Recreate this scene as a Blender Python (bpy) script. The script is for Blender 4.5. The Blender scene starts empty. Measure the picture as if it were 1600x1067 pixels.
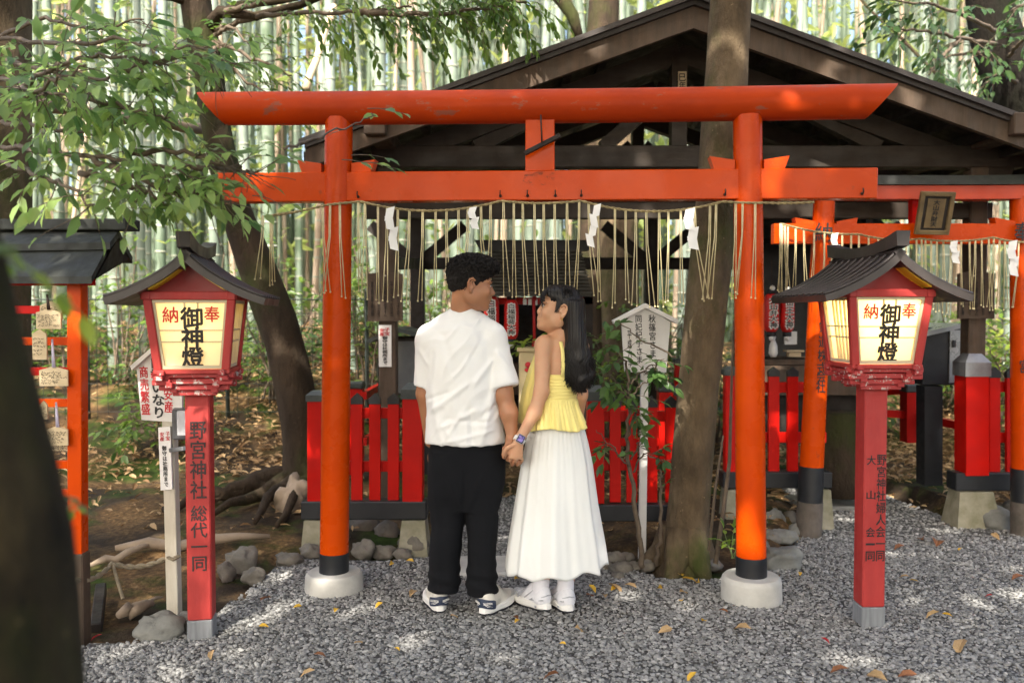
# Two people under a vermilion torii in a shady bamboo-grove shrine.
import bpy, math, random
import numpy as np
from mathutils import Vector, Matrix, Euler

scene = bpy.context.scene
COL = scene.collection
random.seed(7)
rng = np.random.default_rng(11)
R = math.radians

# ------------------------------------------------------------------ camera
CAM_H, FPX = 1.42, 1333.33          # eye height, focal length in photo pixels (30 mm on 36 mm)
PITCH = math.atan((533.5 - 490.0) / FPX)
cam_d = bpy.data.cameras.new("camera")
cam_d.sensor_width, cam_d.lens = 36.0, 30.0
cam_d.clip_start, cam_d.clip_end = 0.05, 600.0
cam_d.dof.use_dof = True
cam_d.dof.focus_distance = 4.1
cam_d.dof.aperture_fstop = 2.0
cam = bpy.data.objects.new("camera", cam_d)
cam.location = (0, 0, CAM_H)
cam.rotation_euler = (R(90) - PITCH, 0, 0)
COL.objects.link(cam)
scene.camera = cam

# ------------------------------------------------------------------ sky, sun, exposure
SUN_EL, SUN_AZ = R(46), R(196)      # azimuth clockwise from +Y: behind the camera
sun_dir = Vector((math.sin(SUN_AZ) * math.cos(SUN_EL), math.cos(SUN_AZ) * math.cos(SUN_EL), math.sin(SUN_EL)))
world = bpy.data.worlds.new("World")
scene.world = world
world.use_nodes = True
wn = world.node_tree
bg = wn.nodes["Background"]
sky = wn.nodes.new("ShaderNodeTexSky")
sky.sky_type = 'NISHITA'
sky.sun_disc = False
sky.sun_elevation = SUN_EL
sky.sun_rotation = SUN_AZ
sky.air_density, sky.dust_density, sky.ozone_density = 0.8, 6.0, 0.4
tint = wn.nodes.new("ShaderNodeMix"); tint.data_type, tint.blend_type = 'RGBA', 'MULTIPLY'
tint.inputs[0].default_value = 1.0; tint.inputs[7].default_value = (1.0, 1.0, .95, 1)   # camera set to a shade white balance
wn.links.new(sky.outputs[0], tint.inputs[6]); wn.links.new(tint.outputs[2], bg.inputs[0])
bg.inputs[1].default_value = 0.15
sun_l = bpy.data.lights.new("sun", 'SUN')
sun_l.energy, sun_l.angle, sun_l.color = 2.6, R(0.6), (1.0, 0.93, 0.82)
sun_o = bpy.data.objects.new("sun", sun_l)
sun_o.rotation_euler = sun_dir.to_track_quat('Z', 'Y').to_euler()
sun_o.location = (0, -4, 14)
COL.objects.link(sun_o)
scene.view_settings.view_transform = 'Standard'
scene.view_settings.look = 'None'
scene.view_settings.exposure = 2.05
scene.view_settings.gamma = 1.0
scene.render.engine = 'CYCLES'
scene.cycles.use_denoising = True
scene.cycles.max_bounces = 8
scene.cycles.transparent_max_bounces = 8
scene.cycles.sample_clamp_indirect = 6.0

# ------------------------------------------------------------------ helpers
_c, _s = math.cos(PITCH), math.sin(PITCH)
def W(px, py, D):
    """Point at distance D (along +Y) seen at photo pixel px, py."""
    u, v = (px - 800.0) / FPX, -(py - 533.5) / FPX
    d = (u, _c + v * _s, -_s + v * _c)
    k = D / d[1]
    return Vector((d[0] * k, D, CAM_H + d[2] * k))
def G(px, py, z=0.0):
    """Point on the level z seen at photo pixel px, py."""
    u, v = (px - 800.0) / FPX, -(py - 533.5) / FPX
    d = (u, _c + v * _s, -_s + v * _c)
    k = (z - CAM_H) / d[2]
    return Vector((d[0] * k, d[1] * k, z))

def project(p):
    z = p[1] * _c - (p[2] - CAM_H) * _s
    return 800 + FPX * p[0] / z, 533.5 - FPX * ((p[2] - CAM_H) * _c + p[1] * _s) / z
def tag(o, label=None, cat=None, group=None, kind=None):
    if label: o["label"] = label
    if cat: o["category"] = cat
    if group: o["group"] = group
    if kind: o["kind"] = kind
    return o
def thing(name, label, cat, loc=(0, 0, 0), rz=0.0, group=None):
    o = bpy.data.objects.new(name, None)
    o.empty_display_size = 0.1
    COL.objects.link(o)
    o.location = loc
    o.rotation_euler = (0, 0, rz)
    return tag(o, label, cat, group)
def wmat(o):
    m = Matrix.Identity(4)
    while o is not None:
        m = (Matrix.Translation(o.location) @ o.rotation_euler.to_matrix().to_4x4()) @ m
        o = o.parent
    return m
def copy_tree(o, parent=None):
    c = o.copy()
    COL.objects.link(c)
    if parent is not None: c.parent = parent
    for ch in [x for x in bpy.data.objects if x.parent is o]:
        copy_tree(ch, c)
    return c

def link_mesh(name, V, faces, mats, parent=None, world=True, smooth=False, fmat=None, tint=None):
    """faces: list of (n, k) int arrays (k = 3 or 4) or a list of tuples."""
    V = np.asarray(V, dtype=np.float32).reshape(-1, 3)
    if parent is not None and world:
        mi = np.array(wmat(parent).inverted(), dtype=np.float32)
        V = V @ mi[:3, :3].T + mi[:3, 3]
    me = bpy.data.meshes.new(name)
    if faces and isinstance(faces[0], np.ndarray):
        me.vertices.add(len(V))
        me.vertices.foreach_set("co", np.ascontiguousarray(V).ravel())
        tot = np.concatenate([np.full(len(f), f.shape[1], np.int32) for f in faces])
        idx = np.concatenate([f.astype(np.int32).ravel() for f in faces])
        me.loops.add(len(idx))
        me.loops.foreach_set("vertex_index", idx)
        me.polygons.add(len(tot))
        st = np.zeros(len(tot), np.int32)
        st[1:] = np.cumsum(tot)[:-1]
        me.polygons.foreach_set("loop_start", st)
        me.update(calc_edges=True)
    else:
        me.from_pydata([tuple(map(float, v)) for v in V], [], faces)
    if not isinstance(mats, (list, tuple)): mats = [mats]
    for m in mats: me.materials.append(m)
    if fmat is not None:
        me.polygons.foreach_set("material_index", np.asarray(fmat, np.int32))
    me.polygons.foreach_set("use_smooth", np.full(len(me.polygons), bool(smooth)))
    if tint is not None:
        at = me.color_attributes.new("tint", 'FLOAT_COLOR', 'POINT')
        t = np.asarray(tint, np.float32)
        if t.ndim == 1: t = np.stack([t, t, t, np.ones_like(t)], 1)
        at.data.foreach_set("color", np.ascontiguousarray(t).ravel())
    me.validate(verbose=False)
    o = bpy.data.objects.new(name, me)
    COL.objects.link(o)
    if parent is not None: o.parent = parent
    return o

class MB:
    """Collects shapes; build() links them as ONE mesh object."""
    def __init__(self):
        self.v, self.f, self.m = [], [], []
        self.cur = 0
    def mat(self, i): self.cur = i; return self
    def add(self, V, F):
        b = len(self.v)
        self.v += [tuple(map(float, p)) for p in V]
        for f in F:
            self.f.append(tuple(b + i for i in f)); self.m.append(self.cur)
        return self
    def frame_box(self, c, ax, ay, az, hx, hy, hz, bev=0.0):
        c, ax, ay, az = Vector(c), Vector(ax).normalized(), Vector(ay).normalized(), Vector(az).normalized()
        if bev <= 0:
            V = [c + ax * (sx * hx) + ay * (sy * hy) + az * (sz * hz) for sz in (-1, 1) for sy in (-1, 1) for sx in (-1, 1)]
            F = [(0, 2, 3, 1), (4, 5, 7, 6), (0, 1, 5, 4), (2, 6, 7, 3), (0, 4, 6, 2), (1, 3, 7, 5)]
            return self.add(V, F)
        b = min(bev, hx * .9, hy * .9, hz * .9)
        V, idx = [], {}
        for sx in (-1, 1):
            for sy in (-1, 1):
                for sz in (-1, 1):
                    for k in range(3):
                        h = [hx - b, hy - b, hz - b]; h[k] += b
                        idx[(sx, sy, sz, k)] = len(V)
                        V.append(c + ax * (sx * h[0]) + ay * (sy * h[1]) + az * (sz * h[2]))
        F = []
        for k in range(3):
            for s in (-1, 1):
                o1, o2 = [(1, 2), (2, 0), (0, 1)][k]
                q = []
                for a, bb in ((-1, -1), (1, -1), (1, 1), (-1, 1)):
                    sg = [0, 0, 0]; sg[k] = s; sg[o1] = a; sg[o2] = bb
                    q.append(idx[(*sg, k)])
                F.append(tuple(q if s > 0 else q[::-1]))
        for k in range(3):                      # edges along axis k
            o1, o2 = [(1, 2), (2, 0), (0, 1)][k]
            for a in (-1, 1):
                for bb in (-1, 1):
                    def g(s, kk):
                        sg = [0, 0, 0]; sg[k] = s; sg[o1] = a; sg[o2] = bb
                        return idx[(*sg, kk)]
                    q = [g(-1, o1), g(1, o1), g(1, o2), g(-1, o2)]
                    F.append(tuple(q if a * bb < 0 else q[::-1]))
        for sx in (-1, 1):
            for sy in (-1, 1):
                for sz in (-1, 1):
                    t = [idx[(sx, sy, sz, k)] for k in range(3)]
                    F.append(tuple(t if sx * sy * sz > 0 else t[::-1]))
        return self.add(V, F)
    def box(self, c, size, rz=0.0, bev=0.0):
        ax = Vector((math.cos(rz), math.sin(rz), 0)); ay = Vector((-math.sin(rz), math.cos(rz), 0))
        return self.frame_box(c, ax, ay, (0, 0, 1), size[0] / 2, size[1] / 2, size[2] / 2, bev)
    def bar(self, a, b, w, h, up=(0, 0, 1), bev=0.0, ext=0.0):
        """Bar from a to b, w across, h along up."""
        a, b = Vector(a), Vector(b)
        d = (b - a); L = d.length; d = d.normalized()
        s = d.cross(Vector(up)).normalized(); u = s.cross(d).normalized()
        return self.frame_box((a + b) / 2, s, d, u, w / 2, L / 2 + ext, h / 2, bev)
    def rings(self, rs, cap0=True, cap1=True, closed=True):
        n = len(rs[0]); V = [p for r in rs for p in r]; F = []
        for i in range(len(rs) - 1):
            for j in range(n if closed else n - 1):
                k = (j + 1) % n
                F.append((i * n + j, i * n + k, (i + 1) * n + k, (i + 1) * n + j))
        if cap0: F.append(tuple(reversed(range(n))))
        if cap1: F.append(tuple((len(rs) - 1) * n + j for j in range(n)))
        return self.add(V, F)
    def tube(self, pts, rad, n=10, cap=True, squash=1.0):
        pts = [Vector(p) for p in pts]
        if not hasattr(rad, '__len__'): rad = [rad] * len(pts)
        T = [(pts[min(i + 1, len(pts) - 1)] - pts[max(i - 1, 0)]).normalized() for i in range(len(pts))]
        ref = Vector((0, 0, 1)) if abs(T[0].z) < .9 else Vector((1, 0, 0))
        N = (ref - T[0] * ref.dot(T[0])).normalized(); rs = []
        for p, t, r in zip(pts, T, rad):
            N = (N - t * N.dot(t)).normalized(); B = t.cross(N)
            rs.append([p + (N * math.cos(2 * math.pi * j / n) + B * (math.sin(2 * math.pi * j / n) * squash)) * r for j in range(n)])
        return self.rings(rs, cap, cap)
    def prism(self, outline, axis):
        """outline: list of points on one plane, pushed by vector axis."""
        a = Vector(axis); P = [Vector(p) for p in outline]; n = len(P)
        V = P + [p + a for p in P]
        F = [tuple(reversed(range(n))), tuple(range(n, 2 * n))]
        for j in range(n):
            k = (j + 1) % n
            F.append((j, k, n + k, n + j))
        return self.add(V, F)
    def lathe(self, c, prof, n=24, sx=1.0, sy=1.0):
        c = Vector(c)
        rs = [[c + Vector((r * sx * math.cos(2 * math.pi * j / n), r * sy * math.sin(2 * math.pi * j / n), z)) for j in range(n)] for r, z in prof]
        return self.rings(rs)
    def ball(self, c, r, n=10, sc=(1, 1, 1)):
        c = Vector(c); rs = []
        m = max(5, n // 2 + 1)
        for i in range(m):
            a = math.pi * (i + .02) / (m - 1 + .04)
            rs.append([c + Vector((r * sc[0] * math.sin(a) * math.cos(2 * math.pi * j / n), r * sc[1] * math.sin(a) * math.sin(2 * math.pi * j / n), -r * sc[2] * math.cos(a))) for j in range(n)])
        return self.rings(rs)
    def build(self, name, mats, parent=None, smooth=False, world=True):
        o = link_mesh(name, self.v, self.f, mats, parent, world, smooth, self.m)
        if smooth == 'auto':
            me = o.data
            import bmesh
            bm = bmesh.new(); bm.from_mesh(me)
            for e in bm.edges:
                if len(e.link_faces) == 2 and e.calc_face_angle(0) > R(38): e.smooth = False
            bm.to_mesh(me); bm.free()
        return o

def recalc(o):
    import bmesh
    bm = bmesh.new(); bm.from_mesh(o.data)
    bmesh.ops.recalc_face_normals(bm, faces=bm.faces)
    bm.to_mesh(o.data); bm.free()
    return o

# ---- lettering: the built-in font with its CJK fallback, turned into a mesh
def lettering(s, centre, w, h, mat, parent, right=(1, 0, 0), up=(0, 0, 1), vertical=True, **kw):
    if vertical and 1 < len(s) <= 3:          # a few big characters: each its own mesh
        u = Vector(up).normalized(); n = len(s)
        return [lettering1(c, Vector(centre) + u * (h * (.5 - (i + .5) / n)), w, h / n * .92, mat, parent, right, up, True, **kw) for i, c in enumerate(s)][-1]
    return lettering1(s, centre, w, h, mat, parent, right, up, vertical, **kw)
def lettering1(s, centre, w, h, mat, parent, right=(1, 0, 0), up=(0, 0, 1), vertical=True, bold=0.012, depth=0.0012, gap=1.0, name='lettering', keep=False):
    cu = bpy.data.curves.new('t', 'FONT')
    cu.body = "\n".join(s) if vertical else s
    cu.align_x = 'CENTER'; cu.size = 1.0; cu.space_line = gap
    cu.extrude = 0.02; cu.resolution_u = 2
    to = bpy.data.objects.new('t', cu); COL.objects.link(to)
    dg = bpy.context.evaluated_depsgraph_get()
    me = bpy.data.meshes.new_from_object(to.evaluated_get(dg))
    bpy.data.objects.remove(to)
    n = len(me.vertices)
    co = np.zeros(n * 3, np.float32); me.vertices.foreach_get("co", co); co = co.reshape(-1, 3)
    lo, hi = co.min(0), co.max(0)
    sx, sy = w / (hi[0] - lo[0]), h / (hi[1] - lo[1])
    if keep: sx = sy = min(sx, sy)
    c = (lo + hi) / 2
    r, u = Vector(right).normalized(), Vector(up).normalized(); nn = r.cross(u)
    M = np.array([r, u, nn], np.float32)
    L = np.stack([(co[:, 0] - c[0]) * sx, (co[:, 1] - c[1]) * sy, co[:, 2] / 0.02 * depth], 1)
    P = L @ M + np.array(centre, np.float32)
    faces = [tuple(p.vertices) for p in me.polygons]
    bpy.data.meshes.remove(me)
    if bold > .008:                      # heavier strokes: copies nudged around the outline, each a hair deeper
        em = sx * .55, sy * .55; sh = [(0, 0, 0)]; m_ = 6 if bold < .1 else 12
        for k in range(m_): a = 2 * math.pi * (k + .5) / m_; sh.append((math.cos(a) * bold * em[0], math.sin(a) * bold * em[1], -.00008 * (k + 1)))
        P0, f0, P, faces = P, faces, [], []
        for k, (dx, dy, dz) in enumerate(sh):
            P.append(P0 + np.array(tuple(r * dx + u * dy + nn * dz), np.float32)); faces += [tuple(i + k * n for i in f) for f in f0]
        P = np.concatenate(P)
    return link_mesh(name, P, faces, mat, parent)

# ---- materials
def nd(nt, t, **kw):
    n = nt.nodes.new(t)
    for k, v in kw.items(): setattr(n, k, v)
    return n
def ramp(nt, fac, stops):
    r = nd(nt, 'ShaderNodeValToRGB')
    el = r.color_ramp.elements
    while len(el) < len(stops): el.new(0.5)
    for e, (p, c) in zip(el, stops):
        e.position = p; e.color = (*c, 1) if len(c) == 3 else c
    nt.links.new(fac, r.inputs[0])
    return r.outputs[0]
def noise(nt, scale, detail=4, rough=.55, stretch=(1, 1, 1), coord='Object', dist=0.0):
    tc = nd(nt, 'ShaderNodeTexCoord'); mp = nd(nt, 'ShaderNodeMapping')
    mp.inputs['Scale'].default_value = stretch
    nt.links.new(tc.outputs[coord], mp.inputs[0])
    n = nd(nt, 'ShaderNodeTexNoise')
    n.inputs['Scale'].default_value = scale; n.inputs['Detail'].default_value = detail
    n.inputs['Roughness'].default_value = rough; n.inputs['Distortion'].default_value = dist
    nt.links.new(mp.outputs[0], n.inputs['Vector'])
    return n.outputs[0]
def mix(nt, fac, a, b, mode='MIX'):
    m = nd(nt, 'ShaderNodeMix', data_type='RGBA', blend_type=mode)
    for sock, val in ((m.inputs[0], fac), (m.inputs[6], a), (m.inputs[7], b)):
        if isinstance(val, bpy.types.NodeSocket): nt.links.new(val, sock)
        elif isinstance(val, (int, float)): sock.default_value = val
        else: sock.default_value = (*val, 1) if len(val) == 3 else val
    return m.outputs[2]
def newmat(name):
    m = bpy.data.materials.new(name); m.use_nodes = True
    nt = m.node_tree; b = nt.nodes['Principled BSDF']
    return m, nt, b
def bump(nt, b, h, strength=.3, dist=.01):
    bp = nd(nt, 'ShaderNodeBump'); bp.inputs['Strength'].default_value = strength; bp.inputs['Distance'].default_value = dist
    nt.links.new(h, bp.inputs['Height']); nt.links.new(bp.outputs[0], b.inputs['Normal'])
def paint(name, col, col2=None, rough=.5, scale=6, stretch=(1, 1, 1), lo=.35, hi=.7, bmp=.15, bdist=.004, bscale=60, wear=None, wear_at=.68, metal=0.0, spec=.5):
    """Two-tone noisy surface with fine bump and optional worn patches."""
    m, nt, b = newmat(name)
    col2 = col2 or tuple(c * .72 for c in col)
    c = ramp(nt, noise(nt, scale, 5, .6, stretch), [(lo, col2), (hi, col)])
    if wear:
        f = ramp(nt, noise(nt, scale * 4, 6, .7, stretch), [(wear_at, (0, 0, 0)), (wear_at + .05, (1, 1, 1))])
        c = mix(nt, f, c, wear)
    nt.links.new(c, b.inputs['Base Color'])
    rr = ramp(nt, noise(nt, scale * 2.3, 4), [(.3, (rough * .75,) * 3), (.7, (min(1, rough * 1.25),) * 3)])
    nt.links.new(rr, b.inputs['Roughness'])
    b.inputs['Metallic'].default_value = metal
    b.inputs['Specular IOR Level'].default_value = spec
    if bmp: bump(nt, b, noise(nt, bscale, 4, .6, stretch), bmp, bdist)
    return m
def leafmat(name, c1, c2, rough=.38, trans=.35, tcol=None):
    """Leaf: waxy face plus light passing through; each leaf has its own tint."""
    m, nt, b = newmat(name)
    at = nd(nt, 'ShaderNodeAttribute', attribute_name='tint')
    c = mix(nt, at.outputs['Fac'], c1, c2)
    nt.links.new(c, b.inputs['Base Color'])
    b.inputs['Roughness'].default_value = rough
    b.inputs['Specular IOR Level'].default_value = .45
    tr = nd(nt, 'ShaderNodeBsdfTranslucent')
    tc = mix(nt, at.outputs['Fac'], tcol or tuple(min(1, x * 1.6) for x in c1), tuple(min(1, x * 1.7) for x in c2))
    nt.links.new(tc, tr.inputs[0])
    ms = nd(nt, 'ShaderNodeMixShader'); ms.inputs[0].default_value = trans
    out = nt.nodes['Material Output']
    nt.links.new(b.outputs[0], ms.inputs[1]); nt.links.new(tr.outputs[0], ms.inputs[2])
    nt.links.new(ms.outputs[0], out.inputs[0])
    return m

M = {}
M['vermilion'] = paint('vermilion_lacquer', (.62, .066, .0008), (.52, .048, .0008), spec=.16, rough=.28, scale=2.5, bmp=.06, bscale=25, lo=.3, hi=.7, wear=(.40, .055, .015), wear_at=.66)
M['vermilion_old'] = paint('weathered_vermilion', (.54, .054, .002), (.36, .036, .006), spec=.14, rough=.48, scale=4, stretch=(.4, 1, 1), bmp=.12, bscale=40, wear=(.30, .085, .05), wear_at=.60)
M['vermilion_pale'] = paint('sun_faded_vermilion', (.58, .062, .012), (.48, .045, .012), rough=.5, scale=4)
M['fence_red'] = paint('fence_red_paint', (.56, .007, .003), (.46, .006, .003), spec=.18, rough=.4, scale=5, bmp=.08, bscale=30, wear=(.38, .02, .014), wear_at=.72)
M['lantern_red'] = paint('faded_lantern_red', (.42, .034, .028), (.33, .023, .02), rough=.6, scale=5, stretch=(3, 3, .6), bmp=.25, bscale=40, wear=(.52, .17, .14), wear_at=.69)
M['lantern_dark_red'] = paint('deep_lantern_red', (.27, .009, .008), (.20, .008, .008), rough=.5, scale=5)
M['chipped_red'] = paint('chipped_red_paint', (.42, .035, .032), (.33, .028, .028), rough=.62, scale=9, bmp=.3, bscale=30, wear=(.52, .42, .38), wear_at=.56)
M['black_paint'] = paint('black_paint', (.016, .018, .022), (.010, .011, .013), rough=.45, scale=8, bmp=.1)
M['black_rubber'] = paint('black_outsole', (.012, .012, .02), rough=.6)
M['grey_cap'] = paint('weathered_cap_metal', (.060, .075, .070), (.035, .042, .040), rough=.5, scale=9, wear=(.14, .15, .14), wear_at=.7)
M['zinc'] = paint('dull_zinc', (.35, .36, .37), (.22, .22, .24), rough=.38, metal=.7, scale=7)
M['zinc_paint'] = paint('grey_painted_metal', (.16, .17, .18), (.10, .105, .11), rough=.4, metal=.3, scale=5)
M['steel_foot'] = paint('galvanised_foot', (.26, .27, .28), (.16, .17, .18), rough=.6, scale=8, stretch=(5, 5, .5))
M['concrete'] = paint('cast_concrete', (.56, .545, .50), (.42, .41, .375), rough=.85, scale=7, bmp=.35, bscale=70, bdist=.006, wear=(.30, .29, .25), wear_at=.7)
M['foot_concrete'] = paint('mossy_concrete', (.36, .33, .25), (.19, .18, .11), rough=.9, scale=8, bmp=.5, bscale=40, bdist=.01)
M['stone'] = paint('river_stone', (.22, .195, .16), (.10, .09, .073), rough=.8, scale=9, bmp=.5, bscale=28, bdist=.012, wear=(.13, .14, .08), wear_at=.62)
M['stone_grey'] = paint('grey_boulder', (.22, .22, .20), (.13, .13, .115), rough=.85, scale=8, bmp=.5, bscale=45, bdist=.01)
M['stone_dark'] = paint('dark_stone', (.15, .12, .10), (.08, .07, .055), rough=.8, scale=9, bmp=.5, bscale=30, bdist=.012)
M['roof_metal'] = paint('brown_sheet_roof', (.056, .045, .041), (.034, .028, .026), rough=.45, scale=5, bmp=.12, bscale=20, wear=(.20, .18, .165), wear_at=.74)
M['dark_roof'] = paint('old_bark_roof', (.030, .034, .026), (.014, .015, .012), rough=.7, scale=6, bmp=.4, bscale=40, wear=(.085, .085, .055), wear_at=.68)
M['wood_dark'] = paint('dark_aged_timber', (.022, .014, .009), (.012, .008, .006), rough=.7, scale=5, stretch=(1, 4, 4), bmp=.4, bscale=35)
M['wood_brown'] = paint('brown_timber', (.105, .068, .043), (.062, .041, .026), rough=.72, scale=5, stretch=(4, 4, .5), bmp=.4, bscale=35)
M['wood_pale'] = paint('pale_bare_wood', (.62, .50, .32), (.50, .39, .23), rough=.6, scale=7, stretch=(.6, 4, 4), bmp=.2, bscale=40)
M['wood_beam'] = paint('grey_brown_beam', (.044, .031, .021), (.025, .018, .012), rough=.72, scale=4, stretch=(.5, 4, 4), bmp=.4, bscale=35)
M['white_paint'] = paint('white_painted_wood', (.80, .79, .76), (.70, .69, .66), rough=.5, scale=5, bmp=.1)
M['white_old'] = paint('yellowing_white_post', (.66, .62, .52), (.52, .47, .37), rough=.65, scale=5, stretch=(3, 3, .6), bmp=.3)
M['paper'] = paint('white_paper', (.85, .84, .82), (.80, .79, .77), rough=.7, bmp=0)
M['ink'] = paint('black_ink', (.012, .012, .013), (.010, .010, .011), rough=.5, bmp=0)
M['ink_soft'] = paint('worn_black_ink', (.035, .018, .018), (.02, .012, .012), rough=.6, bmp=0)
M['red_ink'] = paint('red_ink', (.62, .020, .030), (.55, .016, .024), rough=.5, bmp=0)
M['straw'] = paint('rice_straw', (.72, .63, .38), (.54, .46, .25), rough=.55, scale=20, bmp=.2)
M['straw_rope'] = paint('twisted_straw', (.40, .32, .15), (.22, .17, .08), rough=.7, scale=40, bmp=.3)
M['old_rope'] = paint('weathered_rope', (.30, .25, .17), (.18, .15, .10), rough=.85, scale=40, bmp=.4)
M['iron'] = paint('rusty_iron', (.055, .035, .025), (.03, .02, .016), rough=.6, metal=.4)
M['yellow_paint'] = paint('yellow_soffit', (.78, .52, .03), (.66, .42, .02), rough=.5)
M['frame_cream'] = paint('cream_lattice_wood', (.60, .53, .36), (.50, .43, .28), rough=.55)
M['gold'] = paint('gilt', (.75, .52, .16), (.6, .4, .1), rough=.35, metal=.8)
# ================================================================== GROUND
def sstep(a, b, x):
    t = np.clip((x - a) / (b - a), 0, 1); return t * t * (3 - 2 * t)
GP = [tuple(G(x, y).xy) for x, y in ((128, 1012), (205, 1002), (340, 958), (425, 893), (470, 872), (560, 878), (675, 868))]
GP += [(-.40, 5.25), (-.36, 6.6), (.36, 6.6), (.42, 5.25)]
GP += [tuple(G(x, y).xy) for x, y in ((955, 880), (1030, 905), (1120, 905), (1200, 880), (1235, 855), (1295, 800))]
GP += [(2.1, 7.3), (2.85, 7.3)]
GP += [tuple(G(x, y).xy) for x, y in ((1485, 812), (1600, 828))] + [(7.5, 5.35), (9, -4), (-3.5, -4), (-2.9, 2.6)]
GPA = np.array(GP)
def in_gravel(x, y, P=GPA):
    ins = np.zeros(x.shape, bool); n = len(P)
    for i in range(n):
        (x1, y1), (x2, y2) = P[i], P[(i + 1) % n]
        hit = ((y1 > y) != (y2 > y)) & (x < (x2 - x1) * (y - y1) / (y2 - y1 + 1e-12) + x1)
        ins ^= hit
    return ins
_gd = np.random.default_rng(5).random((64, 64))
def vnoise(x, y):
    xi, yi = np.floor(x).astype(int), np.floor(y).astype(int)
    fx, fy = x - xi, y - yi
    fx, fy = fx * fx * (3 - 2 * fx), fy * fy * (3 - 2 * fy)
    g = lambda a, b: _gd[a % 64, b % 64]
    return (g(xi, yi) * (1 - fx) + g(xi + 1, yi) * fx) * (1 - fy) + (g(xi, yi + 1) * (1 - fx) + g(xi + 1, yi + 1) * fx) * fy - .5
def terr(x, y):
    """Height of the forest floor."""
    x, y = np.asarray(x, float), np.asarray(y, float)
    left = sstep(-.55, -1.5, x)
    bank = .16 * sstep(4.1, 6.3, y) + .55 * sstep(6.4, 9.2, y) + .55 * sstep(8.8, 12, y)
    back = .75 * sstep(8.3, 12.5, y) + .10 * sstep(4.75, 5.6, y)
    right = .55 * sstep(3.6, 5.2, x) * sstep(5.6, 8.5, y)
    z = left * bank + (1 - left) * np.maximum(back, right) - .035 + .10 * sstep(14, 40, y)
    rough = .05 * vnoise(x * 1.7, y * 1.7) + .03 * vnoise(x * 4.1 + 9, y * 4.1) + .015 * vnoise(x * 11, y * 11 + 4)
    amp = np.clip(left * sstep(3.6, 4.6, y) + sstep(5.0, 6.5, y), 0, 1)
    path = np.clip(sstep(.75, .40, np.abs(x - .02)) * sstep(7.4, 6.6, y) + sstep(1.85, 2.15, x) * sstep(3.1, 2.8, x) * sstep(7.5, 7.0, y), 0, 1)
    z2 = z + rough * amp
    z3 = np.where(path > 0, z2 * (1 - path) + (-.03) * path, z2)
    g = np.zeros(z3.shape, bool)
    for dx, dy in ((0, 0), (.12, 0), (-.12, 0), (0, .12), (0, -.12)): g |= in_gravel(x + dx, y + dy)
    return np.where(g, np.minimum(z3, -.03), z3)

def grid_sheet(name, xs, ys, zf, mats):
    X, Y = np.meshgrid(xs, ys); Z = zf(X, Y)
    V = np.stack([X, Y, Z], -1).reshape(-1, 3)
    nx, ny = len(xs), len(ys)
    i = np.arange(ny - 1)[:, None] * nx + np.arange(nx - 1)[None]
    F = np.stack([i, i + 1, i + nx + 1, i + nx], -1).reshape(-1, 4)
    return link_mesh(name, V, [F], mats, smooth=True)

m, nt, b = newmat('forest_soil')
n1 = noise(nt, 1.3, 6, .62); n2 = noise(nt, 9, 6, .65); n3 = noise(nt, 40, 4)
soil = ramp(nt, n2, [(.3, (.020, .014, .009)), (.55, (.042, .029, .018)), (.75, (.085, .060, .035))])
litter = ramp(nt, n3, [(.35, (.08, .046, .02)), (.6, (.19, .112, .047)), (.75, (.36, .24, .12))])
moss = ramp(nt, n2, [(.35, (.014, .026, .004)), (.7, (.055, .090, .012))])
c = mix(nt, ramp(nt, n1, [(.46, (0, 0, 0)), (.6, (1, 1, 1))]), soil, litter)
nm = noise(nt, 1.9, 5, .6, stretch=(1, 1, 1), dist=.5)
c = mix(nt, ramp(nt, nm, [(.50, (0, 0, 0)), (.63, (1, 1, 1))]), c, moss)
nt.links.new(c, b.inputs['Base Color']); b.inputs['Roughness'].default_value = .95; b.inputs['Specular IOR Level'].default_value = .2
bump(nt, b, n2, .7, .03)
M['soil'] = m
xs = np.concatenate([np.linspace(-140, -7, 20), np.linspace(-6.8, 6.8, 150), np.linspace(7, 140, 20)])
ys = np.concatenate([np.linspace(-60, 1.5, 12), np.linspace(1.7, 14, 140), np.linspace(14.5, 200, 30)])
tag(grid_sheet('forest_floor', xs, ys, terr, M['soil']), kind='structure')

def gravel_colours(nt, fac):
    return ramp(nt, fac, [(.0, (.07, .07, .068)), (.3, (.185, .184, .178)), (.55, (.29, .288, .278)), (.8, (.38, .375, .36)), (1., (.48, .47, .45))])
m, nt, b = newmat('gravel_bed')
tc = nd(nt, 'ShaderNodeTexCoord'); vo = nd(nt, 'ShaderNodeTexVoronoi'); vo.inputs['Scale'].default_value = 55
nt.links.new(tc.outputs['Object'], vo.inputs['Vector'])
sep = nd(nt, 'ShaderNodeSeparateColor'); nt.links.new(vo.outputs['Color'], sep.inputs[0])
gc = gravel_colours(nt, sep.outputs[0])
gc = mix(nt, ramp(nt, vo.outputs['Distance'], [(.25, (0, 0, 0)), (.6, (1, 1, 1))]), gc, (.05, .048, .045))
nt.links.new(gc, b.inputs['Base Color']); b.inputs['Roughness'].default_value = .85
inv = nd(nt, 'ShaderNodeMath', operation='SUBTRACT'); inv.inputs[0].default_value = 1; nt.links.new(vo.outputs['Distance'], inv.inputs[1])
bump(nt, b, inv.outputs[0], .8, .012)
M['gravel'] = m
def gz(x, y):
    return .012 * vnoise(np.asarray(x) * 1.5, np.asarray(y) * 1.5) + .008 * vnoise(np.asarray(x) * 4, np.asarray(y) * 4)
gx, gy = np.arange(-3.5, 9, .07), np.arange(-4, 7.4, .07)
X, Y = np.meshgrid(gx, gy); i = np.arange(len(gy) - 1)[:, None] * len(gx) + np.arange(len(gx) - 1)[None]
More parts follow.
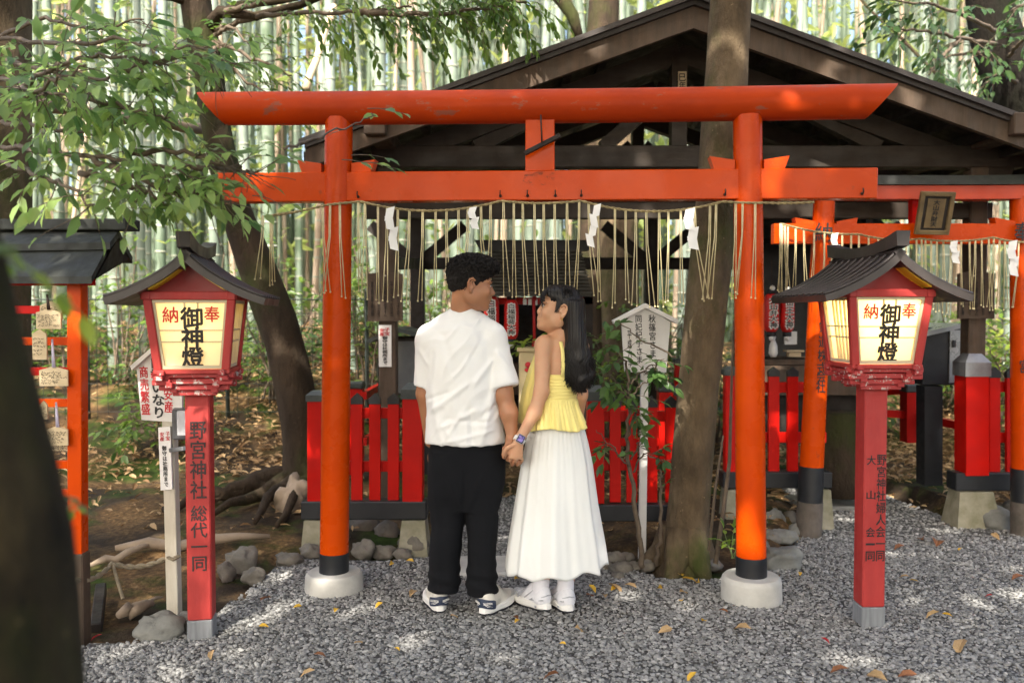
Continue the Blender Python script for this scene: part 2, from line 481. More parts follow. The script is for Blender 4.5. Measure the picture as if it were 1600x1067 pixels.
F = np.stack([i, i + 1, i + len(gx) + 1, i + len(gx)], -1).reshape(-1, 4)
cx, cy = X.reshape(-1)[F].mean(1), Y.reshape(-1)[F].mean(1)
wob = .06 * vnoise(cx * 5, cy * 5)
F = F[in_gravel(cx + wob, cy + wob)]
V = np.stack([X, Y, gz(X, Y)], -1).reshape(-1, 3)
used, F2 = np.unique(F, return_inverse=True)
tag(link_mesh('gravel_yard', V[used], [F2.reshape(-1, 4)], M['gravel'], smooth=True), kind='structure')

# loose crushed stones on the gravel sheet
m, nt, b = newmat('crushed_stone')
at = nd(nt, 'ShaderNodeAttribute', attribute_name='tint')
nt.links.new(gravel_colours(nt, at.outputs['Fac']), b.inputs['Base Color']); b.inputs['Roughness'].default_value = .78
M['pebble'] = m
_p = (1 + 5 ** .5) / 2
ICO = np.array([(-1, _p, 0), (1, _p, 0), (-1, -_p, 0), (1, -_p, 0), (0, -1, _p), (0, 1, _p), (0, -1, -_p), (0, 1, -_p), (_p, 0, -1), (_p, 0, 1), (-_p, 0, -1), (-_p, 0, 1)]) / 1.9
ICF = np.array([(0, 11, 5), (0, 5, 1), (0, 1, 7), (0, 7, 10), (0, 10, 11), (1, 5, 9), (5, 11, 4), (11, 10, 2), (10, 7, 6), (7, 1, 8), (3, 9, 4), (3, 4, 2), (3, 2, 6), (3, 6, 8), (3, 8, 9), (4, 9, 5), (2, 4, 11), (6, 2, 10), (8, 6, 7), (9, 8, 1)])
def scatter_stones(n, y0, y1, r0, r1, seed):
    g = np.random.default_rng(seed)
    y = y0 + (y1 - y0) * g.random(n); hw = y * .66 + .6
    x = (g.random(n) * 2 - 1) * hw
    k = in_gravel(x, y); x, y = x[k], y[k]; n = len(x)
    r = r0 + (r1 - r0) * g.random(n) ** 2.2
    V = ICO[None] * (1 + .35 * (g.random((n, 12, 1)) - .5)) * (r[:, None, None]) * (np.stack([.75 + .7 * g.random(n), .7 + .5 * g.random(n), .45 + .4 * g.random(n)], 1)[:, None])
    a = g.random(n) * 6.283; ca, sa = np.cos(a)[:, None], np.sin(a)[:, None]
    tl = (g.random(n) - .5)[:, None] * .9
    vx, vy, vz = V[..., 0], V[..., 1], V[..., 2]
    vx, vz = vx * np.cos(tl) - vz * np.sin(tl), vx * np.sin(tl) + vz * np.cos(tl)
    V = np.stack([vx * ca - vy * sa + x[:, None], vx * sa + vy * ca + y[:, None], vz + (gz(x, y) + r * .28)[:, None]], -1)
    F = ICF[None] + (np.arange(n) * 12)[:, None, None]
    t = np.clip(g.normal(.43, .19, n), 0, 1)
    return V.reshape(-1, 3), F.reshape(-1, 3), np.repeat(t, 12)
parts = [scatter_stones(80000, 2.9, 5.4, .0045, .0118, 1), scatter_stones(20000, 5.4, 7.4, .007, .014, 2), scatter_stones(5000, 1.6, 2.9, .006, .013, 3)]
off, VV, FF, TT = 0, [], [], []
for v, f, t in parts:
    VV.append(v); FF.append(f + off); TT.append(t); off += len(v)
tag(link_mesh('loose_gravel', np.concatenate(VV), [np.concatenate(FF)], M['pebble'], tint=np.concatenate(TT)), kind='stuff')

# grey stepping slab between the couple, and one behind the right lantern
mb = MB(); a, c_ = G(715, 872, .02), G(800, 905, .02)
mb.box(((G(772, 885).x), G(772, 885).y, -.008), (.62, .34, .05), .04, .012)
tag(recalc(mb.build('stone_slab', M['concrete'])), 'flat grey stone slab set in the gravel between the couple and the shrine', 'paving slab')
mb = MB(); mb.box((2.42, 6.35, .0), (.62, .45, .05), .1, .012)
tag(recalc(mb.build('stone_slab', M['stone_grey'])), 'flat grey stone slab on the path behind the right lantern post', 'paving slab')

# ================================================================== LEAF SCATTER
LT = np.array([(0, 0, 0), (.3, -.2, .05), (.33, 0, 0), (.3, .2, .05), (.68, -.17, .03), (.7, 0, -.03), (.68, .17, .03), (1, 0, -.1)], np.float32)
LTRI = np.array([(0, 1, 2), (0, 2, 3), (4, 7, 5), (5, 7, 6)]); LQ = np.array([(1, 4, 5, 2), (2, 5, 6, 3)])
def leaves(P, D, U, S, wid=1.0, curl=1.0):
    """Leaf blades at P, pointing along D, face towards U, length S."""
    P, D, U = (np.asarray(a, np.float32) for a in (P, D, U)); S = np.asarray(S, np.float32)
    D = D / np.linalg.norm(D, axis=1, keepdims=True)
    B = np.cross(U, D); B /= np.linalg.norm(B, axis=1, keepdims=True) + 1e-9
    N = np.cross(D, B)
    w = np.broadcast_to(np.asarray(wid, np.float32), S.shape)
    V = (LT[None, :, 0:1] * D[:, None] + LT[None, :, 1:2] * B[:, None] * w[:, None, None] + LT[None, :, 2:3] * N[:, None] * curl) * S[:, None, None] + P[:, None]
    n = len(P); o = (np.arange(n) * 8)[:, None, None]
    return V.reshape(-1, 3), (LTRI[None] + o).reshape(-1, 3), (LQ[None] + o).reshape(-1, 4)
def rand_dirs(n, g, zs=1.0):
    v = g.normal(size=(n, 3)); v[:, 2] *= zs
    return v / np.linalg.norm(v, axis=1, keepdims=True)

M['dead_leaf'] = leafmat('dead_leaf', (.16, .085, .032), (.50, .34, .17), rough=.7, trans=.12)
# brown litter covering the bank under the bamboo
n = 42000; g = np.random.default_rng(21)
y = 5.3 + 8.2 * g.random(n) ** 1.2; x = (g.random(n) * 2 - 1) * (y * .66 + .6)
dens = vnoise(x * .9 + 3, y * .9) + .5
keep = (g.random(n) < np.clip(dens * 1.7 - .02, .12, 1)) & ~in_gravel(x, y) & ((y > 6.6) | (x > 3.4) | (g.random(n) < .18))
x, y = x[keep], y[keep]; n = len(x)
D = rand_dirs(n, g, .25); U = np.stack([g.normal(size=n) * .45, g.normal(size=n) * .45, np.ones(n)], 1)
Vl, Ft, Fq = leaves(np.stack([x, y, terr(x, y) + .02 + .03 * g.random(n)], 1), D, U, .035 + .065 * g.random(n), .55 + .5 * g.random(n), 1.5)
tag(link_mesh('leaf_litter', Vl, [Ft, Fq], M['dead_leaf'], tint=np.repeat(g.random(n), 8)), kind='stuff')

# single fallen leaves lying on the gravel
M['leaf_yellow'] = paint('yellow_fallen_leaf', (.70, .44, .03), (.52, .30, .03), rough=.6, scale=30)
M['leaf_tan'] = paint('tan_fallen_leaf', (.48, .34, .17), (.34, .21, .09), rough=.7, scale=30)
M['leaf_brown'] = paint('brown_fallen_leaf', (.26, .10, .035), (.15, .06, .025), rough=.7, scale=30)
M['leaf_red'] = paint('red_fallen_leaf', (.45, .02, .03), (.34, .015, .02), rough=.6, scale=30)
kinds = [('yellow', 'small yellow fallen leaf lying on the grey gravel', 'yellow leaves on the gravel'),
         ('tan', 'dry tan fallen leaf lying on the grey gravel', 'tan leaves on the gravel'),
         ('brown', 'curled brown fallen leaf lying on the grey gravel', 'brown leaves on the gravel'),
         ('red', 'small red fallen leaf lying on the grey gravel', 'red leaves on the gravel')]
proto = {}
for k, (cn, lab, grp) in enumerate(kinds):
    v, f3, f4 = leaves([(-.5, 0, 0)], [(1, 0, 0)], [(0, 0, 1)], [1.0], 1.3, 2.2)
    proto[cn] = link_mesh('fallen_leaf', v, [f3, f4], M['leaf_' + cn])
    tag(proto[cn], lab, 'fallen leaf', grp)
spots = [(655, 860, 'yellow', 16), (640, 880, 'yellow', 14), (612, 884, 'yellow', 12), (465, 952, 'yellow', 12), (525, 958, 'yellow', 14), (592, 950, 'yellow', 14), (412, 985, 'yellow', 14), (808, 908, 'yellow', 14), (830, 905, 'yellow', 12),
         (645, 930, 'tan', 20), (1077, 910, 'yellow', 22), (1062, 904, 'yellow', 18), (1090, 914, 'yellow', 18), (958, 925, 'yellow', 12), (945, 936, 'tan', 16), (926, 925, 'yellow', 16), (922, 936, 'brown', 18), (962, 924, 'tan', 28), (985, 921, 'tan', 20),
         (1030, 925, 'yellow', 16), (1040, 990, 'tan', 22), (1158, 985, 'tan', 30), (1500, 1015, 'tan', 34), (1100, 975, 'yellow', 14), (1130, 960, 'brown', 16), (1065, 944, 'yellow', 14), (1068, 931, 'tan', 18), (1290, 1005, 'red', 14), (150, 1003, 'red', 16),
         (1465, 850, 'brown', 34), (1440, 845, 'brown', 22), (1405, 858, 'brown', 18), (1500, 862, 'yellow', 10), (1555, 842, 'tan', 16), (1590, 905, 'brown', 20), (1428, 912, 'yellow', 12), (1412, 906, 'tan', 14), (1455, 965, 'tan', 22), (1480, 965, 'yellow', 14),
         (1310, 1052, 'brown', 26), (1368, 1062, 'tan', 34), (1418, 1060, 'brown', 26), (860, 1062, 'brown', 26), (1080, 1062, 'yellow', 20), (710, 968, 'tan', 14), (805, 970, 'brown', 16), (808, 976, 'yellow', 12), (790, 925, 'yellow', 12), (905, 988, 'tan', 22),
         (880, 1012, 'yellow', 10), (560, 1010, 'tan', 16), (500, 1030, 'brown', 18), (620, 1020, 'yellow', 12), (415, 940, 'brown', 20), (480, 1060, 'tan', 22), (1545, 935, 'red', 10), (1216, 905, 'brown', 12), (1250, 900, 'yellow', 10), (330, 1030, 'tan', 18)]
g = np.random.default_rng(3)
seen = set()
for px, py, cn, L in spots:
    p = G(px, py); s = L / FPX * p.y * 1.15
    o = proto[cn]
    if cn in seen:
        o = proto[cn].copy(); COL.objects.link(o)
    seen.add(cn)
    o.location = (p.x, p.y, float(gz(p.x, p.y)) + .022)
    o.rotation_euler = (g.normal() * .35, g.normal() * .25, g.random() * 6.28)
    o.scale = (s, s, s)

# ================================================================== ROCKS
def rock(px, py, w, h, D=None, mat='stone', seed=0, z=None, cat='stone', label=None, group=None, ang=False, depth=.8):
    """A boulder whose foot is seen at px, py; w, h in photo pixels."""
    p = G(px, py) if D is None else W(px, py, D)
    sc = p.y / FPX; rx, rz_, ry = w * sc / 2, h * sc, w * sc / 2 * depth
    g = np.random.default_rng(seed); mb = MB(); rs = []
    n, mrow = 22, 15
    off = g.random(6) * 20
    for i in range(mrow):
        a = math.pi * (i + .05) / (mrow - 1 + .1); ring = []
        for j in range(n):
            t = 2 * math.pi * j / n
            d = np.array([math.sin(a) * math.cos(t), math.sin(a) * math.sin(t), -math.cos(a)])
            k = 1 + .50 * float(vnoise(np.array(d[0] * 1.3 + off[0] + d[2]), np.array(d[1] * 1.3 + off[1] - d[2]))) + .34 * float(vnoise(np.array(d[0] * 2.8 + off[2]), np.array(d[1] * 2.8 + d[2] * 2.8 + off[3]))) + .16 * float(vnoise(np.array(d[0] * 7 + off[4] + d[2] * 5), np.array(d[1] * 7 + off[5])))
            q = np.sign(d) * np.abs(d) ** (.62 if ang else .85) if ang else d
            ring.append((q[0] * rx * k, q[1] * ry * k, max(-.1 * rz_, q[2] * rz_ * .62 * k + rz_ * .38)))
        rs.append(ring)
    mb.rings(rs)
    o = mb.build('rock', M[mat], smooth=True)
    o.location = (p.x, p.y + ry * .7, p.z - .01)
    o.rotation_euler = (0, 0, g.normal() * .3)
    return tag(o, label, cat, group)
rock(240, 1000, 76, 38, mat='stone_grey', seed=1, label='large rounded grey boulder at the gravel edge beside the left lantern post')
rock(296, 985, 46, 34, mat='stone_grey', seed=2, label='small grey boulder touching the left lantern post\'s foot')
rock(568, 872, 42, 30, seed=3, label='rounded brown stone right of the left torii base under the fence')
rock(645, 864, 48, 32, seed=4, label='tan boulder in front of the concrete foot, left of the man\'s legs')
rock(374, 892, 42, 34, seed=5, ang=True, label='pinkish angular stone on the dirt right of the left lantern post')
rock(392, 912, 44, 26, seed=6, mat='stone', label='low brown stone at the gravel edge nearest the left lantern post')
rock(448, 884, 48, 22, seed=7, label='flat brown stone just left of the left torii pillar')
rock(482, 872, 36, 24, seed=8, label='small tan stone half behind the left torii pillar')
rock(352, 905, 30, 28, seed=9, mat='stone_dark', label='dark stone tucked behind the left lantern post')
SG = 'stones edging the gravel under the fences'
for i, (px, py, w, h) in enumerate(((566, 840, 56, 38), (604, 846, 42, 30), (528, 852, 34, 26), (600, 870, 40, 20), (628, 872, 30, 16))):
    rock(px, py, w, h, seed=20 + i, mat='stone_dark' if i < 3 else 'stone', label='dark round stone below the left red fence\'s base beam' if i < 3 else 'small brown stone at the gravel edge below the left red fence', group=SG)
for i, (px, py, w, h) in enumerate(((958, 886, 40, 24), (980, 880, 30, 18), (972, 896, 36, 20), (990, 890, 24, 14), (946, 890, 26, 16), (1012, 890, 26, 16), (966, 904, 22, 12))):
    rock(px, py, w, h, seed=40 + i, label='brown cobble in the heap between the skirt and the sapling', group='cobbles by the sapling')
for i, (px, py, w, h) in enumerate(((1205, 848, 34, 22), (1228, 846, 44, 20), (1192, 832, 30, 24), (1212, 826, 36, 30), (1236, 822, 30, 22), (1250, 836, 30, 18), (1190, 858, 30, 16), (1275, 812, 30, 22), (1170, 830, 26, 24))):
    rock(px, py, w, h, seed=60 + i, label='cobble in the pile between the right torii pillar and the small torii', group='cobbles between the two toriis', mat=('stone', 'stone_grey')[i % 2])
rock(1222, 888, 62, 30, seed=75, ang=True, mat='stone_grey', label='flat slanted grey slab stone behind the right torii base')
rock(1110, 890, 40, 22, seed=76, label='brown stone at the foot of the central tree, right side')
rock(1560, 826, 46, 32, seed=77, mat='stone_grey', label='grey boulder beside the right fence\'s concrete foot')
rock(1592, 818, 40, 36, seed=78, mat='stone', label='brown boulder at the right edge below the right fence')
rock(1512, 800, 26, 12, seed=79, mat='stone_grey', label='small pale stone on the path before the right fence')

# ================================================================== BARK
def barkmat(name, c1, c2, moss=(.06, .075, .02), mlo=.5, mhi=.66, sc=5):
    m, nt, b = newmat(name)
    c = ramp(nt, noise(nt, sc, 6, .65, (1, 1, .45)), [(.32, c2), (.68, c1)])
    c = mix(nt, ramp(nt, noise(nt, 2.2, 5, .6, (1, 1, .6)), [(mlo, (0, 0, 0)), (mhi, (1, 1, 1))]), c, moss)
    c = mix(nt, ramp(nt, noise(nt, 26, 5, .6, (1, 1, 1.3)), [(.66, (0, 0, 0)), (.74, (1, 1, 1))]), c, tuple(min(1, x * 1.7) for x in c1))
    nt.links.new(c, b.inputs['Base Color']); b.inputs['Roughness'].default_value = .9; b.inputs['Specular IOR Level'].default_value = .2
    bump(nt, b, noise(nt, 24, 6, .7, (1, 1, .4)), 1.0, .03)
    return m
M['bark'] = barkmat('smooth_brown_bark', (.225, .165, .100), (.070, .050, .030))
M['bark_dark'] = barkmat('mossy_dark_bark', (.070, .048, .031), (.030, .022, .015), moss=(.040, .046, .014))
M['bark_shade'] = barkmat('shade_darkened_bark', (.012, .009, .006), (.005, .0045, .004), moss=(.008, .009, .004))  # darker bark copy: the trunk's shade is put into its colour
M['bark_fore'] = barkmat('olive_mossy_bark', (.070, .052, .024), (.010, .008, .005), moss=(.040, .048, .010), mlo=.45, mhi=.6, sc=9)  # near-black to olive bark with mossy patches
M['twig'] = paint('twig_bark', (.16, .12, .08), (.09, .066, .045), rough=.8, scale=14)
M['green_stem'] = paint('green_stem', (.22, .30, .10), (.14, .20, .07), rough=.6, scale=14)
M['root_pale'] = paint('bare_pale_root', (.36, .28, .20), (.22, .165, .115), rough=.8, scale=6, stretch=(1, 1, 1), bmp=.5, bscale=30)

def trunk(pts, n=22, seed=0, lump=.07, seg=10):
    """pts: (point, radius); smooth lumpy tapered tube."""
    P = np.array([tuple(p) for p, r in pts]); r = np.array([r for p, r in pts])
    t = np.concatenate([[0], np.cumsum(np.linalg.norm(np.diff(P, axis=0), axis=1))]); t /= t[-1]
    tt = np.linspace(0, 1, seg * (len(pts) - 1) + 1)
    # Catmull-Rom through the points
    out, rr = [], np.interp(tt, t, r)
    for s in tt:
        i = min(len(P) - 2, max(0, np.searchsorted(t, s, 'right') - 1)); u = (s - t[i]) / (t[i + 1] - t[i])
        p0, p1, p2, p3 = P[max(i - 1, 0)], P[i], P[i + 1], P[min(i + 2, len(P) - 1)]
        out.append(.5 * ((2 * p1) + (-p0 + p2) * u + (2 * p0 - 5 * p1 + 4 * p2 - p3) * u * u + (-p0 + 3 * p1 - 3 * p2 + p3) * u ** 3))
    mb = MB(); mb.tube(out, list(rr), n)
    V = np.array(mb.v).reshape(len(tt), n, 3)
    C = np.array(out)[:, None]; d = V - C
    a = np.arange(n) / n * 6.283
    k = 1 + lump * 2 * (vnoise(np.cos(a)[None] * 1.3 + seed * 7.1 + 0 * tt[:, None], tt[:, None] * 9 + np.sin(a)[None] * 1.3)) + lump * vnoise(np.cos(a)[None] * 3 + seed, tt[:, None] * 30 + np.sin(a)[None] * 3)
    V = C + d * k[..., None]
    mb.v = [tuple(p) for p in V.reshape(-1, 3)]
    return mb

# ================================================================== FOLIAGE SPRAYS
class Spray:
    """Stems (tubes) and leaves of one crown or shrub."""
    def __init__(self, seed): self.g = np.random.default_rng(seed); self.mb = MB(); self.P, self.D, self.U, self.S, self.T = [], [], [], [], []
    def leaf(self, p, d, s, t=None, up=(0, 0, 1)):
        self.P.append(tuple(p)); self.D.append(tuple(d)); self.U.append(tuple(np.array(up) + self.g.normal(size=3) * .35)); self.S.append(s)
        self.T.append(self.g.random() if t is None else t)
    def twig(self, p, d, L, ls, step=.035, droop=.35, r=.0025, both=True):
        p = np.array(p, float); d = np.array(d, float); d /= np.linalg.norm(d)
        pts = [p.copy()]; n = max(3, int(L / step)); side = 1
        hue = self.g.random()
        for k in range(n):
            d = d + self.g.normal(size=3) * .10 + np.array([0, 0, -droop / n]); d /= np.linalg.norm(d)
            p = p + d * (L / n); pts.append(p.copy())
            if k > 0 or n < 4:
                s = np.cross(d, (0, 0, 1)) * side; s += self.g.normal(size=3) * .25; side = -side
                ld = d * .75 + s * .8 + np.array([0, 0, -.25 - .3 * self.g.random()])
                self.leaf(p, ld, ls * (.65 + .55 * self.g.random()), np.clip(hue * .6 + .5 * self.g.random() - .05, 0, 1))
        self.leaf(p, d + np.array([0, 0, -.2]), ls * (.8 + .4 * self.g.random()))
        self.mb.tube(pts, list(np.linspace(r, r * .4, len(pts))), 5)
    def branch(self, pts, r0, r1, n_tw, L, ls, spread=1.0, droop=.4, step=.035, n=7):
        P = np.array([tuple(p) for p in pts]); t = np.linspace(0, 1, len(P))
        tt = np.linspace(0, 1, 5 * len(P)); Q = np.stack([np.interp(tt, t, P[:, k]) for k in range(3)], 1)
        ker = np.array([1, 2, 3, 2, 1.]) / 9
        Qp = np.pad(Q, ((2, 2), (0, 0)), 'edge'); Q = sum(ker[i] * Qp[i:i + len(Q)] for i in range(5))
        Q[1:-1] += self.g.normal(size=(len(Q) - 2, 3)) * .006
        self.mb.tube(Q, list(np.linspace(r0, r1, len(Q))), n)
        for k in range(n_tw):
            s = .12 + .88 * self.g.random() ** .8; i = min(len(Q) - 2, int(s * (len(Q) - 1)))
            ax = Q[i + 1] - Q[i]; ax /= np.linalg.norm(ax)
            v = self.g.normal(size=3); v -= ax * v.dot(ax); v /= np.linalg.norm(v); v[2] *= .6
            self.twig(Q[i], ax * .7 + v * spread, L * (.5 + .8 * self.g.random()), ls, step, droop)
    def prune(self, test):
        k = [i for i, p in enumerate(self.P) if not test(*project(p), self.g.random())]
        self.P, self.D, self.U, self.S, self.T = ([a[i] for i in k] for a in (self.P, self.D, self.U, self.S, self.T))
    def build(self, name, leaf_m, twig_m, parent, wid=1.0):
        Vl, Ft, Fq = leaves(self.P, self.D, self.U, self.S, wid)
        nb = len(self.mb.v)
        tri = [f for f in self.mb.f if len(f) == 3]; quad = [f for f in self.mb.f if len(f) == 4]; other = [f for f in self.mb.f if len(f) > 4]
        for f in other:
            for k in range(1, len(f) - 1): tri.append((f[0], f[k], f[k + 1]))
        V = np.concatenate([np.array(self.mb.v, np.float32).reshape(-1, 3), Vl])
        fs, fm = [], []
        for arr, mi in ((np.array(tri, int).reshape(-1, 3), 1), (np.array(quad, int).reshape(-1, 4), 1), (Ft + nb, 0), (Fq + nb, 0)):
            if len(arr): fs.append(arr); fm.append(np.full(len(arr), mi))
        tint = np.concatenate([np.zeros(nb), np.repeat(np.array(self.T), 8)])
        return link_mesh(name, V, fs, [leaf_m, twig_m], parent, smooth=True, fmat=np.concatenate(fm), tint=tint)
M['leaf_dark'] = leafmat('dark_evergreen_leaf', (.022, .052, .020), (.070, .135, .030), rough=.32, trans=.28)
M['leaf_mid'] = leafmat('fresh_green_leaf', (.040, .095, .022), (.16, .25, .035), rough=.36, trans=.42)
M['leaf_bough'] = leafmat('glossy_bough_leaf', (.075, .165, .050), (.36, .50, .15), rough=.36, trans=.45)
M['leaf_bright'] = leafmat('bright_young_leaf', (.10, .22, .03), (.36, .44, .06), rough=.4, trans=.5)
M['bamboo_leaf'] = leafmat('bamboo_leaf', (.12, .19, .05), (.42, .46, .14), rough=.5, trans=.55)
# ================================================================== TREES
def gpt(px, D, dz=0.0):
    """Point on the forest floor at distance D under photo column px."""
    x = (px - 800) / FPX * D
    return Vector((x, D, float(terr(x, D)) + dz))

# --- central trunk between torii and shelter
t = thing('tree', 'smooth brown tree trunk rising between the main torii\'s right pillar and the white sign', 'tree', (W(1070, 895, 4.72).x, 4.72, 0))
mbt = trunk([(Vector((W(1066, 900, 4.72).x, 4.72, -.08)), .190), (W(1070, 880, 4.72), .138), (W(1076, 800, 4.72), .116), (W(1088, 650, 4.72), .111), (W(1104, 480, 4.72), .111), (W(1118, 330, 4.72), .116), (W(1131, 170, 4.72), .120), (W(1141, 20, 4.72), .113), (W(1146, -140, 4.72), .105), (W(1150, -500, 4.8), .085)], 26, 1, .05)
for a, L in ((.3, .22), (1.6, .2), (2.9, .26), (4.2, .22), (5.2, .2)):   # root flare
    c = Vector((W(1068, 898, 4.72).x, 4.72, 0))
    mbt.tube([c + Vector((math.cos(a) * .05, math.sin(a) * .05, .22)), c + Vector((math.cos(a) * .12, math.sin(a) * .12, .08)), c + Vector((math.cos(a) * L, math.sin(a) * L, -.03))], [.09, .07, .03], 10)
mbt.build('trunk', M['bark'], t, True)
sp = Spray(31)
top = W(1150, -480, 4.8)
for k in range(5):
    a = k * 1.26; sp.branch([top, top + Vector((math.cos(a) * .7, math.sin(a) * .7, .6)), top + Vector((math.cos(a) * 1.5, math.sin(a) * 1.5, .8))], .04, .01, 10, .7, .12)
sp.build('crown', M['leaf_mid'], M['twig'], t)

# --- curved trunk at the left with surface roots
cp = [(300, -120, 6.0, .10), (306, 0, 6.0, .105), (322, 90, 6.0, .102), (338, 200, 6.0, .098), (366, 320, 6.05, .112), (402, 420, 6.1, .128), (438, 520, 6.1, .14), (462, 620, 6.1, .135), (474, 700, 6.15, .15), (476, 765, 6.2, .19)]
base = W(476, 765, 6.2)
t = thing('tree', 'curved dark trunk leaning over the roots left of the red fence', 'tree', tuple(base))
mbt = trunk([(W(x, y, D), r) for x, y, D, r in cp[::-1]], 22, 2, .07)
fork = W(318, 40, 6.0)                                            # two boughs leave the trunk near the frame top
mbt.tube([W(322, 50, 6.0), W(345, 18, 5.9), W(400, 26, 5.8), W(470, 8, 5.7), W(560, -30, 5.6)], [.06, .04, .03, .025, .02], 9)
mbt.tube([W(340, 25, 5.95), W(375, 8, 5.9), W(430, 4, 5.8), W(490, -6, 5.7)], [.035, .028, .02, .012], 8)
mbt.tube([W(312, 10, 6.0), W(270, -4, 5.9), W(215, -10, 5.8)], [.04, .03, .02], 8)
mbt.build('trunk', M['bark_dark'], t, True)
rt = MB()
for k, pts in enumerate([((470, 745), (430, 775), (380, 800), (330, 815)), ((472, 750), (440, 800), (415, 830), (395, 850)), ((465, 735), (420, 745), (360, 760), (300, 770)),
                         ((480, 750), (470, 800), (455, 835), (430, 850)), ((460, 725), (410, 720), (370, 735)), ((455, 745), (400, 780), (345, 790), (300, 800), (250, 806))]):
    P = []
    for i, (px, py) in enumerate(pts):
        D = 6.15 - .55 * i / (len(pts) - 1) * (py - 700) / 100
        p = gpt(px, D); p.z += .12 * (1 - i / len(pts)) + .015; P.append(p)
    P2 = []
    for i in range(len(P) - 1):
        for u in (0, .5): P2.append(P[i].lerp(P[i + 1], u) + Vector((0, 0, .03 * math.sin(i * 3 + u * 5 + k))))
    P2.append(P[-1])
    rt.tube(P2, list(np.linspace(.075, .02, len(P2))), 9, squash=.8)
rt.build('surface_root', M['bark_dark'], t, True)
st = MB(); bc = gpt(455, 5.75, .06); st.ball((0, 0, 0), 1, 22); bv = np.array(st.v); kk_ = 1 + .7 * vnoise(bv[:, 0] * 1.6 + 3, bv[:, 1] * 1.6 + bv[:, 2] * 1.5) + .5 * vnoise(bv[:, 0] * 4 + bv[:, 2] * 3, bv[:, 1] * 4 + 7); st.v = [tuple(np.array(tuple(bc)) + p * k_ * np.array((.115, .09, .15))) for p, k_ in zip(bv, kk_)]; st.build('stump_burl', M['root_pale'], t, True)
sp = Spray(32)
for pts in ([(322, 50, 6.0), (400, 26, 5.8), (480, 20, 5.5), (560, 20, 5.3), (650, 10, 5.2)], [(345, 20, 5.9), (420, 0, 5.6), (520, -10, 5.3), (640, -15, 5.2), (780, 0, 5.1)],
            [(560, 20, 5.3), (620, 22, 5.2), (700, 22, 5.1), (800, 10, 5.0)], [(640, -5, 5.2), (720, -10, 5.1), (830, 5, 5.0)]):
    sp.branch([W(*p) for p in pts], .022, .006, 30, .36, .066, .8, 1.1, .030)
for px, py in ((390, 70), (420, 150), (345, 120), (460, 120)):
    sp.branch([W(330, 60, 6.0), W((330 + px) / 2, py - 30, 5.8), W(px, py, 5.7)], .018, .005, 8, .32, .06, 1.0, .5, .035)
sp.build('crown', M['leaf_mid'], M['twig'], t)

# --- big trunk on the left edge and its leafy boughs
t = thing('tree', 'thick mossy trunk at the left edge behind the plaque rack, with leafy boughs', 'tree', tuple(gpt(-30, 4.6)))
mbt = trunk([(gpt(-30, 4.6, -.05), .27), (W(-26, 600, 4.6), .235), (W(-22, 300, 4.6), .215), (W(-18, 0, 4.6), .205), (W(-14, -400, 4.6), .18), (W(-10, -800, 4.6), .12)], 24, 3, .04)
mbt.build('trunk', M['bark'], t, True)
sp = Spray(33)
L1 = [([(-10, 60, 4.4), (80, 70, 3.7), (180, 60, 3.4), (260, 80, 3.3), (340, 70, 3.3)], 22), ([(-10, 90, 4.4), (60, 105, 3.6), (130, 125, 3.2), (200, 120, 3.1), (270, 150, 3.1)], 34), ([(-10, 120, 4.4), (50, 130, 3.4), (110, 90, 3.1), (190, 85, 3.0), (270, 105, 3.0)], 24),
      ([(60, 110, 3.6), (150, 160, 3.1), (210, 170, 3.0), (270, 185, 3.0)], 26), ([(-10, 150, 4.3), (30, 160, 3.3), (70, 130, 2.9), (140, 100, 2.8)], 14),
      ([(-10, 60, 4.4), (60, 30, 3.8), (150, 45, 3.6), (230, 30, 3.6)], 16), ([(-10, 140, 4.3), (40, 140, 3.3), (90, 150, 3.1), (150, 150, 3.0)], 20),
      ([(0, 230, 4.3), (60, 235, 3.4), (140, 245, 3.1), (210, 255, 3.0), (270, 265, 3.0), (340, 285, 3.05)], 36), ([(140, 245, 3.1), (230, 285, 3.0), (280, 305, 3.0), (330, 300, 3.0)], 22),
      ([(0, 250, 4.3), (40, 270, 3.3), (110, 290, 3.0), (150, 330, 2.95)], 16), ([(280, 260, 3.0), (330, 262, 3.1), (375, 262, 3.2), (400, 270, 3.3)], 10),
      ([(280, 300, 3.0), (340, 310, 3.1), (370, 318, 3.2)], 9), ([(0, 190, 4.3), (80, 200, 3.4), (160, 215, 3.2)], 9), ([(120, 270, 3.1), (190, 285, 3.0), (230, 305, 2.95), (265, 310, 2.95)], 16), ([(200, 240, 3.1), (270, 235, 3.05), (340, 255, 3.05), (385, 270, 3.1)], 22), ([(180, 110, 3.1), (250, 95, 3.1), (330, 90, 3.15), (370, 110, 3.2)], 18)]
for pts, n in L1: sp.branch([W(*p) for p in pts], .012, .003, n, .18, .078, 1.0, .32, .032)
sp.branch([W(440, 235, 3.2), W(500, 215, 3.5), W(545, 195, 3.8), W(590, 180, 3.95)], .006, .002, 2, .12, .05)
for px, py in ((575, 255), (585, 265), (600, 182), (560, 262), (420, 318), (440, 330)):
    sp.twig(W(px - 26, py - 12, 3.75), (.9, 0, .1), .16, .07, .035)
# keep the boughs airy where they reach the gate
sp.prune(lambda x, y, r: (x > 296 and 120 < y < 215 and x < 540) or (x > 338 and 258 < y < 330 and x < 530 and r < .85) or (y > 335 and r < .8) or (x > 200 and y > 225 and r < .25) or r < .06)
sp.build('crown', M['leaf_bough'], M['twig'], t)

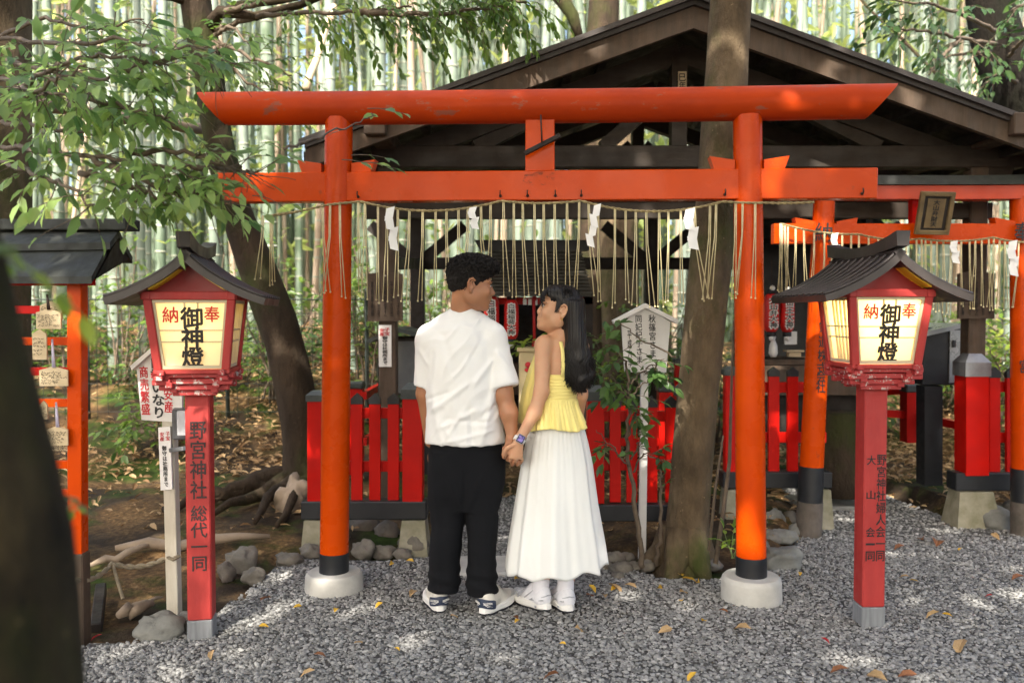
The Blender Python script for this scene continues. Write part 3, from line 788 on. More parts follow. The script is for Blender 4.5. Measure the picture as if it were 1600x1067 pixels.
# --- blurred trunk very near the camera; it also carries the unseen shading canopy
t = thing('tree', 'dark out of focus tree trunk filling the lower left corner close to the camera', 'tree', (-.62, .95, 0))
mbt = trunk([(Vector((-.60, .95, -.05)), .19), (W(-60, 1067, .95), .120), (W(-78, 800, .95), .110), (W(-124, 560, .95), .10), (W(-152, 380, .95), .092), (W(-180, 200, .93), .085), (W(-300, -200, .9), .08), (Vector((-1.15, .7, 3.4)), .075), (Vector((-1.25, .2, 5.2)), .06)], 36, 4, .13)
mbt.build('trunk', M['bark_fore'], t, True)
sp = Spray(34)
for pts in ([(60, 745, 1.0), (100, 780, 1.25), (150, 805, 1.5)], [(-20, 420, .9), (2, 380, .95), (10, 400, 1.0)]):
    sp.branch([W(*p) for p in pts], .004, .002, 3, .09, .045, .7, .4, .03)
sp.build('low_shoot', M['leaf_bright'], M['green_stem'], t)
CANOPY_PARENT = t

# --- upper right: dark trunk behind the shelter with leaves
t = thing('tree', 'dark leaning trunk behind the shelter roof at the top right corner', 'tree', tuple(gpt(1700, 8.3)))
trunk([(gpt(1690, 8.3, -.1), .36), (W(1660, 420, 8.3), .32), (W(1610, 200, 8.3), .27), (W(1575, 120, 8.3), .25), (W(1548, 20, 8.3), .21), (W(1530, -120, 8.3), .18)], 22, 5, .08).build('trunk', M['bark_shade'], t, True)
sp = Spray(35)
for pts, n in (([(1560, 70, 8.0), (1500, 60, 7.0), (1440, 50, 6.5), (1370, 40, 6.3)], 20), ([(1560, 50, 8.0), (1500, 20, 7.0), (1440, 5, 6.5), (1380, 0, 6.3)], 18), ([(1575, 90, 8.0), (1600, 60, 7.5), (1640, 40, 7.2)], 14),
               ([(1550, 80, 8.0), (1500, 85, 7.4), (1455, 95, 7.2)], 10), ([(1500, 60, 7.0), (1470, 90, 6.8), (1450, 120, 6.7)], 7), ([(1590, 130, 8.0), (1560, 110, 7.4), (1530, 140, 7.2)], 9), ([(1580, 20, 8.0), (1610, 0, 7.4), (1660, -20, 7.0)], 14)):
    sp.branch([W(*p) for p in pts], .02, .005, n, .4, .10, 1.0, .5, .05)
sp.build('crown', M['leaf_dark'], M['twig'], t)

# --- trunk seen above the shelter's left roof slope, and slim trunks behind the shelter
TR = 'slim trunks behind the shelter'
t = thing('tree', 'brown forked trunk showing above the shelter\'s left roof slope', 'tree', tuple(gpt(930, 9.6)))
mbt = trunk([(gpt(930, 9.6, -.1), .22), (W(935, 200, 9.6), .19), (W(942, 40, 9.6), .17), (W(950, -60, 9.6), .15)], 16, 6)
mbt.tube([W(905, 60, 9.5), W(895, 25, 9.5), W(878, 0, 9.5), W(860, -20, 9.5)], [.05, .07, .08, .08], 9)
mbt.build('trunk', M['bark_dark'], t, True)
t = thing('tree', 'brown trunk seen through the shelter behind the central white sign', 'tree', tuple(gpt(970, 9.2)))
trunk([(gpt(972, 9.2, -.1), .21), (W(968, 400, 9.2), .2), (W(962, 250, 9.2), .2), (W(955, 100, 9.2), .18)], 16, 7).build('trunk', M['bark'], t, True)

# --- fallen poles and a leaning limb in the grove
def pole(px, py, D, qx, qy, E, r0, r1, label, mat='root_pale', cat='branch', name='fallen_branch'):
    a, b_ = W(px, py, D), W(qx, qy, E); mb = MB()
    mid = [a.lerp(b_, k / 6) + Vector((0, 0, .02 * math.sin(k * 2.1))) for k in range(7)]
    mb.tube(mid, list(np.linspace(r0, r1, 7)), 10)
    tag(mb.build(name, M[mat], smooth=True), label, cat)
pole(52, 165, 5.2, 330, 202, 6.3, .045, .038, 'pale bare limb leaning sideways against the curved trunk', 'root_pale')
M['dry_cane'] = paint('dry_bamboo_cane', (.62, .50, .33), (.42, .32, .20), rough=.5, scale=4)
pole(478, 140, 7.5, 522, 10, 8.2, .035, .03, 'tan dry bamboo cane slanting behind the torii\'s top beam', 'dry_cane', 'bamboo cane', 'dry_cane')
pole(1510, 160, 9.5, 1345, 0, 10, .02, .015, 'thin dark branch slanting above the right roof slope', 'bark_dark')
for i, (a, b_, lab) in enumerate((((180, 862), (420, 845), 'long pale root lying across the dirt left of the torii'), ((140, 880), (240, 855), 'short pale stick on the dirt beside the white post'), ((185, 945), (235, 925), 'broken pale wood piece on the moss by the white post'), ((205, 935), (250, 915), 'thin pale stick on the moss by the white post'))):
    pa, pb = G(*a, .05), G(*b_, .06); mb = MB(); r = (.034, .022, .035, .012)[i]
    mb.tube([pa.lerp(pb, k / 5) + Vector((0, .03 * math.sin(k * 1.7), .012 * math.sin(k * 2.3) + float(terr(*pa.lerp(pb, k / 5).xy)) - .01)) for k in range(6)], [r * .5, r, r * .9, r, r * .7, r * .4], 8)
    tag(mb.build('fallen_branch', M['root_pale'], smooth=True), lab, 'branch')

M['leaf_sapling'] = leafmat('sapling_leaf', (.030, .075, .026), (.13, .24, .06), rough=.34, trans=.35)
# --- sapling with big leaves in front of the central sign
t = thing('sapling', 'young broad-leaved sapling between the woman and the central tree trunk', 'sapling', (W(1000, 890, 4.62).x, 4.62, 0))
sp = Spray(36)
main = [W(1004, 890, 4.62), W(1000, 840, 4.62), W(988, 760, 4.6), W(980, 690, 4.6), W(984, 620, 4.58), W(978, 560, 4.56)]
sp.branch(main, .017, .006, 0, .2, .08)
sp.branch([W(1025, 888, 4.66), W(1034, 820, 4.64), W(1032, 740, 4.62), W(1030, 726, 4.6)], .012, .005, 1, .1, .06)
for pts, n in (([(984, 620, 4.58), (960, 590, 4.5), (930, 580, 4.45)], 10), ([(978, 570, 4.56), (960, 545, 4.5), (945, 535, 4.5)], 9), ([(984, 600, 4.56), (1010, 575, 4.5), (1040, 560, 4.5)], 8), ([(985, 620, 4.57), (1005, 600, 4.52), (1025, 585, 4.5)], 7),
               ([(980, 690, 4.6), (990, 650, 4.55), (1000, 640, 4.5)], 6), ([(988, 640, 4.58), (975, 615, 4.5), (965, 610, 4.5)], 6), ([(988, 740, 4.6), (1005, 705, 4.55), (1030, 720, 4.5), (1050, 718, 4.48)], 4), ([(985, 730, 4.6), (955, 695, 4.55), (930, 670, 4.5)], 4),
               ([(985, 720, 4.6), (1000, 690, 4.55), (1012, 680, 4.5)], 5), ([(1060, 560, 4.5), (1000, 530, 4.5), (960, 500, 4.52)], 0)):
    sp.branch([W(*p) for p in pts], .006, .002, n, .12, .072, 1.1, .25, .034, 5)
sp.build('leafy_stem', M['leaf_sapling'], M['twig'], t, 1.15)
t = thing('weed', 'small green weed behind the right torii base', 'plant', tuple(W(1145, 868, 4.45)))
sp = Spray(37)
for k in range(5): sp.twig(W(1143 + k, 872, 4.42), (math.cos(k * 1.3) * .5, math.sin(k * 1.3) * .5, 1), .16, .06, .03)
sp.build('leafy_stem', M['leaf_bright'], M['green_stem'], t)
mb = MB(); mb.tube([W(1118, 880, 4.5), W(1130, 800, 4.52), W(1140, 720, 4.52), W(1143, 600, 4.5), W(1146, 500, 4.45)], [.014, .012, .01, .007, .004], 7)
mb.tube([W(1108, 860, 4.55), W(1118, 760, 4.58), W(1130, 680, 4.58)], [.01, .008, .005], 6)
tag(mb.build('climbing_stem', M['twig'], smooth=True), 'thin bare stem climbing beside the main torii\'s right pillar', 'stem')

# --- shrubs behind the fences
def shrub(px, D, h, w, label, seed, mat='leaf_mid', ls=.09, n=26):
    p = gpt(px, D); t = thing('shrub', label, 'shrub', tuple(p)); sp = Spray(seed); g = sp.g
    for k in range(n // 3):
        a = g.random() * 6.28; q = p + Vector((math.cos(a) * w * g.random(), math.sin(a) * w * .5 * g.random(), h * (.5 + .5 * g.random())))
        sp.branch([p + Vector((g.normal() * .05, 0, 0)), (p + q) / 2 + Vector((0, 0, .1)), q], .012, .004, 8, .35, ls, 1.2, .5, .05, 5)
    sp.build('leafy_stem', M[mat], M['twig'], t)
for i, (px, D, h, w, lab, mat) in enumerate((
    (425, 8.2, 1.5, .7, 'green shrub in front of the wire fence behind the curved trunk', 'leaf_mid'), (570, 8.0, 1.7, .7, 'leafy shrub left of the shelter\'s wooden post', 'leaf_mid'), (600, 8.6, 2.5, .8, 'tall leafy shrub behind the shelter\'s left post', 'leaf_mid'),
    (690, 8.8, 1.5, .8, 'green shrub behind the shelter\'s back left post', 'leaf_mid'), (945, 8.4, 1.25, .6, 'bright shrub behind the woman\'s hair', 'leaf_bright'), (1000, 8.9, 1.6, .8, 'green shrub behind the white sign', 'leaf_mid'),
    (1080, 8.3, 1.5, .7, 'green shrub left of the central tree trunk', 'leaf_mid'), (330, 9.5, 1.8, .9, 'bushy shrub at the bank\'s top behind the left lantern', 'leaf_mid'), (190, 8.8, 1.9, .8, 'shrub behind the wire fence left of the left lantern', 'leaf_mid'),
    (1560, 8.0, 1.0, .7, 'low bright shrub on the bank behind the right fence', 'leaf_bright'), (1620, 7.4, 1.0, .6, 'low shrub at the right edge behind the right fence', 'leaf_mid'), (1500, 9.0, 1.5, .7, 'shrub behind the grey cabinet on the right', 'leaf_mid'), (260, 7.2, .5, .5, 'small low shrub on the litter bank behind the left lantern', 'leaf_mid'))):
    shrub(px, D, h, w, lab, 50 + i, mat)

# undergrowth: low shrubs scattered along the foot of the grove
g = np.random.default_rng(61); protos = []
for k in range(3):
    p = Vector((0, 0, 0)); t = thing('shrub', 'dark leafy undergrowth shrub at the foot of the bamboo grove', 'shrub', (0, 0, 0), 0, 'undergrowth shrubs at the foot of the grove'); sp = Spray(160 + k)
    for j in range(9):
        a = sp.g.random() * 6.28; q = Vector((math.cos(a) * .6 * sp.g.random(), math.sin(a) * .4 * sp.g.random(), 1.0 * (.4 + .6 * sp.g.random()))); sp.branch([p, q / 2 + Vector((0, 0, .1)), q], .010, .004, 7, .34, .10, 1.2, .5, .05, 5)
    sp.build('leafy_stem', M[('leaf_dark', 'leaf_dark', 'leaf_mid')[k]], M['twig'], t); protos.append(t)
for k, px in enumerate(list(np.linspace(20, 680, 15)) + [700, 940, 985, 1060, 1110, 1340, 1390, 1480, 1530, 1580, 1640]):
    o = protos[k] if k < 3 else copy_tree(protos[k % 3]); D = 8.4 + 2.6 * g.random(); o.location = gpt(px + g.normal() * 12, D, -.03); sc = .55 + .6 * g.random(); o.scale = (sc, sc, sc); o.rotation_euler = (0, 0, g.random() * 6.28)

# ================================================================== BAMBOO
def bamboomat(name, c1, c2):
    m, nt, b = newmat(name)
    oi = nd(nt, 'ShaderNodeObjectInfo')
    c = mix(nt, oi.outputs['Random'], c1, c2)
    c = mix(nt, ramp(nt, noise(nt, 3, 5, .6, (1, 1, .35)), [(.42, (0, 0, 0)), (.62, (1, 1, 1))]), c, tuple(min(1, x * 1.35 + .05) for x in c1))
    nt.links.new(c, b.inputs['Base Color']); b.inputs['Roughness'].default_value = .55
    return m
M['culm'] = bamboomat('waxy_culm', (.155, .195, .160), (.065, .110, .055))
m, nt, b = newmat('far_culm'); c = ramp(nt, noise(nt, 1.2, 4, .6, (1, 1, .25)), [(.3, (.06, .10, .05)), (.5, (.125, .17, .12)), (.7, (.22, .26, .19))]); nt.links.new(c, b.inputs['Base Color']); b.inputs['Roughness'].default_value = .6; M['culm_far'] = m
M['culm_old'] = bamboomat('old_brown_culm', (.30, .235, .17), (.18, .13, .085))
M['node'] = paint('culm_node', (.34, .36, .30), (.14, .16, .11), rough=.7)
def culm_mesh(seed, mat):
    g = random.Random(seed); mb = MB(); z = -.2; r = .055; x = y = 0
    bx, by = g.uniform(-.02, .02), g.uniform(-.02, .02); pts = []
    while z < 12:
        step = .22 + .03 * min(z + 1, 6) + g.uniform(-.02, .02)
        rr = r * (1 - .055 * max(z, 0)) ** .9 if z < 15 else .01
        p0 = Vector((bx * z * z * .1, by * z * z * .1, z)); z2 = z + step; p1 = Vector((bx * z2 * z2 * .1, by * z2 * z2 * .1, z2))
        mb.mat(0).tube([p0 + Vector((0, 0, .012)), p1 - Vector((0, 0, .012))], rr, 12, False)
        mb.mat(1).tube([p1 - Vector((0, 0, .014)), p1 - Vector((0, 0, .005)), p1 + Vector((0, 0, .004)), p1 + Vector((0, 0, .014))], [rr * 1.0, rr * 1.13, rr * 1.06, rr * .99], 12, False)
        z = z2
    return mb.build('bamboo', [mat, M['node']], smooth=True)
cp_ = [culm_mesh(k, M['culm']) for k in range(4)]; op_ = [culm_mesh(9, M['culm_old'])]
g = np.random.default_rng(77); cnt = 0; used0 = set(); placed = []
BL = 'tall upright green bamboo culm in the grove behind the shrine'
BLO = 'brown dead bamboo culm standing among the green ones'
tries = 0
while cnt < 250 and tries < 9000:
    tries += 1
    D = 8.8 + 15 * g.random() ** 1.1; px = -120 + 1850 * g.random()
    x = (px - 800) / FPX * D
    if abs(x - .9) < 2.6 and D < 9.3: continue
    if any((x - a) ** 2 + (D - b_) ** 2 < .22 ** 2 for a, b_ in placed): continue
    placed.append((x, D))
    old = g.random() < .15; k = 0 if old else int(g.integers(4)); src = (op_ if old else cp_)[k]
    if (old, k) in used0:
        o = src.copy(); COL.objects.link(o)
    else:
        used0.add((old, k)); o = src
    s = .85 + .75 * g.random() if not old else .55 + .4 * g.random()
    o.location = (x, D, float(terr(x, D)) - .05); o.scale = (s, s, 1)
    o.rotation_euler = (g.normal() * .03, g.normal() * (.032 if not old else .10), g.random() * 6.28)
    tag(o, BLO if old else BL, 'bamboo', 'dead culms in the grove' if old else 'green culms in the grove'); cnt += 1

# middle of the grove: culms too many and too far to tell apart
mb = MB(); g = np.random.default_rng(81)
for k in range(520):
    D = 15 + 11 * g.random(); x = (-150 + 1900 * g.random() - 800) / FPX * D
    z0 = float(terr(x, D)); r = .04 + .03 * g.random()
    mb.mat(0 if g.random() < .85 else 1).tube([(x, D, z0 - .1), (x + g.normal() * .25, D, z0 + 10)], [r, r * .7], 8, False)
tag(mb.build('bamboo_thicket', [M['culm_far'], M['culm_old']], smooth=True), kind='stuff')
# farther grove: one mass of culms and sunlit foliage
mb = MB(); g = np.random.default_rng(78)
for k in range(420):
    D = 24 + 22 * g.random(); x = (-200 + 2000 * g.random() - 800) / FPX * D
    z0 = float(terr(x, D)); r = .045 + .03 * g.random()
    mb.tube([(x, D, z0 - .1), (x + g.normal() * .3, D, z0 + 13)], [r, r * .6], 7, False)
tag(mb.build('distant_bamboo', M['culm_far'], smooth=True), kind='stuff')
n = 52000; g = np.random.default_rng(79)
D = 13 + 34 * g.random(n); px = -150 + 1900 * g.random(n); x = (px - 800) / FPX * D; z = terr(x, D) + .3 + 13 * g.random(n) ** 1.1
dn = vnoise(x * .55, z * .55 + D * .4) + vnoise(x * 1.3 + 5, z * 1.3 + D) * .6 + .5
k = g.random(n) < np.clip(dn * 1.6 - .22, .05, 1); x, D, z = x[k], D[k], z[k]; n = len(x)
V, Ft, Fq = leaves(np.stack([x, D, z], 1), rand_dirs(n, g, .7) + np.array([0, 0, -.5]), rand_dirs(n, g), .22 + .3 * g.random(n), .7)
tag(link_mesh('distant_foliage', V, [Ft, Fq], M['bamboo_leaf'], tint=np.repeat(np.clip(.5 + .6 * (vnoise(x * .8, z * .8 + D)) + .25 * g.normal(size=n), 0, 1), 8)), kind='stuff')

# leafy side sprays among the nearer culms
n = 11000; g = np.random.default_rng(84)
D = 9.2 + 6 * g.random(n); px = -150 + 1900 * g.random(n); x = (px - 800) / FPX * D; z = terr(x, D) + 1.4 + 5.5 * g.random(n)
dn = vnoise(x * 1.1 + 7, z * 1.1 + D * .7) + .7 * vnoise(x * 2.6 + 2, z * 2.6 + D) + .5
k = g.random(n) < np.clip(dn * 2.0 - .75, 0, 1); x, D, z = x[k], D[k], z[k]; n = len(x)
V, Ft, Fq = leaves(np.stack([x, D, z], 1), rand_dirs(n, g, .6) + np.array([0, 0, -.45]), rand_dirs(n, g), .09 + .10 * g.random(n), .55)
tag(link_mesh('bamboo_foliage', V, [Ft, Fq], M['bamboo_leaf'], tint=np.repeat(np.clip(.35 + .25 * g.normal(size=n), 0, 1), 8)), kind='stuff')

# ================================================================== UNSEEN CANOPY hung on the near tree, leaf density shaped for dapples
g = np.random.default_rng(90)
n = 9500
q = np.stack([-7 + 15 * g.random(n), -9.5 + 11.8 * g.random(n), 5.2 + 3.2 * g.random(n)], 1)
dn = vnoise(q[:, 0] * 1.5 + 3, q[:, 1] * 1.5) + .6 * vnoise(q[:, 0] * 3.4, q[:, 1] * 3.4 + 8) + .5
dn = dn + .12 * ((q[:, 1] < -1.6) & (q[:, 0] < .6)) - .06 * (q[:, 0] > 1.0) - .22 * ((q[:, 0] > -4.4) & (q[:, 0] < -2.3) & (q[:, 1] > -3) & (q[:, 1] < .8)) + .35 * ((q[:, 0] > -2.2) & (q[:, 0] < -.5) & (q[:, 1] > -2.4) & (q[:, 1] < .3))  # thicker over the couple, thinner over the left boughs, to place shade
k = (g.random(n) < np.clip(dn * 2.6 + .32, .05, 1)); q = q[k]; n = len(q)
V, Ft, Fq = leaves(q, rand_dirs(n, g, .4), np.stack([g.normal(size=n) * .5 + sun_dir.x, g.normal(size=n) * .5 + sun_dir.y, .8 + 0 * q[:, 0]], 1), .30 + .22 * g.random(n), 1.25)
mb = MB()
for k in range(9):
    e = q[int(g.integers(n))]; mb.tube([(-1.25, .2, 5.2), tuple((np.array((-1.25, .2, 5.6)) + e) / 2), tuple(e)], [.05, .035, .015], 7)
nb = len(mb.v); fb = np.array([f for f in mb.f if len(f) == 4])
link_mesh('crown', np.concatenate([np.array(mb.v), V]), [fb, Ft + nb, Fq + nb], [M['leaf_dark'], M['twig']], CANOPY_PARENT, fmat=np.concatenate([np.ones(len(fb)), np.zeros(len(Ft) + len(Fq))]), tint=np.concatenate([np.zeros(nb), np.repeat(g.random(n), 8)]))
# ================================================================== MAIN TORII
def Dt(px): return 1.0 / (1 / 4.37 + (1 / 4.23 - 1 / 4.37) * (px - 530) / 638)
t_dir = (W(1168, 300, Dt(1168)) - W(530, 300, Dt(530))); t_dir.z = 0; t_dir.normalize()
t_nrm = Vector((t_dir.y, -t_dir.x, 0))                    # towards the camera
bL = W(522, 893, 4.37); bR = W(1174, 899, 4.23)
torii = thing('torii_gate', 'large vermilion torii gate arching over the couple, on round concrete bases', 'torii', ((bL.x + bR.x) / 2, (bL.y + bR.y) / 2, 0))
for (bx, by), (tx, ty), blk in (((522, 893), (529.5, 186), 862), ((1174, 899), (1168, 182), 868)):
    Dp = Dt(tx)
    a, b_ = W(bx, by, Dp), W(tx, ty, Dp)
    mb = MB(); n = 14; pts = [a.lerp(b_, k / n) for k in range(n + 1)]
    mb.tube(pts, [.0735 - .004 * k / n for k in range(n + 1)], 40, True)
    o = mb.build('pillar', M['vermilion'], torii, 'auto')
    c = W(bx, blk, Dp); mb = MB(); mb.tube([a - Vector((0, 0, .01)), c], [.0762, .0758], 40)
    mb.build('black_band', M['black_paint'], o, 'auto')
    gpos = Vector((a.x, a.y, 0)); mb = MB()
    ztop = a.z + .004
    mb.lathe(gpos, [(.150, -.08), (.150, .0), (.147, ztop - .03), (.143, ztop - .012), (.133, ztop - .002), (.09, ztop)], 40)
    mb.build('base_block', M['concrete'], torii, 'auto')
# top beam: round log with slanted ends
kL, kR = W(354, 172, Dt(354)), W(1352, 161, Dt(1352))
ax = (kR - kL).normalized(); rr = .0835; upv = (Vector((0, 0, 1)) - ax * ax.z).normalized(); fr = upv.cross(ax).normalized()
rs = []
for k in range(25):
    c = kL.lerp(kR, k / 24); sag = Vector((0, 0, .006 * (2 * k / 24 - 1) ** 2)); ring = []
    for j in range(40):
        a = 2 * math.pi * j / 40; off = upv * (math.cos(a) * rr) + fr * (math.sin(a) * rr)
        e = 0
        if k == 0: e = -.073 * (1 + math.cos(a)) - .002
        if k == 24: e = .073 * (1 + math.cos(a)) + .002
        ring.append(c + sag + off + ax * e)
    rs.append(ring)
mb = MB(); mb.rings(rs); recalc(mb.build('top_beam', M['vermilion_old'], torii, 'auto'))
# tie beam
nL, nR = W(341, 295, Dt(341)), W(1367, 288, Dt(1367))
mb = MB(); mb.bar(nL, nR, .085, .147, bev=.004)
nuki = mb.build('tie_beam', M['vermilion'], torii)
nax = (nR - nL).normalized()
def on_nuki(px, dz=0, dn=0): # point on the tie beam's centre line
    u = (px - 341) / (1367 - 341); d0, d1 = Dt(341), Dt(1367)
    s = u / d1 * 1.0 / ((1 - u) / d0 + u / d1) if False else (u * d0 ** -1 * 0 + (u * d1 * 0)) if False else None
    p = W(px, 295 - 7 * u, Dt(px)); return p + Vector((0, 0, dz)) + t_nrm * dn
mb = MB(); mb.bar(on_nuki(844, .0725), on_nuki(844, .0725 + .262), .145, .075, up=tuple(t_nrm), bev=.003)
mb.build('centre_strut', M['vermilion'], torii)
for px, s in ((505, -1), (552, 1), (1146, -1), (1191, 1)):      # wedges above the tie beam
    p = on_nuki(px, .074); w = .122; mb = MB()
    o = [p, p + nax * (s * (w - .022)), p + nax * (s * w) + Vector((0, 0, .062)), p + Vector((0, 0, .044))]
    mb.prism([q + t_nrm * .036 for q in o], -t_nrm * .072)
    recalc(mb.build('wedge', M['vermilion'], torii))
mb = MB(); mb.bar(W(820, 240, 4.22), W(875, 212, 4.22), .03, .022, bev=.003); mb.build('hanging_stick', M['wood_dark'], torii)
mb = MB(); mb.tube([W(845, 180, 4.21), W(846, 204, 4.19), W(847, 226, 4.21)], .004, 6); mb.build('hook', M['iron'], torii, True)
# grime stain under the strut: a thin irregular weathered patch
m, nt, b = newmat('soot_stain')
f = ramp(nt, noise(nt, 16, 6, .75, (1, 1, 2)), [(.50, (0, 0, 0)), (.72, (1, 1, 1))])
tr = nd(nt, 'ShaderNodeBsdfTransparent'); ms = nd(nt, 'ShaderNodeMixShader'); b.inputs['Base Color'].default_value = (.16, .075, .05, 1); b.inputs['Roughness'].default_value = .9
nt.links.new(f, ms.inputs[0]); nt.links.new(tr.outputs[0], ms.inputs[1]); nt.links.new(b.outputs[0], ms.inputs[2]); nt.links.new(ms.outputs[0], nt.nodes['Material Output'].inputs[0])
M['soot'] = m
c = on_nuki(850, .035, .0435); mb = MB()
mb.add([c - nax * .11 - Vector((0, 0, .035)), c + nax * .10 - Vector((0, 0, .033)), c + nax * .085 + Vector((0, 0, .036)), c - nax * .09 + Vector((0, 0, .036))], [(0, 1, 2, 3)])
mb.build('stain', M['soot'], torii)
HK = (563, 783, 825, 868, 908, 1130, 1342, 385)
for px in HK:
    p = on_nuki(px, -.052, .043); mb = MB()
    mb.tube([p, p + t_nrm * .02, p + t_nrm * .026 + Vector((0, 0, .012)), p + t_nrm * .02 + Vector((0, 0, .024))], .0035, 6); mb.ball(p + t_nrm * .004, .008, 8)
    mb.build('hook', M['iron'], torii, True)

# ================================================================== SACRED ROPES
def rope_mesh(P, r=.0042, twist=110):
    """Two strands twisted along a polyline."""
    P = np.array([tuple(p) for p in P]); t = np.concatenate([[0], np.cumsum(np.linalg.norm(np.diff(P, axis=0), axis=1))])
    n = int(t[-1] / .012) + 2; tt = np.linspace(0, t[-1], n); Q = np.stack([np.interp(tt, t, P[:, k]) for k in range(3)], 1)
    mb = MB()
    for ph in (0, math.pi):
        a = tt * twist + ph
        S = Q + np.stack([0 * a, np.cos(a) * r * .8, np.sin(a) * r * .8], 1)
        mb.tube(list(S), r, 6)
    return mb
def sag_curve(anchors, nseg=10):
    out = []
    for (p, q, sg) in anchors:
        for k in range(nseg): u = k / nseg; out.append(p.lerp(q, u) - Vector((0, 0, sg * 4 * u * (1 - u))))
    out.append(anchors[-1][1]); return out
def rope_at(P, x):
    P = np.array([tuple(p) for p in P]); return Vector((x, float(np.interp(x, P[:, 0], P[:, 1])), float(np.interp(x, P[:, 0], P[:, 2]))))
def tassel(p, L, g, spread=.012):
    """Pair of straws folded over the rope."""
    mb = MB(); sw = g.normal() * .018
    for s in (-1, 1):
        e = p + Vector((s * spread * (.4 + .9 * g.random()) + sw, -.006 + g.normal() * .006, -L * (.97 + .06 * g.random())))
        m1 = p.lerp(e, .35) + Vector((-sw * .25, -.003, 0))
        mb.tube([p + Vector((s * .003, 0, .004)), m1, e], [.0030, .0027, .0025], 5)
        mb.ball(e, .0050, 6)
    return mb
def paper_streamer(p, h, w, seed, tilt=0.0):
    """Zig-zag folded white paper."""
    g = np.random.default_rng(seed); mb = MB(); n = 4; hh = h / n; y = p.y
    for k in range(n):
        s = -1 if k % 2 else 1; z1 = p.z - k * hh * .92; z0 = z1 - hh * 1.15; x0 = p.x + tilt * k * .3 + s * w * .18
        yy = y - .008 - .004 * (k % 2)
        a = [(x0 - w * .42, yy, z1 - hh * .1 * s), (x0 + w * .42, yy - .004, z1 + hh * .12 * s), (x0 + w * .42 - .01 * s, yy - .010, z0 + hh * .12 * s), (x0 - w * .42 - .01 * s, yy - .006, z0 - hh * .1 * s)]
        mb.add(a + [(x, yv + .0012, z) for x, yv, z in a], [(0, 1, 2, 3), (7, 6, 5, 4), (0, 4, 5, 1), (1, 5, 6, 2), (2, 6, 7, 3), (3, 7, 4, 0)])
    return recalc_later(mb)
def recalc_later(mb): return mb
fo = t_nrm * .095                                        # rope hangs just in front of the pillars
def rp(px, py): return W(px, py, Dt(px) - .085)
anch = [(rp(415, 338), rp(512, 320), .006), (rp(512, 320), rp(563, 315), .0), (rp(563, 315), rp(783, 314), .048), (rp(783, 314), rp(908, 314), .012), (rp(908, 314), rp(1130, 315), .05), (rp(1130, 315), rp(1192, 317), .003), (rp(1192, 317), rp(1272, 316), .004)]
RP = sag_curve(anch)
r1 = thing('straw_rope', 'twisted straw rope with hanging straws strung under the large torii\'s tie beam', 'rope', tuple(RP[len(RP) // 2]))
recalc(rope_mesh(RP).build('cord', M['straw_rope'], r1, True))
g = np.random.default_rng(8)
for px in [414, 420, 427, 504, 513, 531, 556, 571, 590, 604, 622, 641, 660, 679, 697, 715, 733, 752, 768, 786, 803, 818, 834, 850, 867, 885, 903, 919, 938, 957, 976, 993, 1011, 1031, 1048, 1066, 1085, 1107, 1118, 1146, 1160, 1178]:
    p = rope_at(RP, rp(px, 320).x + g.normal() * .006); L = .455 + g.normal() * .012 - (.12 if px < 430 else 0)
    recalc(tassel(p, L, g).build('straw_tassel', M['straw'], r1, True))
for px, h, w, sd, ti in ((608, .215, .05, 1, .03), (737, .11, .045, 2, .02), (931, .21, .042, 3, -.03), (1075, .20, .055, 4, .03)):
    recalc(paper_streamer(rope_at(RP, rp(px, 320).x), h, w, sd, ti).build('paper_streamer', M['paper'], r1))

# ================================================================== SMALL TORII (right)
D2 = 5.45
s0 = W(1264, 836, D2)
tor2 = thing('torii_gate', 'smaller orange torii with black pillar feet and a dark capped beam, at right', 'torii', (W(1430, 836, D2).x, D2, float(s0.z)))
for (bx, by), (tx, ty), k1, r in (((1263, 838), (1288, 308), 727, .0765), ((1601, 838), (1595, 308), 730, .0765)):
    a, b_ = W(bx, by, D2), W(tx, ty, D2); mb = MB(); pts = [a.lerp(b_, k / 10) for k in range(11)]
    mb.tube(pts, [r - .011 * k / 10 for k in range(11)], 32); o = mb.build('pillar', M['vermilion'], tor2, 'auto')
    f1 = (838 - k1) / (838 - 308); mb = MB(); mb.tube([a.lerp(b_, .105), a.lerp(b_, f1)], [r + .0015, r + .0005], 32); mb.build('black_band', M['black_paint'], o, 'auto')
    mb = MB(); mb.tube([a - Vector((0, 0, .05)), a.lerp(b_, .105)], [r + .004, r + .004], 32); mb.build('foot_collar', M['stone_dark'], o, 'auto')
    mb = MB(); mb.lathe((a.x, a.y, a.z), [(.17, -.12), (.165, -.01), (.14, .006), (.0, .008)], 24); mb.build('base_block', M['foot_concrete'], tor2, True)
mb = MB(); mb.bar(W(1207, 366, D2), W(1700, 366, D2), .07, .128, bev=.003); mb.build('tie_beam', M['vermilion'], tor2)
rs = []
for k in range(17):
    u = k / 16; px = 1180 + 530 * u; up2 = 9 * (2 * u - 1) ** 4
    lo, mid = W(px, 313 - up2, D2), W(px, 292 - up2, D2); rs.append((lo, mid, W(px, 276 - up2 * 1.3, D2)))
mb = MB(); mb.rings([[lo + Vector((0, -.06, 0)), lo + Vector((0, .06, 0)), mi + Vector((0, .06, 0)), mi + Vector((0, -.06, 0))] for lo, mi, hi in rs]); recalc(mb.build('top_beam', M['vermilion_pale'], tor2))
mb = MB(); mb.rings([[mi + Vector((0, -.085, .002)), mi + Vector((0, .085, .002)), hi + Vector((0, .05, 0)), hi + Vector((0, -.05, 0))] for lo, mi, hi in rs]); recalc(mb.build('beam_cap', M['dark_roof'], tor2))
mb = MB(); mb.bar(W(1431, 351, D2), W(1431, 312, D2), .07, .06, up=(0, -1, 0)); mb.build('centre_strut', M['fence_red'], tor2)
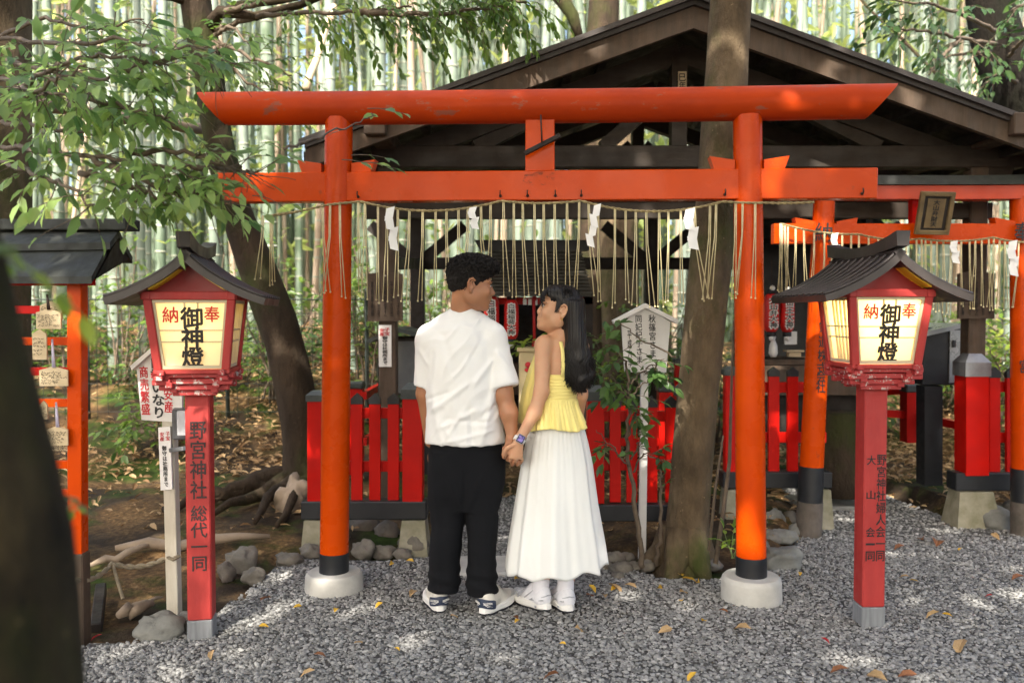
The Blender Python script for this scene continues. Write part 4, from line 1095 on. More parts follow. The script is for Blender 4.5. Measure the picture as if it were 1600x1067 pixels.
for px, s in ((1272, -1), (1304, 1), (1582, -1)):
    p = W(px, 352, D2); w = .125; mb = MB(); o = [p, p + Vector((s * w, 0, 0)), p + Vector((s * (w + .008), 0, .045)), p + Vector((0, 0, .02))]
    mb.prism([q + Vector((0, -.036, 0)) for q in o], (0, .072, 0)); recalc(mb.build('wedge', M['vermilion'], tor2))
# tilted name plaque
c = W(1459, 333, D2 - .16); pr = Vector((1, 0, -.02)).normalized(); pu = Vector((.44, -.24, .86)).normalized(); pu = (pu - pr * pu.dot(pr)).normalized(); pn = pr.cross(pu)
M['plaque_wood'] = paint('gilded_plaque_wood', (.22, .15, .06), (.12, .08, .035), rough=.55, scale=8, wear=(.42, .30, .10), wear_at=.66)
mb = MB(); mb.frame_box(c, pr, pu, pn, .088, .115, .012, .004); pl = mb.build('name_plaque', M['wood_dark'], tor2)
mb = MB()
for s in (-1, 1):
    mb.frame_box(c + pr * (s * .092) + pn * .012, pr, pu, pn, .014, .132, .014, .004); mb.frame_box(c + pu * (s * .118) + pn * .013, pr, pu, pn, .105, .014, .013, .004)
mb.build('plaque_frame', M['plaque_wood'], pl)
mb = MB(); mb.frame_box(c + pn * .014, pr, pu, pn, .055, .090, .003); mb.build('plaque_panel', M['plaque_wood'], pl)
lettering('大山弁財天', c + pn * .0185, .038, .165, M['ink'], pl, pr, pu, bold=.03)
nrm = Vector((0, -1, 0))
def pil2(px, py): return W(px, py, D2 - .079)
lettering('納', pil2(1287, 363), .105, .115, M['ink'], tor2, bold=.025)
lettering('奉', pil2(1598, 362), .10, .115, M['ink'], tor2, bold=.025)
def on_pillar(px, py):
    a, b_ = W(1263, 838, D2), W(1288, 308, D2); f = (838 - py) / 530; cc = a.lerp(b_, f); rr2 = .0775 - .011 * f
    off = min(.9, (W(px, py, D2).x - cc.x) / rr2); th = math.asin(off)
    return cc + Vector((math.sin(th) * rr2, -math.cos(th) * rr2, 0)), Vector((math.cos(th), math.sin(th), 0))
for i, ch in enumerate('山鉄道株式会社'):
    py = 455 + [0, 53, 76, 98, 117, 130, 146][i] * 1.0 if i else 452
    p, rgt = on_pillar(1284 - (py - 450) * .052, py); lettering(ch, p, .058, .075, M['ink'], tor2, rgt, (-.05, 0, 1), bold=.02)
for i, ch in enumerate('宮'):
    lettering(ch, pil2(1601, 572), .06, .085, M['ink'], tor2, bold=.02)
def rp2(px, py): return W(px, py, D2 - .11)
RP2 = sag_curve([(rp2(1222, 350), rp2(1342, 366), .02), (rp2(1342, 366), rp2(1440, 373), .02), (rp2(1440, 373), rp2(1552, 371), .02), (rp2(1552, 371), rp2(1640, 376), .02)])
r2 = thing('straw_rope', 'thin straw rope with hanging straws strung across the smaller torii', 'rope', tuple(RP2[20]))
recalc(rope_mesh(RP2, .0045).build('cord', M['straw_rope'], r2, True))
g = np.random.default_rng(9)
for px in [1219, 1222, 1226, 1231, 1243, 1256, 1272, 1288, 1300, 1316, 1330, 1342, 1357, 1372, 1388, 1402, 1416, 1432, 1440, 1446, 1455, 1464, 1474, 1486, 1502, 1515, 1524, 1534, 1545, 1553, 1562, 1570, 1592]:
    recalc(tassel(rope_at(RP2, rp2(px, 370).x), (.43 + g.normal() * .015), g, .010).build('straw_tassel', M['straw'], r2, True))
for px, h, w, sd in ((1302, .16, .045, 5), (1488, .14, .05, 6), (1579, .22, .06, 7)):
    recalc(paper_streamer(rope_at(RP2, rp2(px, 370).x), h, w, sd, .02).build('paper_streamer', M['paper'], r2))

# ================================================================== LANTERN POSTS
m, nt, b = newmat('lit_paper_panel')
b.inputs['Base Color'].default_value = (.88, .84, .70, 1); b.inputs['Roughness'].default_value = .6
tr = nd(nt, 'ShaderNodeBsdfTranslucent'); tr.inputs[0].default_value = (.95, .90, .72, 1)
ms = nd(nt, 'ShaderNodeMixShader'); ms.inputs[0].default_value = .5
nt.links.new(b.outputs[0], ms.inputs[1]); nt.links.new(tr.outputs[0], ms.inputs[2]); nt.links.new(ms.outputs[0], nt.nodes['Material Output'].inputs[0])
M['panel'] = m
def lantern(label, loc, rz, scale, power, colour, RD=.27):
    """Post, tiered tray, flaring lantern box with lattice panels, curved gable roof. Local frame: front faces -Y."""
    L = thing('lantern_post', label, 'lantern', loc, rz, 'red wooden lanterns on posts')
    S = scale
    def bld(mb, name, mat, par=L, sm=False):
        mb.v = [(x * S, y * S, z * S) for x, y, z in mb.v]; return mb.build(name, M[mat], par, sm, world=False)
    mb = MB(); mb.box((0, 0, .60), (.104, .104, 1.03), bev=.006); bld(mb, 'post', 'lantern_red')
    mb = MB(); mb.box((0, 0, .035), (.108, .108, .10), bev=.004); bld(mb, 'metal_foot', 'steel_foot')
    # crossed tray beams
    for k, (hw, z) in enumerate(((.106, 1.098), (.119, 1.123), (.132, 1.150), (.145, 1.178))):
        for s in (-1, 1):
            ov = .026; mb = MB()
            mb.box((0, s * (hw - .022), z), (2 * hw + 2 * ov if k % 2 == 1 else 2 * hw - .03, .03, .0235), bev=.003)
            bld(mb, 'tray_beam', 'chipped_red'); mb = MB()
            mb.box((s * (hw - .022), 0, z + .0125), (.03, 2 * hw + 2 * ov if k % 2 == 1 else 2 * hw + .01, .0235), bev=.003)
            bld(mb, 'tray_beam', 'chipped_red')
    for s1 in (-1, 1):
        for s2 in (-1, 1): mb = MB(); mb.box((s1 * .127, s2 * .127, 1.148), (.075, .036, .024), bev=.003); mb.box((s1 * .134, s2 * .134, 1.166), (.036, .07, .02), bev=.003); bld(mb, 'corner_block', 'chipped_red')
    zb, zt, wb, wt = 1.197, 1.505, .138, .170
    mb = MB(); mb.box((0, 0, zb - .004), (2 * wb + .04, 2 * wb + .04, .018), bev=.003); bld(mb, 'lantern_floor', 'lantern_red')
    fr = MB()
    for sx in (-1, 1):
        for sy in (-1, 1):
            fr.bar((sx * wb, sy * wb, zb + .004), (sx * wt, sy * wt, zt), .034, .034, up=(sy, 0, 0) if False else (0, sy, .0), bev=.004)
    for sx, sy in ((0, -1), (0, 1), (-1, 0), (1, 0)):
        fr.box((sx * (wt + .002), sy * (wt + .002), zt + .012), (2 * wt + .05 if sx == 0 else .034, 2 * wt + .05 if sy == 0 else .034, .034), bev=.003)
    bld(fr, 'lantern_frame', 'lantern_red')
    for k, rot in enumerate((0, 90, 180, 270)):                 # four glowing panels with lattices
        Rz = Matrix.Rotation(R(rot), 4, 'Z')
        def P(u, h, d=0): # u -1..1 across, h 0..1 up
            w = wb + (wt - wb) * h; return Rz @ Vector((u * (w - .018), -(w + .004 - .012 + d), zb + .012 + (zt - zb - .020) * h))
        mb = MB(); mb.add([P(-1, 0), P(1, 0), P(1, 1), P(-1, 1), P(-1, 0, -.002), P(1, 0, -.002), P(1, 1, -.002), P(-1, 1, -.002)], [(0, 1, 2, 3), (7, 6, 5, 4), (0, 4, 5, 1), (1, 5, 6, 2), (2, 6, 7, 3), (3, 7, 4, 0)])
        pn_ = bld(mb, 'paper_panel', 'panel')
        mb = MB(); up = tuple(Rz @ Vector((0, -1, 0)))
        for u in ((-.16, .20) if k % 2 == 0 else (-.34, -.08, .2, .5)): mb.bar(P(u, 0, .004), P(u, 1, .004), .006, .010, up=up)
        for h in (.39, .56): mb.bar(P(-1, h, .005), P(1, h, .005), .006, .0095, up=up)
        for u in (-.985, .985): mb.bar(P(u, 0, .006), P(u, 1, .006), .014, .014, up=up)
        for h in (.012, .988): mb.bar(P(-1, h, .007), P(1, h, .007), .014, .0145, up=up)
        bld(mb, 'lattice', 'frame_cream', pn_)
        if k == 0:
            rgt = (1, 0, 0)
            def lt(s, u, h, w, hh, mat, bold):
                o = lettering(s, (0, 0, 0), w * S, hh * S, M[mat], None, rgt, (0, -.10, 1), bold=bold)
                c_ = P(u, h, .0108) * S; o.data.transform(Matrix.Translation(c_)); o.parent = pn_
            lt('御', .03, .745, .088, .088, 'ink', .05); lt('神', .03, .455, .086, .086, 'ink', .05); lt('燈', .03, .165, .086, .086, 'ink', .05)
            lt('納', -.56, .79, .062, .066, 'red_ink', .03); lt('奉', .60, .80, .062, .066, 'red_ink', .03)
    # gables (front, back)
    zr = 1.705
    for s in (-1, 1):
        y = s * .150; o = [Vector((-.19, y, zt + .012)), Vector((.19, y, zt + .012)), Vector((.185, y, zt + .022)), Vector((.085, y, zt + .082)), Vector((0, y, zt + .160)), Vector((-.085, y, zt + .082)), Vector((-.185, y, zt + .022))]
        mb = MB(); mb.prism(o, (0, -s * .02, 0)); recalc(bld(mb, 'gable', 'lantern_dark_red'))
    # curved roof slopes
    def rc(u): # u 0 ridge..1 eave -> x, z of upper surface
        return .322 * u, zr - .222 * u ** .74 + .024 * u ** 3
    for s in (-1, 1):
        rs = []
        for i in range(15):
            u = i / 14; x, z = rc(u); x2, z2 = rc(min(1, u + .02)); x0, z0 = rc(max(0, u - .02)); tx, tz = x2 - x0, z2 - z0; l = math.hypot(tx, tz); nx, nz = -tz / l, tx / l
            th = .030; rs.append([(s * x, -.262, z), (s * x, RD, z), (s * (x - nx * th), RD, z - nz * th), (s * (x - nx * th), -.262, z - nz * th)])
        mb = MB(); mb.rings(rs); rf = recalc(bld(mb, 'roof_slope', 'roof_metal'))
        mb = MB()
        for yb in np.linspace(-.245, RD - .02, 8 if RD < .3 else 10):
            pts = [(s * rc(i / 14)[0] + 0, yb, rc(i / 14)[1] + .006) for i in range(15)]
            mb.tube(pts, .0075, 6)
        bld(mb, 'batten', 'roof_metal', rf, True)
        mb = MB(); rs = []
        for i in range(10):
            u = .02 + .45 * i / 9; x, z = rc(u); rs.append([(s * x, -.235, z - .034), (s * x, .235, z - .034), (s * x, .235, z - .040), (s * x, -.235, z - .040)])
        mb.rings(rs); recalc(bld(mb, 'soffit', 'yellow_paint', rf))
    rs = []
    for i in range(13):
        v = -1 + 2 * i / 12; y = -.285 + (RD + .305) * (v + 1) / 2; z = zr + .004 + .026 * v * v; rs.append([(-.025, y, z - .02), (.025, y, z - .02), (.030, y, z + .026 + .018 * v * v), (-.030, y, z + .026 + .018 * v * v)])
    mb = MB(); mb.rings(rs); recalc(bld(mb, 'ridge', 'roof_metal'))
    lamp = bpy.data.lights.new('lantern_bulb', 'POINT'); lamp.energy = power; lamp.color = colour; lamp.shadow_soft_size = .04
    lo = bpy.data.objects.new('lantern_bulb', lamp); COL.objects.link(lo); lo.parent = L; lo.location = (0, 0, 1.44 * S)
    return L
pL = G(316, 992); pR = G(1357, 971)
LZ = R(9)
lanA = lantern('red wooden lantern post with faint light, on the left beside the white sign post', (pL.x, pL.y, 0), LZ, .985, 1.0, (1, .84, .46))
lanB = lantern('brightly lit red wooden lantern post standing right of the large torii', (pR.x, pR.y, 0), R(1), .995, 3.0, (1, .85, .48), .46)
for Lx, cols in ((lanA, [('野宮神社', .78, .985 - .0, .34), ]), ):
    pass
def post_text(Lx, s, xs, z, w, h, mat='ink_soft', side=False, bold=.02):
    o = lettering(s, (xs, -.0528, z), w, h, M[mat], None, bold=bold); o.parent = [c for c in Lx.children if c.name.startswith('post')][0]
post_text(lanA, '野宮神社', .002, .785, .068, .335); post_text(lanA, '総代一同', .002, .445, .068, .285)
post_text(lanB, '野宮神社婦人会一同', .026, .54, .042, .485, 'ink'); post_text(lanB, '大', -.020, .758, .04, .043, 'ink'); post_text(lanB, '山', -.020, .60, .04, .04, 'ink'); [post_text(lanB, ch, -.020, .43 - k * .055, .040, .044 if ch != '一' else .007, 'ink') for k, ch in enumerate('会一同')]

# ================================================================== PLAQUE RACK (left)
rk = thing('plaque_rack', 'orange prayer plaque rack under a dark mossy roof at the left edge', 'rack', (W(122, 1000, 3.72).x, 3.72, 0))
DR = 3.72
mb = MB(); mb.bar(W(122, 885, DR), W(121, 425, DR), .062, .062, up=(0, -1, 0), bev=.003); mb.build('post', M['vermilion'], rk)
mb = MB(); mb.bar(W(124, 1012, DR), W(122, 862, DR), .074, .075, up=(0, -1, 0), bev=.006); mb.build('stump_post', M['wood_brown'], rk)
mb = MB(); mb.bar(W(-60, 885, DR + .3), W(-60, 425, DR + .3), .062, .062, up=(0, -1, 0), bev=.003); mb.build('post', M['vermilion'], rk)
for y0, y1, mt in ((484, 484, 'fence_red'), (533, 533, 'vermilion'), (580, 580, 'fence_red'), (629, 629, 'vermilion'), (679, 679, 'fence_red'), (725, 725, 'vermilion'), (770, 770, 'vermilion')):
    mb = MB(); mb.bar(W(-60, y0, DR + .3), W(121, y1, DR + .01), .03, .036, bev=.002); mb.build('rail', M[mt], rk)
mb = MB(); mb.bar(W(-60, 438, DR + .3), W(140, 437, DR), .07, .05, bev=.003); mb.build('top_rail', M['fence_red'], rk)
e0, e1 = W(-70, 432, DR + .1), W(143, 432, DR - .22); m0, m1 = W(-70, 388, DR + .26), W(166, 384, DR - .06); r0_, r1_ = W(-70, 362, DR + .42), W(186, 360, DR + .10); k0, k1 = W(-70, 400, DR + .85), W(207, 402, DR + .45)
def slab(p, q, r, s_, th, name, mat, par):
    mb = MB(); mb.prism([p, q, r, s_], (0, 0, -th)); return recalc(mb.build(name, M[mat], par))
slab(e0, e1, m1 + Vector((.0, 0, -.012)), m0 + Vector((0, 0, -.012)), .03, 'roof_slope', 'dark_roof', rk)
slab(m0 + Vector((0, -.03, .012)), m1 + Vector((.03, -.03, .012)), r1_ + Vector((.0, 0, .0)), r0_, .03, 'roof_slope', 'dark_roof', rk)
slab(r0_, r1_, k1, k0, .03, 'roof_slope', 'dark_roof', rk)
mb = MB(); mb.bar(W(-70, 352, DR + .42), W(208, 352, DR + .08), .09, .05, bev=.004); mb.build('ridge', M['dark_roof'], rk)
mb = MB(); mb.prism([W(150, 436, DR - .12), W(184, 372, DR + .12), W(203, 404, DR + .40)], (-.02, .005, 0)); recalc(mb.build('gable', M['wood_dark'], rk))
def scribble(c, w, h, rows, seed, par, rgt=Vector((1, 0, 0))):
    """Illegible handwriting: short wavy ink strokes."""
    g = np.random.default_rng(seed); mb = MB()
    for r_ in range(rows):
        z = h * (.5 - (r_ + .5) / rows); x = -w / 2; end = w / 2 * (.3 + .7 * g.random())
        while x < end:
            L = .006 + .010 * g.random(); pts = [c + rgt * (x + L * k / 4) + Vector((0, -.004, z + .0035 * g.normal())) for k in range(5)]
            mb.tube(pts, .0009, 4); x += L + .003 + .003 * g.random()
    return mb.build('handwriting', M['ink'], par)
EM = 'wooden prayer plaques tied to the rack'
for i, (x0, y0, x1, y1, D, lab, cord) in enumerate(((56, 484, 95, 514, 3.68, 'wooden prayer plaque hanging highest on the rack, below the roof edge', 460), (50, 517, 73, 562, 3.66, 'narrow prayer plaque second from the top, half hidden by the dark trunk', None),
        (61, 574, 106, 603, 3.66, 'wide prayer plaque with dense handwriting on a long lilac cord', 530), (62, 628, 74, 655, 3.66, 'small sliver of a prayer plaque beside the dark trunk', None), (73, 667, 106, 696, 3.66, 'prayer plaque lowest on the rack, hung on a lilac cord', 628), (74, 690, 108, 704, 3.70, 'prayer plaque tucked behind the lowest one', None), (62, 473, 97, 500, 3.72, 'prayer plaque tucked behind the highest one', None))):
    tl, br = W(x0, y0, D), W(x1, y1, D); c = (tl + br) / 2; w, h = br.x - tl.x, tl.z - br.z
    t = thing('prayer_plaque', lab, 'plaque', (c.x, c.y, c.z), 0, EM)
    mb = MB(); o = [Vector((c.x - w / 2, c.y, c.z - h / 2)), Vector((c.x + w / 2, c.y, c.z - h / 2)), Vector((c.x + w / 2, c.y, c.z + h / 2 - .012)), Vector((c.x, c.y, c.z + h / 2 + .006)), Vector((c.x - w / 2, c.y, c.z + h / 2 - .012))]
    mb.prism(o, (0, .008, 0)); bd = recalc(mb.build('board', M['wood_pale'], t))
    scribble(Vector((c.x, c.y, c.z - .004)), w * .82, h * .66, 5, i, bd)
    if cord:
        mb = MB(); top = W((x0 + x1) / 2 - 2, cord, D); mb.tube([Vector((c.x, c.y - .003, c.z + h / 2)), top], .0045, 6); mb.tube([Vector((c.x + .008, c.y - .003, c.z + h / 2)), top], .0045, 6)
        M.setdefault('lilac', paint('lilac_cord', (.62, .58, .70), (.45, .42, .55), rough=.7)); mb.build('cord', M['lilac'] if i else M['iron'], t, True)
mb = rope_mesh(sag_curve([(W(118, 905, 3.66), W(175, 880, 3.9), .03), (W(175, 880, 3.9), W(264, 869, 4.02), .03), (W(264, 869, 4.02), W(276, 866, 4.0), 0)]), .008, 70)
mb.tube([W(262, 870, 4.0), W(270, 874, 3.975), W(281, 868, 4.0)], .009, 6); mb.tube([W(176, 880, 3.9), W(183, 905, 3.85), W(192, 935, 3.8)], .008, 6)
tag(recalc(mb.build('rope', M['old_rope'], smooth=True)), 'weathered low rope tied between the rack\'s foot and the white sign post', 'rope')
mb = MB(); mb.bar(W(150, 985, 3.85), W(158, 920, 4.25), .05, .07, bev=.006); tag(mb.build('edging_timber', M['wood_dark']), 'dark short timber lying beside the rack\'s wooden stump', 'timber')

# ================================================================== SIGNS
sg = thing('sign_board', 'white house-shaped signboard with red and black characters behind the left lantern', 'sign', tuple(G(270, 965)))
DS = 4.02
mb = MB(); mb.bar(W(273, 968, DS), W(263, 560, DS), .055, .055, up=(0, -1, 0), bev=.003); mb.build('post', M['white_old'], sg)
def pz(pts, D, name, mat, par, th=.02): mb = MB(); mb.prism([W(x, y, D) for x, y in pts], (0, th, 0)); return recalc(mb.build(name, M[mat], par))
bd = pz([(213, 571), (245, 540), (285, 560), (284, 660), (221, 656)], DS - .052, 'board', 'white_paint', sg)
pz([(203, 572), (243, 537), (243, 545), (206, 578)], DS - .09, 'eave_board', 'white_paint', sg, .07); pz([(243, 537), (292, 568), (289, 575), (243, 545)], DS - .09, 'eave_board', 'white_paint', sg, .07)
sf = DS - .054
lettering('商売繁盛', W(226, 610, sf), .040, .225, M['red_ink'], bd, (1, 0, -.03), (-.04, 0, 1), bold=.03); lettering('白福いなり', W(246, 605, sf), .058, .285, M['ink'], bd, (1, 0, -.03), (-.04, 0, 1), bold=.045); lettering('子宝安産', W(262, 607, sf), .040, .225, M['red_ink'], bd, (1, 0, -.03), (-.04, 0, 1), bold=.03)
ns = thing('notice_strip', 'narrow white notice with small handwriting on the old white post', 'notice', tuple(W(258, 765, DS - .05)))
bd = pz([(247, 668), (266, 666), (269, 764), (251, 766)], DS - .05, 'board', 'paper', ns, .012)
lettering('安産', W(253, 682, DS - .052), .019, .042, M['red_ink'], bd, bold=.02); lettering('子宝', W(262, 681, DS - .052), .019, .042, M['red_ink'], bd, bold=.02); lettering('御守は社務所まで', W(258, 728, DS - .052), .021, .19, M['ink'], bd, (1, 0, -.03), (-.04, 0, 1), bold=.03)
fl = thing('flood_light', 'grey box floodlight on a bracket behind the left lantern post', 'light', tuple(W(282, 700, 3.95)))
mb = MB(); mb.box(tuple(W(282, 661, 3.95)), (.07, .11, .14), R(20), .008); mb.build('housing', M['zinc_paint'], fl)
M['lamp_glass'] = paint('frosted_lamp_glass', (.62, .64, .66), (.55, .57, .6), rough=.25, bmp=0)
mb = MB(); mb.box(tuple(W(286, 661, 3.888)), (.052, .008, .115), R(14), .004); mb.build('lens', M['lamp_glass'], fl)
mb = MB(); mb.bar(W(268, 703, 4.0), W(292, 700, 3.9), .045, .02, bev=.003); mb.build('bracket', M['zinc_paint'], fl)

sc2 = thing('sign_board', 'white house-shaped wooden sign with black calligraphy behind the sapling', 'sign', tuple(W(1003, 872, 4.97)))
DC = 4.97
mb = MB(); mb.bar(W(1003, 876, DC), W(1008, 500, DC), .042, .042, up=(0, -1, 0), bev=.003); mb.build('post', M['white_paint'], sc2)
bd = pz([(971, 503), (1009, 478), (1047.5, 503), (1041, 582), (976, 581)], DC - .045, 'board', 'white_paint', sc2)
pz([(958, 501), (1009, 474), (1009, 481), (960, 506)], DC - .09, 'eave_board', 'white_paint', sc2, .08); pz([(1009, 474), (1061, 500), (1059, 506), (1009, 481)], DC - .09, 'eave_board', 'white_paint', sc2, .08)
sf = DC - .047
lettering('秋篠宮さま', W(1019.5, 525, sf), .040, .245, M['ink'], bd, (1, 0, 0), (-.03, 0, 1), bold=.02); lettering('同妃紀子さま', W(998.5, 530, sf), .038, .275, M['ink'], bd, (1, 0, 0), (-.03, 0, 1), bold=.02); lettering('平成六年', W(984, 545, sf), .024, .21, M['ink'], bd, (1, 0, 0), (-.03, 0, 1), bold=.02)

# ================================================================== FENCES
def fence(label, posts, pickets, rails, beam, feet, D, loc_px, end=None):
    """posts: (px, w px, cap top, cap bottom, foot); pickets: (px, w, tip, red top, foot)."""
    f = thing('picket_fence', label, 'fence', tuple(W(*loc_px, D))); s = D / FPX
    for px, w, ct, cb, ft, cm in posts:
        mb = MB(); mb.bar(W(px, ft, D), W(px, cb, D), w * s, w * s, up=(0, -1, 0), bev=.003); o = mb.build('post', M['fence_red'], f)
        hw = w * s * .5; c0, c1 = W(px, cb, D), W(px, ct, D); e = hw + .008; h = c1.z - c0.z; mb = MB()
        rs = [[c0 + Vector((a * e, b_ * e, 0)) for a, b_ in ((-1, -1), (1, -1), (1, 1), (-1, 1))], [c0 + Vector((a * e, b_ * e, h * .62)) for a, b_ in ((-1, -1), (1, -1), (1, 1), (-1, 1))], [c0 + Vector((a * e * .5, b_ * e * .5, h)) for a, b_ in ((-1, -1), (1, -1), (1, 1), (-1, 1))]]
        mb.rings(rs); mb.build('cap', M[cm], o)
    for px, w, tip, rt_, ft in pickets:
        mb = MB(); mb.bar(W(px, ft, D), W(px, rt_, D), w * s, .028, up=(0, -1, 0), bev=.002); o = mb.build('picket', M['fence_red'], f)
        hw = w * s / 2 + .0015; a, b_ = W(px, rt_, D), W(px, tip, D); h = b_.z - a.z; mb = MB()
        mb.prism([a + Vector((-hw, -.0165, 0)), a + Vector((hw, -.0165, 0)), a + Vector((hw, -.0165, h * .52)), a + Vector((0, -.0165, h)), a + Vector((-hw, -.0165, h * .52))], (0, .033, 0)); recalc(mb.build('picket_tip', M['black_paint'], o))
    for y0, x0, x1 in rails:
        mb = MB(); mb.bar(W(x0, y0, D + .036), W(x1, y0, D + .036), .03, 16.5 * s, bev=.002); mb.build('rail', M['fence_red'], f)
    x0, x1, yt, yb = beam
    mb = MB(); mb.bar(W(x0, (yt + yb) / 2, D), W(x1, (yt + yb) / 2, D), .13, (yb - yt) * s, bev=.006); mb.build('base_beam', M['black_paint'], f)
    for px0, px1, yt2, yb2 in feet:
        mb = MB(); a = W((px0 + px1) / 2, yb2 + 18, D); b_ = W((px0 + px1) / 2, yt2, D); hw = (px1 - px0) / 2 * s
        mb.rings([[a + Vector((p * hw * 1.25, q * .12, 0)) for p, q in ((-1, -1), (1, -1), (1, 1), (-1, 1))], [b_ + Vector((p * hw * .9, q * .075, 0)) for p, q in ((-1, -1), (1, -1), (1, 1), (-1, 1))]])
        mb.build('concrete_foot', M['foot_concrete'], f)
fence('red picket fence with black tips left of the man, behind the left torii pillar', [(496, 26, 610, 626, 782, 'grey_cap'), (646, 31, 598, 622, 782, 'grey_cap')], [(533, 17, 614, 631, 782), (558, 17.5, 614, 631, 782), (586, 17.5, 614, 631, 782), (615, 17.5, 614, 631, 782)], [(645, 484, 660), (728, 484, 660)], (474, 668, 780, 808), [(478, 506, 809, 860), (628, 668, 809, 862)], 5.1, (560, 860))
fence('red picket fence right of the woman, running behind the sapling', [(930, 26, 602, 625, 784, 'grey_cap'), (1068, 22, 600, 618, 784, 'grey_cap')], [(961, 17.5, 618, 636, 784), (987, 17, 618, 636, 784), (1018, 17.5, 618, 636, 784), (1048, 17.5, 618, 636, 784)], [(650, 920, 1075), (726, 920, 1075)], (912, 1082, 785, 811), [(1050, 1084, 812, 850)], 5.1, (1000, 860))
fence('red picket fence behind the main torii\'s right pillar, left of the small torii', [(1140, 17, 572, 586, 738, 'grey_cap')], [(1183, 16, 573, 588, 738), (1208.5, 17, 573, 588, 738), (1238, 17, 573, 588, 738)], [(605, 1135, 1290), (683, 1135, 1290)], (1126, 1295, 735, 760), [(1130, 1152, 762, 820), (1270, 1293, 762, 832)], 5.68, (1210, 830))
fence('red picket fence at the right edge with a metal pyramid post cap', [(1518, 36, 552, 587, 740, 'zinc'), (1640, 36, 552, 587, 740, 'zinc')], [(1553, 17, 573, 590, 738), (1580, 17, 573, 590, 738), (1608, 17, 573, 590, 738)], [(604, 1530, 1640), (683, 1530, 1640)], (1486, 1660, 736, 764), [(1488, 1546, 765, 815)], 5.72, (1550, 815))
# low fence further back
f = thing('low_fence', 'older low red fence running further back behind the picket fences', 'fence', tuple(W(560, 700, 6.6)))
for px, w, ct, cb, ft, D in ((557, 21, 596, 607, 740, 6.6), (1039, 22, 598, 612, 735, 6.6), (1060, 12, 560, 570, 735, 7.2), (1424, 25, 600, 612, 690, 6.9)):
    s = D / FPX; mb = MB(); mb.bar(W(px, ft, D), W(px, cb, D), w * s, w * s, up=(0, -1, 0)); o = mb.build('post', M['fence_red'], f); mb = MB(); mb.bar(W(px, cb, D), W(px, ct, D), w * s + .02, w * s + .02, up=(0, -1, 0), bev=.01); mb.build('cap', M['grey_cap'], o)
for (x0, y0, D0), (x1, y1, D1) in (((569, 618, 6.55), (600, 600, 8.2)), ((569, 690, 6.55), (600, 670, 8.2)), ((1290, 640, 6.9), (1424, 648, 6.9)), ((1424, 648, 6.9), (1520, 670, 6.4)), ((1380, 612, 7.1), (1424, 610, 6.9)), ((900, 640, 6.6), (1040, 640, 6.6)), ((900, 690, 6.6), (1040, 690, 6.6))):
    mb = MB(); mb.bar(W(x0, y0, D0), W(x1, y1, D1), .04, .06); mb.build('rail', M['fence_red'], f)

# dark wire mesh fence across the left background
m = M['wire'] = paint('dark_green_wire', (.030, .042, .034), (.02, .028, .022), rough=.5)
wf = thing('wire_fence', 'dark green wire mesh fence along the foot of the bamboo grove', 'fence', tuple(gpt(300, 7.9)))
mb = MB(); z0 = .45
xa, xb, DW = W(-120, 500, 7.9).x, W(640, 500, 7.9).x, 7.9
for x in np.arange(xa, xb, .1): mb.tube([(x, DW, z0 - .35), (x, DW, z0 + 1.15)], .0028, 4, False)
for z in np.arange(z0 - .2, z0 + 1.16, .13): mb.tube([(xa, DW - .006, z), (xb, DW - .006, z)], .0026 if z < z0 + 1.05 else .006, 4, False)
mb.build('mesh_panel', m, wf)
for x in np.arange(xa + .2, xb + .1, 1.3): mb = MB(); mb.tube([(x, DW + .03, z0 - .5), (x, DW + .03, z0 + 1.22)], .02, 8); mb.build('post', m, wf, True)
